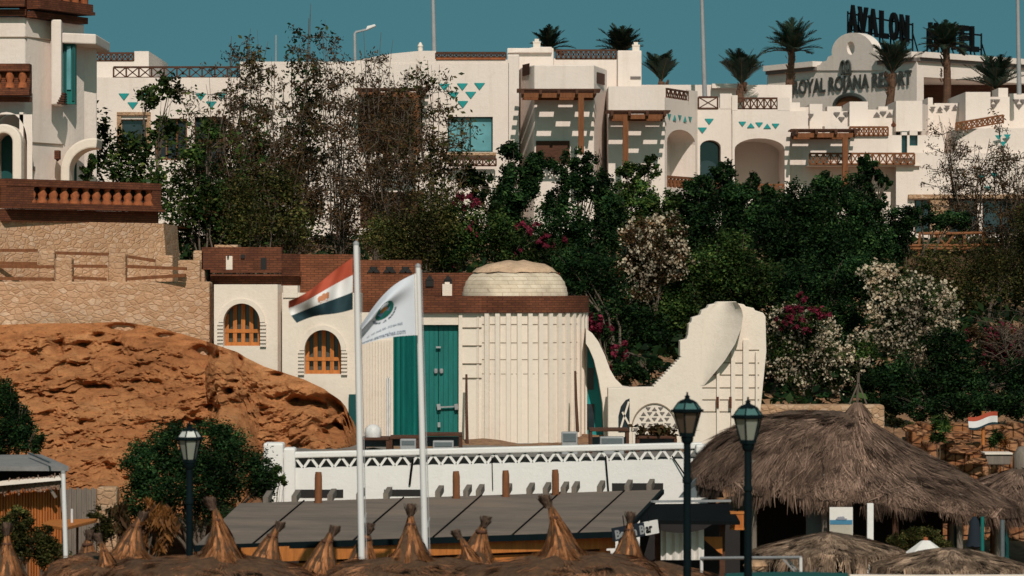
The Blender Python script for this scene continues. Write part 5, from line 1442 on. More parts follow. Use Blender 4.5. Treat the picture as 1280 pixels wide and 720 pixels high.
# palms
def palm(label, px, py, Y, trunk_py, nf, fl, r=.16, up=.5, seed=0):
    rs = random.Random(seed)
    top = P(px, py, Y); zb_ = Z(trunk_py, Y)
    t = thing('palm_tree', label, 'palm', (top.x, Y, zb_), 'palms on the hotel terraces')
    mb = MB(); N_ = 12; pts = []; rad = []
    for i in range(N_ + 1):
        u = i / N_; pts.append(Vector((top.x + .12 * math.sin(u * 2 + seed), Y, zb_ + (top.z - zb_) * u))); rad.append(r * (1.25 - .3 * u + (.06 if i % 2 else 0)))
    mb.tube(pts, rad, 9)
    for i in range(30):
        u = rs.uniform(.4, 1); a = rs.uniform(0, 6.28); p = Vector((top.x, Y, zb_ + (top.z - zb_) * u)); d = Vector((math.cos(a), math.sin(a), 0))
        mb.bar(p + d * r, p + d * (r + .08) + Vector((0, 0, .16)), .07, .03)
    mb.build('trunk', M['palmbark'], t)
    mb = MB(); q_ = []
    head = pts[-1]
    for k in range(nf):
        a = 2.399 * k + rs.uniform(-.3, .3); el0 = math.radians(88 - 74 * (k / nf) ** 1.2 * (1.25 - up)); 
        ln = fl * rs.uniform(.8, 1.1); d = Vector((math.cos(a), math.sin(a), 0)); p = Vector(head); el = el0; path = [p.copy()]
        S = 10
        for s in range(S):
            el -= math.radians(rs.uniform(3, 7.5)) * (1.15 - math.sin(max(0, el0)) * .55)
            p = p + (d * math.cos(el) + Vector((0, 0, math.sin(el)))) * ln / S; path.append(p.copy())
        mb.tube(path, [.03 * (1 - .8 * i / S) for i in range(S + 1)], 4, cap=False)
        side = Vector((-d.y, d.x, 0))
        for s in range(2, S * 3 + 1):
            f = s / (S * 3); i0 = min(S - 1, int(f * S)); pp = path[i0].lerp(path[i0 + 1], f * S - i0); fw = (path[i0 + 1] - path[i0]).normalized()
            ll = fl * .3 * math.sin(math.pi * min(1, .12 + f * .86)) ** .7
            for sg in (-1, 1):
                tip = pp + (side * sg * .75 + fw * .8 + Vector((0, 0, rs.uniform(-.1, .3)))).normalized() * ll
                wv = fw * .05
                q_.append([pp - wv, pp + wv, tip + wv * .2, tip - wv * .2])
    mb.build('frond_stem', M['palmbark'], t)
    link('crown', quads(np.array([[tuple(v) for v in r_] for r_ in q_])), M['palm'], t)
palm('palm crown just behind the left roof finial of the tall hotel block', 686, 62, 160, 100, 26, 1.25, seed=1, up=.2)
palm('widest palm crown rising behind the rooftop railing of the tall block', 779, 66, 158, 110, 34, 1.55, seed=2, up=.45)
palm('short round palm at the corner of the second pergola block', 830, 102, 152, 125, 26, 1.5, seed=3, up=.85)
palm('small upright palm on the arcade roof right of the white mast', 928, 106, 147, 128, 28, 1.7, seed=4, up=.8)
palm('taller palm with drooping fronds left of the resort lettering', 988, 66, 152, 135, 26, 1.7, seed=5, up=.3)
palm('palm in front of the word RESORT below the rooftop letters', 1112, 92, 151, 137, 22, 1.7, seed=6, up=.75)
palm('tall palm with dense dark crown hiding part of the second rooftop word', 1181, 58, 153, 135, 40, 1.35, seed=7, up=.15)
palm('low palm with spreading fronds beside the grey mast at the right', 1246, 112, 148, 122, 26, 1.8, r=.2, seed=8, up=.5)

# ------------------------------------------------------------------ foreground: thatch, umbrellas, bar, lamps, flags
def thatch(parent, name, surf, n, length, width, mt, base_mt, fringe=.35, lift=.06, tmin=.03, nth=56, nt_=16, out=.25, rough=0, tufts=0, tuft_len=.4):
    """a thatched cover: dark underlay plus many straw blades lying down the slope and hanging at the eaves"""
    mb = MB()
    for j in range(nt_ + 1):
        for i in range(nth):
            p = Vector(surf(2 * math.pi * i / nth, tmin + (1 - tmin) * j / nt_))
            if rough: p.z += rough * noise.fractal(p * 2.2, 1, 2, 3)
            mb.v.append(tuple(p))
    for j in range(nt_):
        for i in range(nth):
            a = j * nth + i; b = j * nth + (i + 1) % nth
            mb.f.append((a, b, b + nth, a + nth))
    base = mb.build(name, M[base_mt], parent, smooth=60)
    V = []; T = []
    lock = 16
    for k in range(n):
        if k % lock == 0:       # straw lies in locks that share a direction and a tone
            lth = rng.uniform(0, 2 * math.pi); lt = tmin + (1.0 - tmin) * math.sqrt(rng.random()) if rng.random() < .86 else rng.uniform(.86, 1.)
            lsk = rng.gauss(0, .06); ltone = rng.choice((.6, .8, .95, 1.1, 1.3)) * rng.uniform(.85, 1.15); llf = rng.uniform(.3, 1.5)
        th = lth + rng.gauss(0, .035) / max(.25, lt); t0 = min(1., max(tmin, lt + rng.gauss(0, .025)))
        tl = length * rng.uniform(.6, 1.3)
        th2 = th + lsk + rng.gauss(0, .03)
        def pt(th_, t):
            if t <= 1: return Vector(surf(th_, t))
            e = Vector(surf(th_, 1.)); e0 = Vector(surf(th_, .96)); d = (e - e0); d.normalize(); ex = min(t - 1, fringe)
            return e + Vector((d.x * out, d.y * out, -1 + .3 * d.z)) * ex * 2.2
        p0 = pt(th, t0); p1 = pt(th2, t0 + tl)
        d = p1 - p0
        if d.length < 1e-4: continue
        o_ = Vector((math.cos(th), math.sin(th), .8)).normalized()
        lf = lift * llf * rng.uniform(.6, 1.2)
        w_ = d.cross(o_).normalized() * width * rng.uniform(.5, 1.4)
        p0 = p0 + o_ * lf * .4; p1 = p1 + o_ * lf
        V.append([p0 - w_, p0 + w_, p1 + w_ * .35, p1 - w_ * .35]); T.append(ltone)
    for k in range(tufts):      # ragged bundles hanging at the eave and lying loose in layers above it
        th = rng.uniform(0, 2 * math.pi); t0 = 1. if rng.random() < .72 else rng.choice((.45, .72, .86)) + rng.uniform(-.05, .05)
        c = Vector(surf(th, t0)); e0 = Vector(surf(th, t0 - .04)); d = (c - e0).normalized(); tl = tuft_len * rng.uniform(.35, 1.25)
        tg = Vector((-math.sin(th), math.cos(th), 0)); hang = Vector((d.x * .35, d.y * .35, -1)).normalized() if t0 > .99 else (d + Vector((0, 0, .12))).normalized()
        sway = rng.gauss(0, .16); tone = rng.choice((.25, .5, .8, 1.2))
        for i in range(26):
            o_ = tg * rng.gauss(0, tuft_len * .13) + d * rng.uniform(-.12, .02) + Vector((0, 0, .05))
            p0 = c + o_; p1 = p0 + (hang + tg * (sway + rng.gauss(0, .07))).normalized() * tl * rng.uniform(.6, 1.1)
            w_ = (tg + d * rng.gauss(0, .4)).normalized() * width * .9
            V.append([p0 - w_, p0 + w_, p1 + w_ * .3, p1 - w_ * .3]); T.append(tone)
    A = np.array([[tuple(v) for v in q_] for q_ in V])
    link('straw', quads(A, T), M[mt], base)
    return base

# large thatched hut
Yu = 77
hut = thing('thatched_hut', 'large round hut with a broad grey brown thatched roof and a pointed tip', 'hut', (X(1072, Yu), Yu, 0))
hc = (X(1072, Yu), Yu); hzt = Z(516, Yu)
def hsurf(th, t):
    c, s = math.cos(th), math.sin(th)
    l = max(0, -c) ** .8; r_ = max(0, c)
    rad = 3.3 + .75 * l + .5 * r_
    drop = 1.84 - .42 * l + .36 * r_
    e = .95 + 3.3 * l - .05 * r_
    return (hc[0] + rad * t * c, hc[1] + rad * t * s * .98, hzt - drop * (t ** e) - .06 * math.sin(9 * t + 3 * th) * t)
thatch(hut, 'thatched_roof', hsurf, 26000, .13, .014, 'strawgrey', 'strawbasegrey', fringe=.1, lift=.075, nth=90, nt_=20, rough=.16, tufts=480, tuft_len=.55)
# shaggy layer ends
tip = thing('roof_tip', '', None) if False else None
mb = MB(); tz = hzt
mb.lathe((hc[0], hc[1], tz - .12), [(.26, 0), (.24, .2), (.15, .27), (.0, .28)], 12); ft = mb.build('roof_tip', M['strawbasegrey'], hut, smooth=40)
V = []
for k in range(420):
    a = rng.uniform(0, 6.28); r0_ = rng.uniform(.2, .42); p0 = Vector((hc[0] + .1 * math.cos(a), hc[1] + .1 * math.sin(a), tz + .25)); p1 = Vector((hc[0] + r0_ * math.cos(a), hc[1] + r0_ * math.sin(a), tz - rng.uniform(.05, .25)))
    w_ = Vector((-math.sin(a), math.cos(a), 0)) * .018
    V.append([p0 - w_, p0 + w_, p1 + w_, p1 - w_])
link('straw', quads(np.array([[tuple(v) for v in q_] for q_ in V]), np.ones(len(V))), M['strawgrey'], ft)
mb = MB()
for sx in (-.2, .22): mb.bar((hc[0] + sx, hc[1], tz + .2), (hc[0] + .02, hc[1], tz + .72), .035)
mb.bar((hc[0], hc[1] + .1, tz + .2), (hc[0] + .02, hc[1], tz + .95), .06)
mb.build('peak_poles', M['bark'], hut)
for i in range(12):
    a = 2 * math.pi * (i + .35) / 12; p = hsurf(a, .9)
    MB().tube([(p[0], p[1], 0), (p[0], p[1], p[2] + .05)], [.085, .07], 8).build('post', M['greywood'] if i % 3 else M['darkwood'], hut, smooth=50)
mb = MB(); mb.lathe((hc[0], hc[1] - .2, 0), [(2.7, 0), (2.7, 2.6)], 30, a0=R(35), a1=R(185)); mb.build('shade_screen', M['darkgap'], hut)  # near-black screen put in as the shade under the thatch
# second roof behind it to the right
h2 = thing('thatched_hut', 'second dark thatched hut partly hidden behind the right side of the large one', 'hut', (X(1275, 80.5), 80.5, 0))
h2c = (X(1275, 80.5), 80.5); h2z = Z(584, 80.5)
thatch(h2, 'thatched_roof', lambda th, t: (h2c[0] + 2.5 * t * math.cos(th), h2c[1] + 2.3 * t * math.sin(th), h2z - 1.05 * t ** 1.2), 9000, .17, .018, 'strawgrey', 'strawbasegrey', fringe=.12, lift=.07, nth=60, rough=.06, tufts=90, tuft_len=.5)
for i in range(6):
    a = 2 * math.pi * (i + .2) / 6
    MB().tube([(h2c[0] + 2.1 * math.cos(a), h2c[1] + 2.1 * math.sin(a), 0), (h2c[0] + 2.1 * math.cos(a), h2c[1] + 2.1 * math.sin(a), h2z - .9)], .06, 7).build('post', M['tealdark'], h2, smooth=50)
# things under the thatch
Yp = 76.2
o = thing('column', 'white square column under the thatch right of the poster', 'column', (X(1088, 73.5), 73.5, 0))
MB().box(X(1084, 73.5), X(1092, 73.5), 73.5, 73.68, 0, 2.55).build('shaft', M['white'], o, bevel=.01); MB().box(X(1083, 73.5), X(1093, 73.5), 73.48, 73.7, 0, .25).build('plinth', M['white'], o)
o = MB(); o.slab([(X(1008, 74.6), 0), (X(1036, 74.6), 0), (X(1036, 74.6), Z(622, 74.6)), (X(1008, 74.6), Z(618, 74.6))], 74.6, 74.7)
tag(o.build('partition', M['sheet']), 'grey partition panel left of the poster under the thatch', 'partition')
po = thing('poster', 'pale beach poster with blue sea band standing under the edge of the thatch', 'poster', (X(1052, 73.3), 73.3, 1.2))
mb = MB(); mb.pbox(1037, 1066, 634, 690, 73.3, .04); mb.build('sheet', M['canvas'], po)
MB().pbox(1037.5, 1065.5, 650, 655.5, 73.285, .014).build('sea_band', mat('poster_blue', (.06, .2, .33), bmp=0), po)
MB().pbox(1037.5, 1065.5, 656, 689, 73.285, .014).build('sand_band', mat('poster_sand', (.42, .38, .32), bmp=0), po)
mb = MB(); mb.slab(spx([(1045, 648), (1059, 648), (1057, 649.6), (1047, 649.6)], 73.28), 73.27, 73.284); mb.slab(spx([(1047, 646), (1055, 645.6), (1056, 647.8), (1047, 647.8)], 73.28), 73.27, 73.284); mb.build('boat_picture', mat('poster_grey', (.3, .3, .36), bmp=0), po)
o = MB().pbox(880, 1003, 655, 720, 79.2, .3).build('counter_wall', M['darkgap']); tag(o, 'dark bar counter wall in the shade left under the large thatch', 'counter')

# stony garden beds at the right
for i, (x0, x1, yt_, yb_, Y, lb) in enumerate(((1140, 1330, 531, 560, 90, 'upper orange dry stone bed below the small striped flag'), (1160, 1330, 552, 600, 87.5, 'second orange dry stone bed behind the stone planter'), (1120, 1330, 652, 740, 84, 'lowest orange dry stone wall seen under the thatch at the right'))):
    mb = MB(); n_ = 15
    for k in range(n_):
        xa = x0 + (x1 - x0) * k / n_; xb = x0 + (x1 - x0) * (k + 1) / n_; yy = yt_ + rng.uniform(-2.5, 2.5)
        mb.box(X(xa, Y), X(xb, Y), Y + rng.uniform(-.05, .05), Y + 1.6, Z(yb_, Y), Z(yy, Y))
    tag(mb.build('stone_bed', M['redstone'], bevel=.06), lb, 'stone bed')
def rock(name, label, px, py, rx, ry, Y, seed, mt='redstone'):
    bm = bmesh.new(); bmesh.ops.create_icosphere(bm, subdivisions=3, radius=1)
    for v in bm.verts:
        f = 1 + .28 * noise.fractal(v.co * 1.6 + Vector((seed, 0, 0)), 1, 2, 4)
        v.co = Vector((v.co.x * rx * f, v.co.y * rx * .8 * f, max(-.6 * ry, v.co.z * ry * f)))
    me = bpy.data.meshes.new(name); bm.to_mesh(me); bm.free()
    o = bpy.data.objects.new(name, me); col.objects.link(o); me.materials.append(M[mt]); o.location = P(px, py, Y); tag(o, label, 'rock', 'loose rocks on the stony slope')
for i, (px, py, rx, ry, Y, lb) in enumerate(((1140, 536, .22, .12, 86.5, 'small orange boulder beside the yellow green scrub'), (1152, 542, .18, .1, 86, 'pale flat stone just left of the spiky green plant'), (1196, 545, .4, .13, 87, 'broad orange boulder right of the spiky green plant'), (1205, 562, .42, .14, 85.8, 'flat orange boulder above the thatch left of the stone planter'), (1222, 535, .2, .12, 87, 'small orange stone under the small striped flag'), (1222, 577, .26, .1, 85, 'orange stone at the left foot of the stone planter'))):
    rock('boulder', lb, px, py, rx, ry, Y, i * 3.1)
pl_ = thing('planter', 'low grey stone planter on the slope below the small striped flag', 'planter', tuple(P(1248, 581, 85)))
mb = MB(); mb.slab([(X(1233, 85), Z(581, 85)), (X(1264, 85), Z(581, 85)), (X(1265, 85), Z(569, 85)), (X(1232, 85), Z(568, 85))], 85, 85.6); mb.build('trough', M['greywood'], pl_, bevel=.03)
mb = MB(); mb.pbox(1231, 1266, 566, 568.4, 84.95, .7); mb.build('rim', M['plaster'], pl_, bevel=.01)
o = MB(); o.lathe((X(1280, 85), 85.3, Z(598, 85)), [(.0, 0), (.2, 0), (.26, .3), (.25, .6), (.12, .82), (0, .84)], 12); tag(o.build('stone_jar', M['greywood'], smooth=50, loc=tuple(P(1280, 598, 85))), 'grey stone jar at the right edge beside the planter', 'jar')
sf = thing('flag', 'small red white and dark striped flag on a short post on the stony slope', 'flag', tuple(P(1229, 560, 86)))
MB().tube([P(1229, 556, 86), P(1229, 514, 86)], .045, 7).build('post', M['orangewood'], sf, smooth=50)
def wave_flag(rows, Yd, nx=20, ny=8, amp=.05, wl=3.):
    """rows: (top-hoist, bottom-hoist, top-fly, bottom-fly) survey points -> grid of points"""
    th, bh, tf, bf = rows
    out = []
    for j in range(ny + 1):
        v = j / ny; r_ = []
        for i in range(nx + 1):
            u = i / nx
            a = Vector((th[0] + (tf[0] - th[0]) * u, th[1] + (tf[1] - th[1]) * u)); b = Vector((bh[0] + (bf[0] - bh[0]) * u, bh[1] + (bf[1] - bh[1]) * u))
            c = a.lerp(b, v)
            r_.append((c.x, c.y, Yd + amp * math.sin(u * wl * 3.14 + v * 1.2) * u))
        out.append(r_)
    return out
def grid_into(mb, g, j0, j1):
    base = len(mb.v); nx = len(g[0])
    for r_ in g[j0:j1 + 1]: mb.v += [tuple(P(*p)) for p in r_]
    for j in range(j1 - j0):
        for i in range(nx - 1):
            a = base + j * nx + i; mb.f.append((a, a + 1, a + nx + 1, a + nx))
g = wave_flag(((1210, 521), (1211, 537), (1247, 515), (1247, 531)), 85.9, 16, 6, .08, 2.2)
for r_ in g:
    for i in range(len(r_)): r_[i] = (r_[i][0], r_[i][1] + 1.8 * math.sin(i / 16 * 6.0), r_[i][2])
M['flagred'] = mat('flag_red', (.4, .07, .035), bmp=0, rough=.8, var=.05); M['flagwhite'] = mat('flag_white', (.68, .66, .66), bmp=0, rough=.8, var=.04); M['flagblack'] = mat('flag_black', (.012, .035, .045), bmp=0, rough=.8)
mb = MB(); grid_into(mb, g, 0, 2); mb.build('red_stripe', M['flagred'], sf, smooth=60)
mb = MB(); grid_into(mb, g, 2, 5); mb.build('white_stripe', M['flagwhite'], sf, smooth=60)
mb = MB(); grid_into(mb, g, 5, 6); mb.build('dark_stripe', M['flagblack'], sf, smooth=60)

# beach bar with its sheet roof
Yr = 64
bar = thing('beach_bar', 'low beach bar with wide grey sheet roof and orange timber fascia', 'bar', (X(560, 68), 68, 0))
A_ = P(243, 683.5, 63.2); B_ = P(775, 666, 66.5); C_ = P(826, 612, 76.); D_ = P(300, 629, 71.6)
mb = MB(); th_ = Vector((0, 0, -.07))
mb.add([A_, B_, C_, D_, A_ + th_, B_ + th_, C_ + th_, D_ + th_], [(0, 1, 2, 3), (4, 5, 6, 7), (0, 1, 5, 4), (1, 2, 6, 5), (2, 3, 7, 6), (3, 0, 4, 7)])
rf = mb.build('roof', M['felt'], bar)
nr = Vector((0, -.0, .012))
mb = MB()
for f in (.13, .36, .545, .735, .895):
    a = A_.lerp(B_, f); b = D_.lerp(C_, f + .015); mb.bar(a + nr, b + nr, .022, .035)
mb.build('seam', M['black'], rf)
mb = MB(); mb.bar(A_ + Vector((0, -.03, -.03)), B_ + Vector((0, -.03, -.03)), .1, .12); mb.bar(B_ + Vector((.03, 0, -.05)), C_ + Vector((.03, 0, -.05)), .1, .1); mb.build('roof_edge', M['iron'], bar)
mb = MB(); off = Vector((0, .25, -.19)); mb.bar(A_ + off + Vector((.9, 0, 0)), B_ + off + Vector((-.1, 0, 0)), .06, .3); mb.build('fascia', M['orangewood'], bar)
mb = MB(); off = Vector((0, .35, -.47)); mb.bar(A_ + off + Vector((.9, 0, 0)), B_ + off + Vector((-.2, 0, 0)), .06, .14); mb.build('beam', M['orangewood'], bar)
for f in (.12, .28, .45, .62, .8, .96):
    p = A_.lerp(B_, f) + Vector((0, .45, 0)); MB().box(p.x - .07, p.x + .07, p.y - .07, p.y + .07, 0, p.z - .15).build('post', M['orangewood'], bar, bevel=.01)
for f in (.1, .5, .9):
    p = D_.lerp(C_, f) + Vector((0, -.3, 0)); MB().box(p.x - .07, p.x + .07, p.y - .07, p.y + .07, 0, p.z - .1).build('post', M['wood'], bar)
for px in (331, 365, 408, 443, 476, 540, 575, 591, 626, 655, 676, 699, 713, 746, 782, 811):
    t = (px - 300) / 526.; p = D_.lerp(C_, t); d = (D_.lerp(C_, t) - A_.lerp(B_, t)); d.z = 0; d.normalize()
    mb = MB(); mb.bar(p - d * .15 + Vector((0, 0, .05)), p + d * .75 + Vector((0, 0, .14)), .12, .16); mb.build('rafter_end', M['greywood'], bar)
for px, yt_, yb_ in ((391, 590, 629), (559, 589, 625), (621, 588, 623), (684, 587, 621)):
    t = (px - 296) / 526.; p = D_.lerp(C_, t) + Vector((0, -.5, 0)); k_ = p.y / F
    mb = MB(); zt2 = EYE + (360 - yt_) * k_; lean = rng.uniform(-.06, .06)
    mb.tube([(p.x + lean, p.y, 0), (p.x, p.y, zt2 - .12), (p.x - lean * .3, p.y, zt2)], [.095, .085, .07], 9); mb.build('tall_post', M['wood'], bar, smooth=40)
mb = MB(); mb.box(A_.x + 1.5, B_.x - .3, 70.5, 70.6, 0, 2.2); mb.build('back_wall', M['darkwood'], bar)
mb = MB(); p0 = A_.lerp(B_, .08); p1 = A_.lerp(B_, .92); mb.bar(Vector((p0.x, p0.y + 1.2, .5)), Vector((p1.x, p1.y + 1.2, .5)), .5, 1.); mb.build('counter', M['orangewood'], bar)
mb = MB(); mb.pbox(353, 373, 697, 720, 66.5, .1); mb.pbox(455, 492, 693, 720, 66.5, .1); mb.build('white_panel', M['white'], bar)
# bar sign
sg = thing('bar_sign', 'tilted sign board reading Beach Bar behind the straw umbrella tips', 'sign', tuple(P(800, 665, 66.3)))
sa = P(768, 676, 66.0); sb = P(824, 665, 67.2); d = (sb - sa).normalized(); n_ = Vector((d.y, -d.x, 0)).normalized(); up = Vector((-.13, 0, 1)).normalized(); hh = .28
mb = MB()
sa = sa - up * .02; w_ = (sb - sa).length
for (u0, u1, mname, pn) in ((0, .69, 'cloudy', 'shaded_board'), (.69, 1., 'canvas', 'white_board')):  # dark left part paints the shade lying on the board
    mb = MB(); pts = [sa + d * w_ * u0, sa + d * w_ * u1, sa + d * w_ * u1 + up * hh, sa + d * w_ * u0 + up * hh]
    mb.add(pts + [p - n_ * .04 for p in pts], [(0, 1, 2, 3), (4, 5, 6, 7), (0, 1, 5, 4), (1, 2, 6, 5), (2, 3, 7, 6), (3, 0, 4, 7)]); mb.build(pn, M[mname], sg)
mb = MB(); text_into(mb, 'ar', sa + d * (w_ * .705) + up * .05 + n_ * .004, d, .27, .004, up, fat=.008); mb.build('lettering', M['black'], sg)
mb = MB(); text_into(mb, 'Beach B', sa + d * (w_ * .02) + up * .05 + n_ * .004, d, .25, .004, up, fat=.008)
xm = max((Vector(v) - sa).dot(d) for v in mb.v); kx = w_ * .68 / xm
mb.v = [tuple(Vector(v) + d * ((Vector(v) - sa).dot(d) * (kx - 1))) for v in mb.v]; mb.build('lettering', M['greymetal'], sg)
for u in (.25, .8): MB().bar(sa + d * w_ * u + up * hh, sa + d * w_ * u + up * (hh + .22), .02).build('hanger', M['black'], sg)
# dark canopy kiosk between bar and hut
kk_ = thing('kiosk', 'dark roofed kiosk with pale curtain between the bar roof and the big thatch', 'kiosk', (X(860, 72), 72, 0))
a = P(815, 630, 73); b = P(912, 629, 74.5)
mb = MB(); mb.add([a, b, P(925, 652, 70.5), P(800, 650, 70.0), a - Vector((0, 0, .2)), b - Vector((0, 0, .2)), P(925, 656, 70.5), P(800, 655, 70.0)], [(0, 1, 2, 3), (4, 5, 6, 7), (0, 1, 5, 4), (1, 2, 6, 5), (2, 3, 7, 6), (3, 0, 4, 7)]); mb.build('roof', M['black'], kk_)
mb = MB(); mb.bar(a + Vector((0, -.05, .06)), b + Vector((0, -.05, .06)), .1, .05); mb.build('roof_edge', M['greymetal'], kk_)
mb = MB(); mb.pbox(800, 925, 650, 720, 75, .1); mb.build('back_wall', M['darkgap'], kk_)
for px in (822, 903): MB().box(X(px, 71.2) - .06, X(px, 71.2) + .06, 71.2, 71.32, 0, Z(653, 71.2)).build('post', M['darkwood'], kk_)
mb = MB()
for i in range(25):
    x_ = 826 + 54 * i / 24
    for py in (661 + 5 * math.sin(i / 24 * 2.6 + .4), 700): mb.v.append(tuple(P(x_, py, 71 + .05 * math.sin(i * 1.4))))
mb.f = [(2 * i, 2 * i + 2, 2 * i + 3, 2 * i + 1) for i in range(24)]; mb.build('curtain', M['canvas'], kk_, smooth=60)
mb = MB(); mb.slab(spx([(876, 671), (903, 671), (903, 693), (898, 690)], 71.1), 71.1, 71.15); mb.build('brace_panel', M['orangewood'], kk_)
la = thing('wall_lantern', 'orange cane lantern hanging left of the second tall lamp post', 'lantern', tuple(P(922, 650, 72)))
la['label'] = 'orange cane lantern box hanging left of the rightmost tall lamp post'
mb = MB(); mb.pbox(914, 930, 641, 662, 72, .28); mb.build('cane_body', M['bamboo'], la, bevel=.02)
mb = MB(); mb.pbox(913, 931, 640, 642.5, 71.98, .32); mb.pbox(913, 931, 660, 662.5, 71.98, .32); mb.build('rim', M['orangewood'], la)
MB().tube([P(922, 640, 72.15), P(922, 622, 72.15)], .012, 5).build('cord', M['black'], la)
o = MB(); o.add([P(848, 622, 75.5), P(905, 622, 76.3), P(895, 590, 76.5), P(876, 592, 76.)], [(0, 1, 2, 3)]); o.add([P(848, 622, 75.5), P(876, 592, 76.), P(862, 604, 75.9)], [(0, 1, 2)])
tag(o.build('tarpaulin', M['sheet']), 'grey tarpaulin hung under the left edge of the big thatch', 'tarpaulin')

# straw beach umbrellas
def umbrella_proto(n, seed, prof, tip_lean):
    t = thing('straw_umbrella', 'x', 'umbrella', (0, 0, 0), 'straw beach umbrellas in front of the bar')
    rs = random.Random(seed)
    def prof_at(t_):
        for (a, ra, za), (b, rb, zb2) in zip(prof, prof[1:]):
            if t_ <= b: f = (t_ - a) / (b - a); return ra + (rb - ra) * f, za + (zb2 - za) * f
        return prof[-1][1], prof[-1][2]
    def surf(th, t_):
        r_, z_ = prof_at(t_); k = max(0, 1 - t_ * 2.2)
        r_ *= 1 + .1 * math.sin(3 * th + seed) * t_ + .05 * math.sin(11 * th) * (1 - t_) + .1 * math.sin(5 * th + 2 * seed) * k
        return (r_ * math.cos(th) + tip_lean[0] * k * k, r_ * math.sin(th) + tip_lean[1] * k, z_ + .04 * math.sin(5 * th + seed))
    thatch(t, 'canopy', lambda th, u: surf(th, .41 + .59 * u), n * 2 // 3, .16, .0065, 'strawbrown', 'strawbase', fringe=.12, lift=.028, tmin=.0, nth=40, nt_=24, out=.2, rough=.07, tufts=60, tuft_len=.28)
    thatch(t, 'crown_bundle', lambda th, u: surf(th, .45 * u), n // 3, .22, .0065, 'straw', 'strawbase', fringe=.1, lift=.02, tmin=.0, nth=30, nt_=24, out=.5, rough=.03, tufts=12, tuft_len=.2)
    V = []
    zt_ = prof[0][2]
    for k in range(130):
        a = rs.uniform(0, 6.28); r_ = rs.uniform(.02, .06); r2 = r_ + rs.uniform(0, .09)
        p0 = Vector((r_ * math.cos(a) + tip_lean[0] * .9, r_ * math.sin(a), zt_ - .12)); p1 = Vector((r2 * math.cos(a) + tip_lean[0] * 1.15, r2 * math.sin(a), zt_ + rs.uniform(-.02, .1)))
        w_ = Vector((-math.sin(a), math.cos(a), 0)) * .012
        V.append([p0 - w_, p0 + w_, p1 + w_, p1 - w_])
    link('tuft', quads(np.array([[tuple(v) for v in q_] for q_ in V]), np.full(len(V), .7)), M['strawgrey'], t)
    z_ = prof_at(.14)[1]; r_ = prof_at(.14)[0]
    mb = MB(); mb.lathe((tip_lean[0] * .45, 0, z_), [(r_ + .02, -.03), (r_ + .035, 0), (r_ + .02, .03)], 14); mb.build('binding', M['darkwood'], t)
    MB().tube([(0, 0, -.9), (0, 0, prof[-1][2] + .5)], .05, 8).build('pole', M['wood'], t, smooth=50)
    return t
# local z = 0 two and a half metres below the tip; pole foot is set by the terrace
profA = [(0, .03, 2.55), (.07, .04, 2.42), (.13, .045, 2.3), (.18, .095, 2.18), (.25, .17, 2.02), (.32, .235, 1.88), (.38, .285, 1.76), (.43, .34, 1.66), (.52, .8, 1.61), (.72, 1.3, 1.53), (.88, 1.58, 1.4), (1, 1.72, 1.2)]
profB = [(0, .04, 2.5), (.07, .06, 2.42), (.12, .06, 2.34), (.17, .12, 2.2), (.25, .2, 2.02), (.32, .265, 1.87), (.38, .31, 1.76), (.43, .36, 1.66), (.52, .85, 1.61), (.72, 1.35, 1.52), (.88, 1.6, 1.38), (1, 1.72, 1.18)]
protos = [umbrella_proto(5200, 1, profA, (.0, 0)), umbrella_proto(5200, 2, profB, (.2, 0)), umbrella_proto(5200, 5, profA, (-.22, 0)), umbrella_proto(5200, 9, profB, (.1, .05))]
spots = [  # tip px, tip py, depth, prototype, scale, turn, tilt, label
    (8, 660, 57, 0, 1.05, .3, 0, 'straw umbrella cut by the left edge of the photograph'),
    (121, 664, 60, 3, .9, 1.9, -6, 'straw umbrella just right of the short white pole at the left'),
    (152, 640, 58, 1, .9, 2.4, 5, 'straw umbrella with ragged grey top in front of the dead plants'),
    (136, 672, 57, 2, .85, 1.2, 0, 'small straw umbrella squeezed between the two before the plank fence'),
    (271, 629, 56, 2, 1.08, 0., 3, 'broad straw umbrella with a bright bent tip right of the left lamp post'),
    (320, 652, 58, 1, .9, .2, 6, 'straw umbrella with dark bent tip at the left end of the bar roof'),
    (392, 658, 57, 1, .95, .6, 4, 'straw umbrella with a doubled frayed tip left of the taller flagpole'),
    (446, 656, 58.5, 3, .95, 2.2, 3, 'straw umbrella directly behind the taller flagpole'),
    (513, 636, 56.5, 0, 1., 1., 0, 'straw umbrella with a straight upright tip left of the shorter flagpole'),
    (583, 646, 58, 3, .95, -.4, 6, 'straw umbrella with thin dark tip right of the shorter flagpole'),
    (606, 664, 57, 2, .85, 3., -8, 'low straw umbrella with frayed knot between the two sharper tips'),
    (708, 625, 55.5, 2, 1.1, 3.0, -2, 'large straw umbrella with a twisted tip below the right wooden posts'),
    (779, 645, 57, 0, .9, .7, 3, 'straw umbrella in front of the Beach Bar sign'),
]
for i, (px, py, Y, k, s, rz, tilt, lb) in enumerate(spots):
    o = protos[k] if not any(spots[j][3] == k for j in range(i)) else copy_tree(protos[k])
    tp_ = P(px, py, Y)
    o.location = (tp_.x, tp_.y, tp_.z - 2.55 * s); o.scale = (s, s, s); o.rotation_euler = (0, R(tilt), 0)
    o['label'] = lb
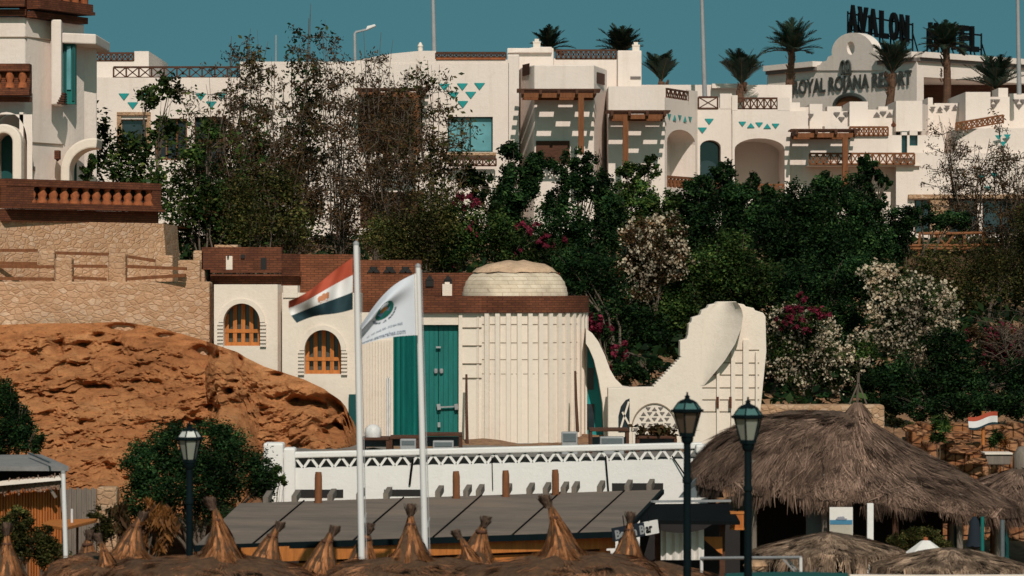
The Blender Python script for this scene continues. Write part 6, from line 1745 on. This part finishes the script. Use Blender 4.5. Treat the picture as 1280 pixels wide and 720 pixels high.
# right hand umbrellas with weathered thatch
def wide_umbrella(label, px, py, Y, rad, drop, n):
    c = P(px, py, Y)
    t = thing('straw_umbrella', label, 'umbrella', (c.x, c.y, 0), 'low weathered umbrellas on the right')
    thatch(t, 'canopy', lambda th, u: (c.x + rad * u * math.cos(th), c.y + rad * u * math.sin(th), c.z - drop * u ** 1.25), n, .2, .011, 'strawpale', 'strawbasegrey', fringe=.3, lift=.045, nth=48, out=.12, rough=.035, tufts=80, tuft_len=.28)
    MB().tube([(c.x, c.y, 0), (c.x, c.y, c.z - .1)], .07, 8).build('pole', M['wood'], t, smooth=50)
wide_umbrella('wide weathered umbrella below the poster and the dark post', 1036, 665, 66, 1.55, .42, 7000)
wide_umbrella('wide weathered umbrella at the bottom right corner below the white parasol', 1186, 684, 62, 1.5, .38, 7000)
wp = thing('parasol', 'closed looking white canvas parasol between the hedge and the straw umbrella', 'parasol', tuple(P(1157, 700, 68)))
wp['label'] = 'white canvas parasol between the hedge and the bottom right straw umbrella'
c = P(1157, 675, 68)
mb = MB(); mb.lathe((c.x, c.y, c.z), [(.03, 0), (.1, -.02), (.62, -.4), (.64, -.5)], 8); mb.build('canopy', M['canvas'], wp)
mb = MB(); mb.lathe((c.x, c.y, c.z), [(0, .07), (.05, .05), (.05, -.02)], 8); mb.build('cap', M['terracotta'], wp); MB().tube([(c.x, c.y, 0), (c.x, c.y, c.z)], .03, 7).build('pole', M['whitemetal'], wp)
cp = thing('parasol', 'closed dark navy parasol beside the teal pole under the thatch', 'parasol', tuple(P(1219, 690, 70)))
c = P(1218, 645, 70)
mb = MB(); mb.lathe((c.x, c.y, c.z), [(.02, 0), (.1, -.1), (.16, -.55), (.2, -.66), (.06, -.72)], 9); mb.build('folded_cloth', M['cloudy'], cp, smooth=40); MB().tube([(c.x, c.y, 0), (c.x, c.y, c.z + .06)], .025, 6).build('pole', M['wood'], cp)
o = MB().tube([P(1228, 700, 69), P(1228, 646, 69)], .04, 7).build('teal_pole', M['teal'], smooth=50, loc=tuple(P(1228, 700, 69))); tag(o, 'thin teal pole beside the closed navy parasol', 'pole')
o = MB().tube([P(1253, 696, 71), P(1253, 650, 71)], .05, 7).build('grey_pole', M['sheet'], smooth=50, loc=tuple(P(1253, 696, 71))); tag(o, 'thin grey pole before the lowest dry stone wall near the right edge', 'pole')

# goal like metal frame, teal screen and white ledge along the bottom edge
fr_ = thing('metal_frame', 'grey tubular metal frame between the two tall lamp posts and the weathered umbrella', 'frame', tuple(P(940, 720, 55)))
mb = MB(); mb.tube([P(876, 698, 57), P(1001, 697, 55)], .03, 8); mb.build('top_rail', M['greymetal'], fr_, smooth=50)
mb = MB(); mb.tube([P(1001, 697, 55), P(1001, 760, 55)], .03, 8); mb.build('upright', M['whitemetal'], fr_, smooth=50)
mb = MB(); mb.tube([P(877, 698, 57), P(877, 760, 57)], .03, 8); mb.build('upright', M['whitemetal'], fr_, smooth=50)
for x in (984, 989): MB().bar(P(x - 5, 699, 55.3), P(x + 9, 714, 55.2), .025).build('brace', M['greymetal'], fr_)
o = MB(); o.slab(spx([(905, 760), (1062, 760), (1060, 716.5), (1000, 715), (950, 715.5), (906, 717)], 52), 52, 52.06); tag(o.build('teal_screen', M['tealdark']), 'dark teal cloth screen along the bottom edge below the metal frame', 'screen')
o = MB(); o.slab(spx([(1060, 760), (1300, 760), (1300, 718.5), (1160, 719), (1062, 718.5)], 54), 54, 54.12); tag(o.build('white_ledge', M['plaster'], bevel=.02), 'white ledge along the bottom right edge of the photograph', 'ledge')
V = leaf_quads(np.array([tuple(P(922 + nrng.normal() * 9, 706 + nrng.normal() * 3, 62)) for _ in range(150)]), .16, .2, 0, .7)
cd_ = thing('cushion', 'small patterned cushion behind the metal frame near the rightmost lamp post', 'cushion', tuple(P(944, 708, 62)))
mb = MB(); mb.lathe((X(944, 62), 62, Z(712, 62)), [(0, 0), (.2, 0), (.24, .08), (.18, .17), (0, .19)], 12); mb.build('body', M['stone2'], cd_, smooth=50)

# lamp posts
def lamp(label, px, ytop_, ybot, Y, w, glass, cap, fin=True):
    k = Y / F; c = (X(px, Y), Y, 0)
    t = thing('lamp_post', label, 'street lamp', (c[0], Y, hz(c[0], Y)), 'green lamp posts along the beach')
    hh = (ybot - ytop_) * k; zb_ = Z(ybot, Y); W = w * k / 2
    gz = hz(c[0], Y)
    pl2 = MB(); pl2.lathe((c[0], Y, gz), [(.16, 0), (.16, .3), (.1, .36), (.08, 1.), (.075, 1.04), (.065, 1.1), (.06, zb_ - gz - .75), (.075, zb_ - gz - .74), (.075, zb_ - gz - .68), (.058, zb_ - gz - .66), (.055, zb_ - gz - .14), (.09, zb_ - gz - .1), (.1, zb_ - gz - .03), (.05, zb_ - gz)], 14)
    pl2.build('post', M['iron'], t, smooth=40)
    z1 = zb_ + hh * .56     # rim of the lantern
    lb2 = W * .5
    ln = thing('lantern', None, None); ln.parent = t; ln.location = (0, 0, 0)
    bpy.data.objects.remove(ln)
    g_ = MB(); g_.lathe(c, [(lb2 * .95, zb_ + .02), (W * .93, z1 - .01)], 6, phase=R(15)); gl = g_.build('lantern_glass', M[glass], t)
    f_ = MB()
    for i in range(6):
        a = R(15) + i * math.pi / 3
        f_.bar((c[0] + lb2 * math.cos(a), Y + lb2 * math.sin(a), zb_), (c[0] + W * .97 * math.cos(a), Y + W * .97 * math.sin(a), z1), .022)
    f_.lathe(c, [(lb2 * .2, zb_ - .02), (lb2 * 1.1, zb_ - .02), (lb2 * 1.1, zb_ + .04), (lb2 * .9, zb_ + .04)], 6, phase=R(15))
    f_.lathe(c, [(W * .9, z1 - .03), (W * 1.16, z1 - .015), (W * 1.18, z1 + .02), (W * .95, z1 + .035)], 6, phase=R(15))
    f_.build('lantern_frame', M['iron'], t)
    cp_ = MB(); cp_.lathe(c, [(W * .97, z1 + .03), (W * .62, z1 + hh * .2), (W * .3, z1 + hh * .235)], 6, phase=R(15)); cp_.build('lantern_cap', M[cap], t)
    f2 = MB()
    for i in range(6):
        a = R(15) + i * math.pi / 3
        f2.bar((c[0] + W * .97 * math.cos(a), Y + W * .97 * math.sin(a), z1 + .03), (c[0] + W * .62 * math.cos(a), Y + W * .62 * math.sin(a), z1 + hh * .2), .02)
    zf = z1 + hh * .2
    f2.lathe(c, [(W * .66, zf), (W * .45, zf + hh * .05), (W * .2, zf + hh * .08), (W * .14, zf + hh * .12), (W * .22, zf + hh * .135), (W * .1, zf + hh * .16), (W * .05, zf + hh * .2), (W * .09, zf + hh * .215), (.0, zf + hh * .25)], 10)
    f2.build('finial', M['iron'], t, smooth=40)
lamp('green lamp post with dark amber lantern and spiked finial before the zigzag wall end', 859, 490, 544, 50, 37, 'lampamber' if 'lampamber' in M else 'lampglass', 'lampgreen')
lamp('green lamp post with pale glass lantern in front of the big thatch', 935, 496, 553, 49, 38, 'lampglass', 'lampgreen')
lamp('dark lamp post at the left with white topped lantern before the big bush', 237, 526, 577, 56, 30, 'lampglass', 'lampwhite')

# flagpoles and flags
def pole(label, x0, y0_, x1, Y, r=.062):
    b = P(x1, 720, Y); d = (P(x0, y0_, Y) - b); g_ = b + d * ((hz(b.x, Y) - b.z) / d.z)
    t = thing('flagpole', label, 'flagpole', tuple(g_), 'white flagpoles in front of the bar')
    top_ = P(x0, y0_, Y)
    mb = MB(); N_ = 14
    mb.tube([g_.lerp(top_, i / N_) for i in range(N_ + 1)], [r * (1.05 - .25 * i / N_) for i in range(N_ + 1)], 12); mb.build('shaft', M['flagpaint'], t, smooth=50)
    mb = MB(); mb.lathe(tuple(top_), [(r * .85, -.02), (r * .9, .02), (r * .4, .05), (0, .06)], 12); mb.build('cap', M['greymetal'], t, smooth=50)
    mb = MB(); mb.tube([g_.lerp(top_, .16) + Vector((r + .03, -.02, 0)), top_ + Vector((r * .8 + .015, -.02, -.06))], .008, 5); mb.build('halyard', M['greymetal'], t)
    mb = MB(); p = g_.lerp(top_, .3); mb.bar(p + Vector((r, 0, -.08)), p + Vector((r + .03, 0, .1)), .03); mb.build('cleat', M['greymetal'], t)
    return t
m, nt, b = nodes('chipped_white_paint')
v = objco(nt, 5, 5, 1.6); n1 = noise_tex(nt, v, 1.6, 7, .75)
L(nt, mix(nt, ramp(nt, n1, [(.66, 0.), (.7, 1.)]), (.66, .64, .64), (.12, .07, .05)), b.inputs['Base Color']); b.inputs['Roughness'].default_value = .55; M['flagpaint'] = m
pole('taller white flagpole carrying the red white and black flag', 445, 305, 452.5, 58)
pole('shorter white flagpole with chipped paint carrying the white printed flag', 522.5, 333, 532, 58.5)
# striped flag
fl = thing('flag', 'red white and black flag with golden eagle blowing left from the taller pole', 'flag', tuple(P(441, 322, 57.9)))
NXF, NYF = 30, 18
def eflag(u, v):
    tx = 441 + (361 - 441) * u; ty = 322 + (376 - 322) * u + 3.5 * math.sin(u * math.pi) * (1 if u < 1 else 0) - 2 * math.sin(u * 6.2)
    bx2 = 441 + (371 - 441) * u; by2 = 386 + (403 - 386) * u + 1.5 * math.sin(u * 6.2 + .5)
    bx2 += -3 * math.sin(u * math.pi)
    px = tx + (bx2 - tx) * v + (-4 * math.sin(v * 3.1) * u); py = ty + (by2 - ty) * v
    fold = .16 * math.sin(u * 7.5 + v * 2.4 - .6) * min(1, u * 2.5) + .05 * math.sin(u * 17 - v * 4)
    return P(px, py, 57.85 + fold - .35 * u)
def strip_flag(fn, v0, v1, u0=0, u1=1, nx=30, ny=6, off=0.):
    mb = MB()
    for j in range(ny + 1):
        for i in range(nx + 1):
            p = fn(u0 + (u1 - u0) * i / nx, v0 + (v1 - v0) * j / ny); p.y -= off; mb.v.append(tuple(p))
    for j in range(ny):
        for i in range(nx):
            a = j * (nx + 1) + i; mb.f.append((a, a + 1, a + nx + 2, a + nx + 1))
    return mb
strip_flag(eflag, 0, .333).build('red_stripe', M['flagred'], fl, smooth=70)
strip_flag(eflag, .333, .667).build('white_stripe', M['flagwhite'], fl, smooth=70)
strip_flag(eflag, .667, 1).build('black_stripe', M['flagblack'], fl, smooth=70)
def decal(fn, poly, off):
    """flat printed shape lying on the cloth: polygon fan in flag coordinates"""
    c = (sum(p[0] for p in poly) / len(poly), sum(p[1] for p in poly) / len(poly))
    mb = MB(); pts = [c] + list(poly)
    for u, v in pts:
        p = fn(u, v); p.y -= off; mb.v.append(tuple(p))
    n = len(poly); mb.f = [(0, 1 + i, 1 + (i + 1) % n) for i in range(n)]
    return mb
M['gold'] = mat('printed_gold', (.5, .2, .1), bmp=0)
eg = MB()
for poly in ([(.47, .42), (.44, .4), (.42, .42), (.43, .46), (.40, .56), (.42, .6), (.47, .6), (.49, .56), (.46, .46)],
             [(.43, .45), (.38, .42), (.355, .46), (.36, .58), (.385, .6), (.41, .54)], [(.46, .45), (.51, .42), (.535, .46), (.53, .58), (.505, .6), (.48, .54)], [(.38, .62), (.51, .62), (.5, .645), (.39, .645)]):
    d_ = decal(eflag, poly, .012); eg.add(d_.v, d_.f)
eg.build('eagle', M['gold'], fl)
# white printed flag
wf = thing('flag', 'white flag with round green emblem and web address blowing left from the shorter pole', 'flag', tuple(P(520, 343, 58.4)))
def wflag(u, v):
    tx = 519 + (449 - 519) * u; ty = 342 + (409 - 342) * u - 13 * math.sin(u * math.pi) * (.9)
    bx2 = 521 + (452 - 521) * u; by2 = 419 + (431 - 419) * u - 3 * math.sin(u * 3.14)
    px = tx + (bx2 - tx) * v; py = ty + (by2 - ty) * v
    fold = -.26 * math.exp(-((v - .12 - .15 * u) / .16) ** 2) * min(1, u * 2) + .1 * math.sin(u * 6 + v) * u
    return P(px, py, 58.3 + fold - .25 * u + .3 * (1 - v) * u)
M['clothwhite'] = mat('flag_cool_white', (.56, .58, .64), bmp=0, rough=.85, var=.03)
strip_flag(wflag, 0, 1, nx=34, ny=22).build('cloth', M['clothwhite'], wf, smooth=70)
MB().tube([wflag(.0, v) + Vector((.005, 0, 0)) for v in np.linspace(0, 1, 8)], .03, 6).build('hem', M['canvas'], wf)
M['printgreen'] = mat('printed_green', (.01, .14, .11), bmp=0); M['printorange'] = mat('printed_orange', (.5, .2, .04), bmp=0); M['printblue'] = mat('printed_blue', (.12, .2, .33), bmp=0); M['printdark'] = mat('printed_navy', (.03, .05, .08), bmp=0); M['printgrey'] = mat('printed_grey', (.24, .27, .33), bmp=0)
def ell(cu, cv, ru, rv, n=20): return [(cu + ru * math.cos(t), cv + rv * math.sin(t)) for t in np.linspace(0, 2 * math.pi, n + 1)[:-1]]
eb = decal(wflag, ell(.56, .37, .165, .165), .012).build('emblem', M['printgreen'], wf)
decal(wflag, ell(.57, .35, .065, .055), .018).build('inner_disc', M['printorange'], eb)
decal(wflag, [(.45, .35), (.56, .4), (.68, .35), (.63, .46), (.49, .46)], .022).build('wave_shape', M['printblue'], eb)
def flag_text(body, u0, u1, v, hv, mt, arc=None, name='lettering'):
    src = MB(); w_ = text_into(src, body, (0, 0, 0), (1, 0, 0), 1, 0, fat=.02)
    mb = MB()
    for x_, _, z_ in src.v:
        if arc:
            cu, cv, ru, rv, a0, a1 = arc; a = a0 + (a1 - a0) * x_ / w_; k = 1 - z_ * hv
            u = cu + ru * k * math.cos(a); vv = cv + rv * k * math.sin(a)
        else:
            u = u0 + (u1 - u0) * x_ / w_; vv = v - z_ * hv
        p = wflag(u, vv); p.y -= .014; mb.v.append(tuple(p))
    mb.f = src.f
    mb.build(name, M[mt], wf)
flag_text('www.samarahas.com', .99, .2, .955, .12, 'printgrey')
flag_text('tel . 069 3640 000 . 010 664 0662',   .9, .25, .79, .06, 'printgrey')
flag_text('SHARM  EL  SHEIKH', 0, 0, 0, .2, 'printdark', arc=(.56, .37, .22, .25, 2.9, .15))

# cane hut, plank fence and white pole at the lower left
ch = thing('cane_hut', 'orange cane walled hut with a flat grey roof at the left edge', 'hut', (X(20, 69), 69, 0))
a, b_, c_, d_ = P(-160, 582, 66), P(86, 583, 68.5), P(52, 568, 73), P(-160, 570, 71)
mb = MB(); t_ = Vector((0, 0, -.1)); mb.add([a, b_, c_, d_, a + t_, b_ + t_, c_ + t_, d_ + t_], [(0, 1, 2, 3), (4, 5, 6, 7), (0, 1, 5, 4), (1, 2, 6, 5), (2, 3, 7, 6), (3, 0, 4, 7)]); mb.build('roof', mat('grey_roof_board', (.22, .21, .21), var=.2), ch)
mb = MB(); mb.bar(P(36, 568, 71.2) + Vector((0, 0, .03)), P(63, 580, 68) + Vector((0, 0, .03)), .04, .04); mb.build('roof_seam', M['sheet'], ch)
mb = MB(); mb.pbox(-160, 80, 588, 603, 69.6, .1); mb.build('dark_gap', M['darkgap'], ch)
V = []
for k in range(700):
    px = rng.uniform(-120, 80); t = (px + 120) / 200; p = P(px, 604 - 8 * max(0, px) / 80 + rng.gauss(0, 2), 67.9); q_ = p + Vector((rng.gauss(0, .06), -.1, -rng.uniform(.1, .22))); w_ = Vector((.012, 0, 0)); V.append([p - w_, p + w_, q_ + w_, q_ - w_])
link('straw_fringe', quads(np.array([[tuple(v) for v in q] for q in V]), np.ones(len(V))), M['strawgrey'], ch)
mb = MB(); mb.add([P(-120, 612, 67.8), P(80, 594, 67.95), P(80, 600, 67.7), P(-120, 618, 67.55)], [(0, 1, 2, 3)]); mb.build('awning', M['plaster'], ch)
mb = MB()
for i in range(62):
    x_ = X(-130, 68.3) + i * .0595
    if x_ > X(78, 68.3): break
    mb.tube([(x_, 68.3, .2), (x_, 68.3 + rng.uniform(-.01, .01), Z(608 - 6 * max(0, i - 36) / 26, 68.3))], .031, 6)
mb.build('cane_wall', M['bamboo'], ch, smooth=60)
mb = MB(); mb.bar(P(76, 596, 67.9), P(79, 640, 67.9), .07); mb.bar(P(58, 602, 67.9), P(70, 622, 67.9), .06); mb.build('brace', M['greywood'], ch)
lg = MB(); lg.prism([(X(50, 66), 66.2), (X(80, 65), 65), (X(118, 67), 67.2), (X(116, 67), 67.6), (X(60, 67), 67.2)], Z(659, 66), Z(655, 66)); tag(lg.build('board', M['orangewood'], bevel=.01, loc=tuple(P(85, 657, 66))), 'orange edged board ledge beside the short white pole', 'board')
MB_ = MB().box(X(97, 67) - .02, X(97, 67) + .02, 66.9, 67, Z(659, 66), .1)
tag(MB_.build('stake', M['darkwood'], loc=(X(97, 67), 66.95, .1)), 'dark stake under the orange edged board', 'post')
o = MB().lathe((X(89, 66.3), 66.4, Z(655, 66.3)), [(.025, 0), (.03, .02), (.028, .3), (.0, .31)], 8); tag(o.build('white_tube', M['whitemetal'], smooth=50, loc=tuple(P(89, 655, 66.3))), 'short white tube standing on the orange edged board', 'tube')
pf = thing('plank_fence', 'dark grey plank fence panel at the foot of the orange rock', 'fence', (X(100, 73), 73, 0))
mb = MB()
for i in range(13):
    x0 = 80 + i * 3.1; mb.box(X(x0, 73), X(x0 + 2.9, 73), 73 + .02 * (i % 2), 73.06, 0, Z(611 + 1.5 * math.sin(i * 2.1), 73))
mb.build('planks', M['greywood'], pf)
mb = MB(); mb.pbox(80, 120, 616, 619, 73.07, .05); mb.pbox(80, 120, 650, 653, 73.07, .05); mb.build('rail', M['darkwood'], pf)
o = MB().pbox(120.5, 146, 609, 740, 73.3, .5).build('stone_pier', M['stone2'], bevel=.06); tag(o, 'pale rubble pier right of the dark plank fence', 'pier')
b0 = P(83, 720, 60); t0_ = P(79, 590, 60); d = t0_ - b0; g_ = b0 + d * ((hz(b0.x, 60) - b0.z) / d.z)
wpole = thing('white_pole', 'short white rusty pole in front of the orange cane hut', 'pole', tuple(g_))
mb = MB(); mb.tube([g_, t0_], [.05, .042], 10); mb.build('shaft', M['flagpaint'], wpole, smooth=50)
mb = MB(); mb.lathe(tuple(t0_), [(.044, -.03), (.046, .01), (0, .03)], 10); mb.build('cap', M['greymetal'], wpole, smooth=50)
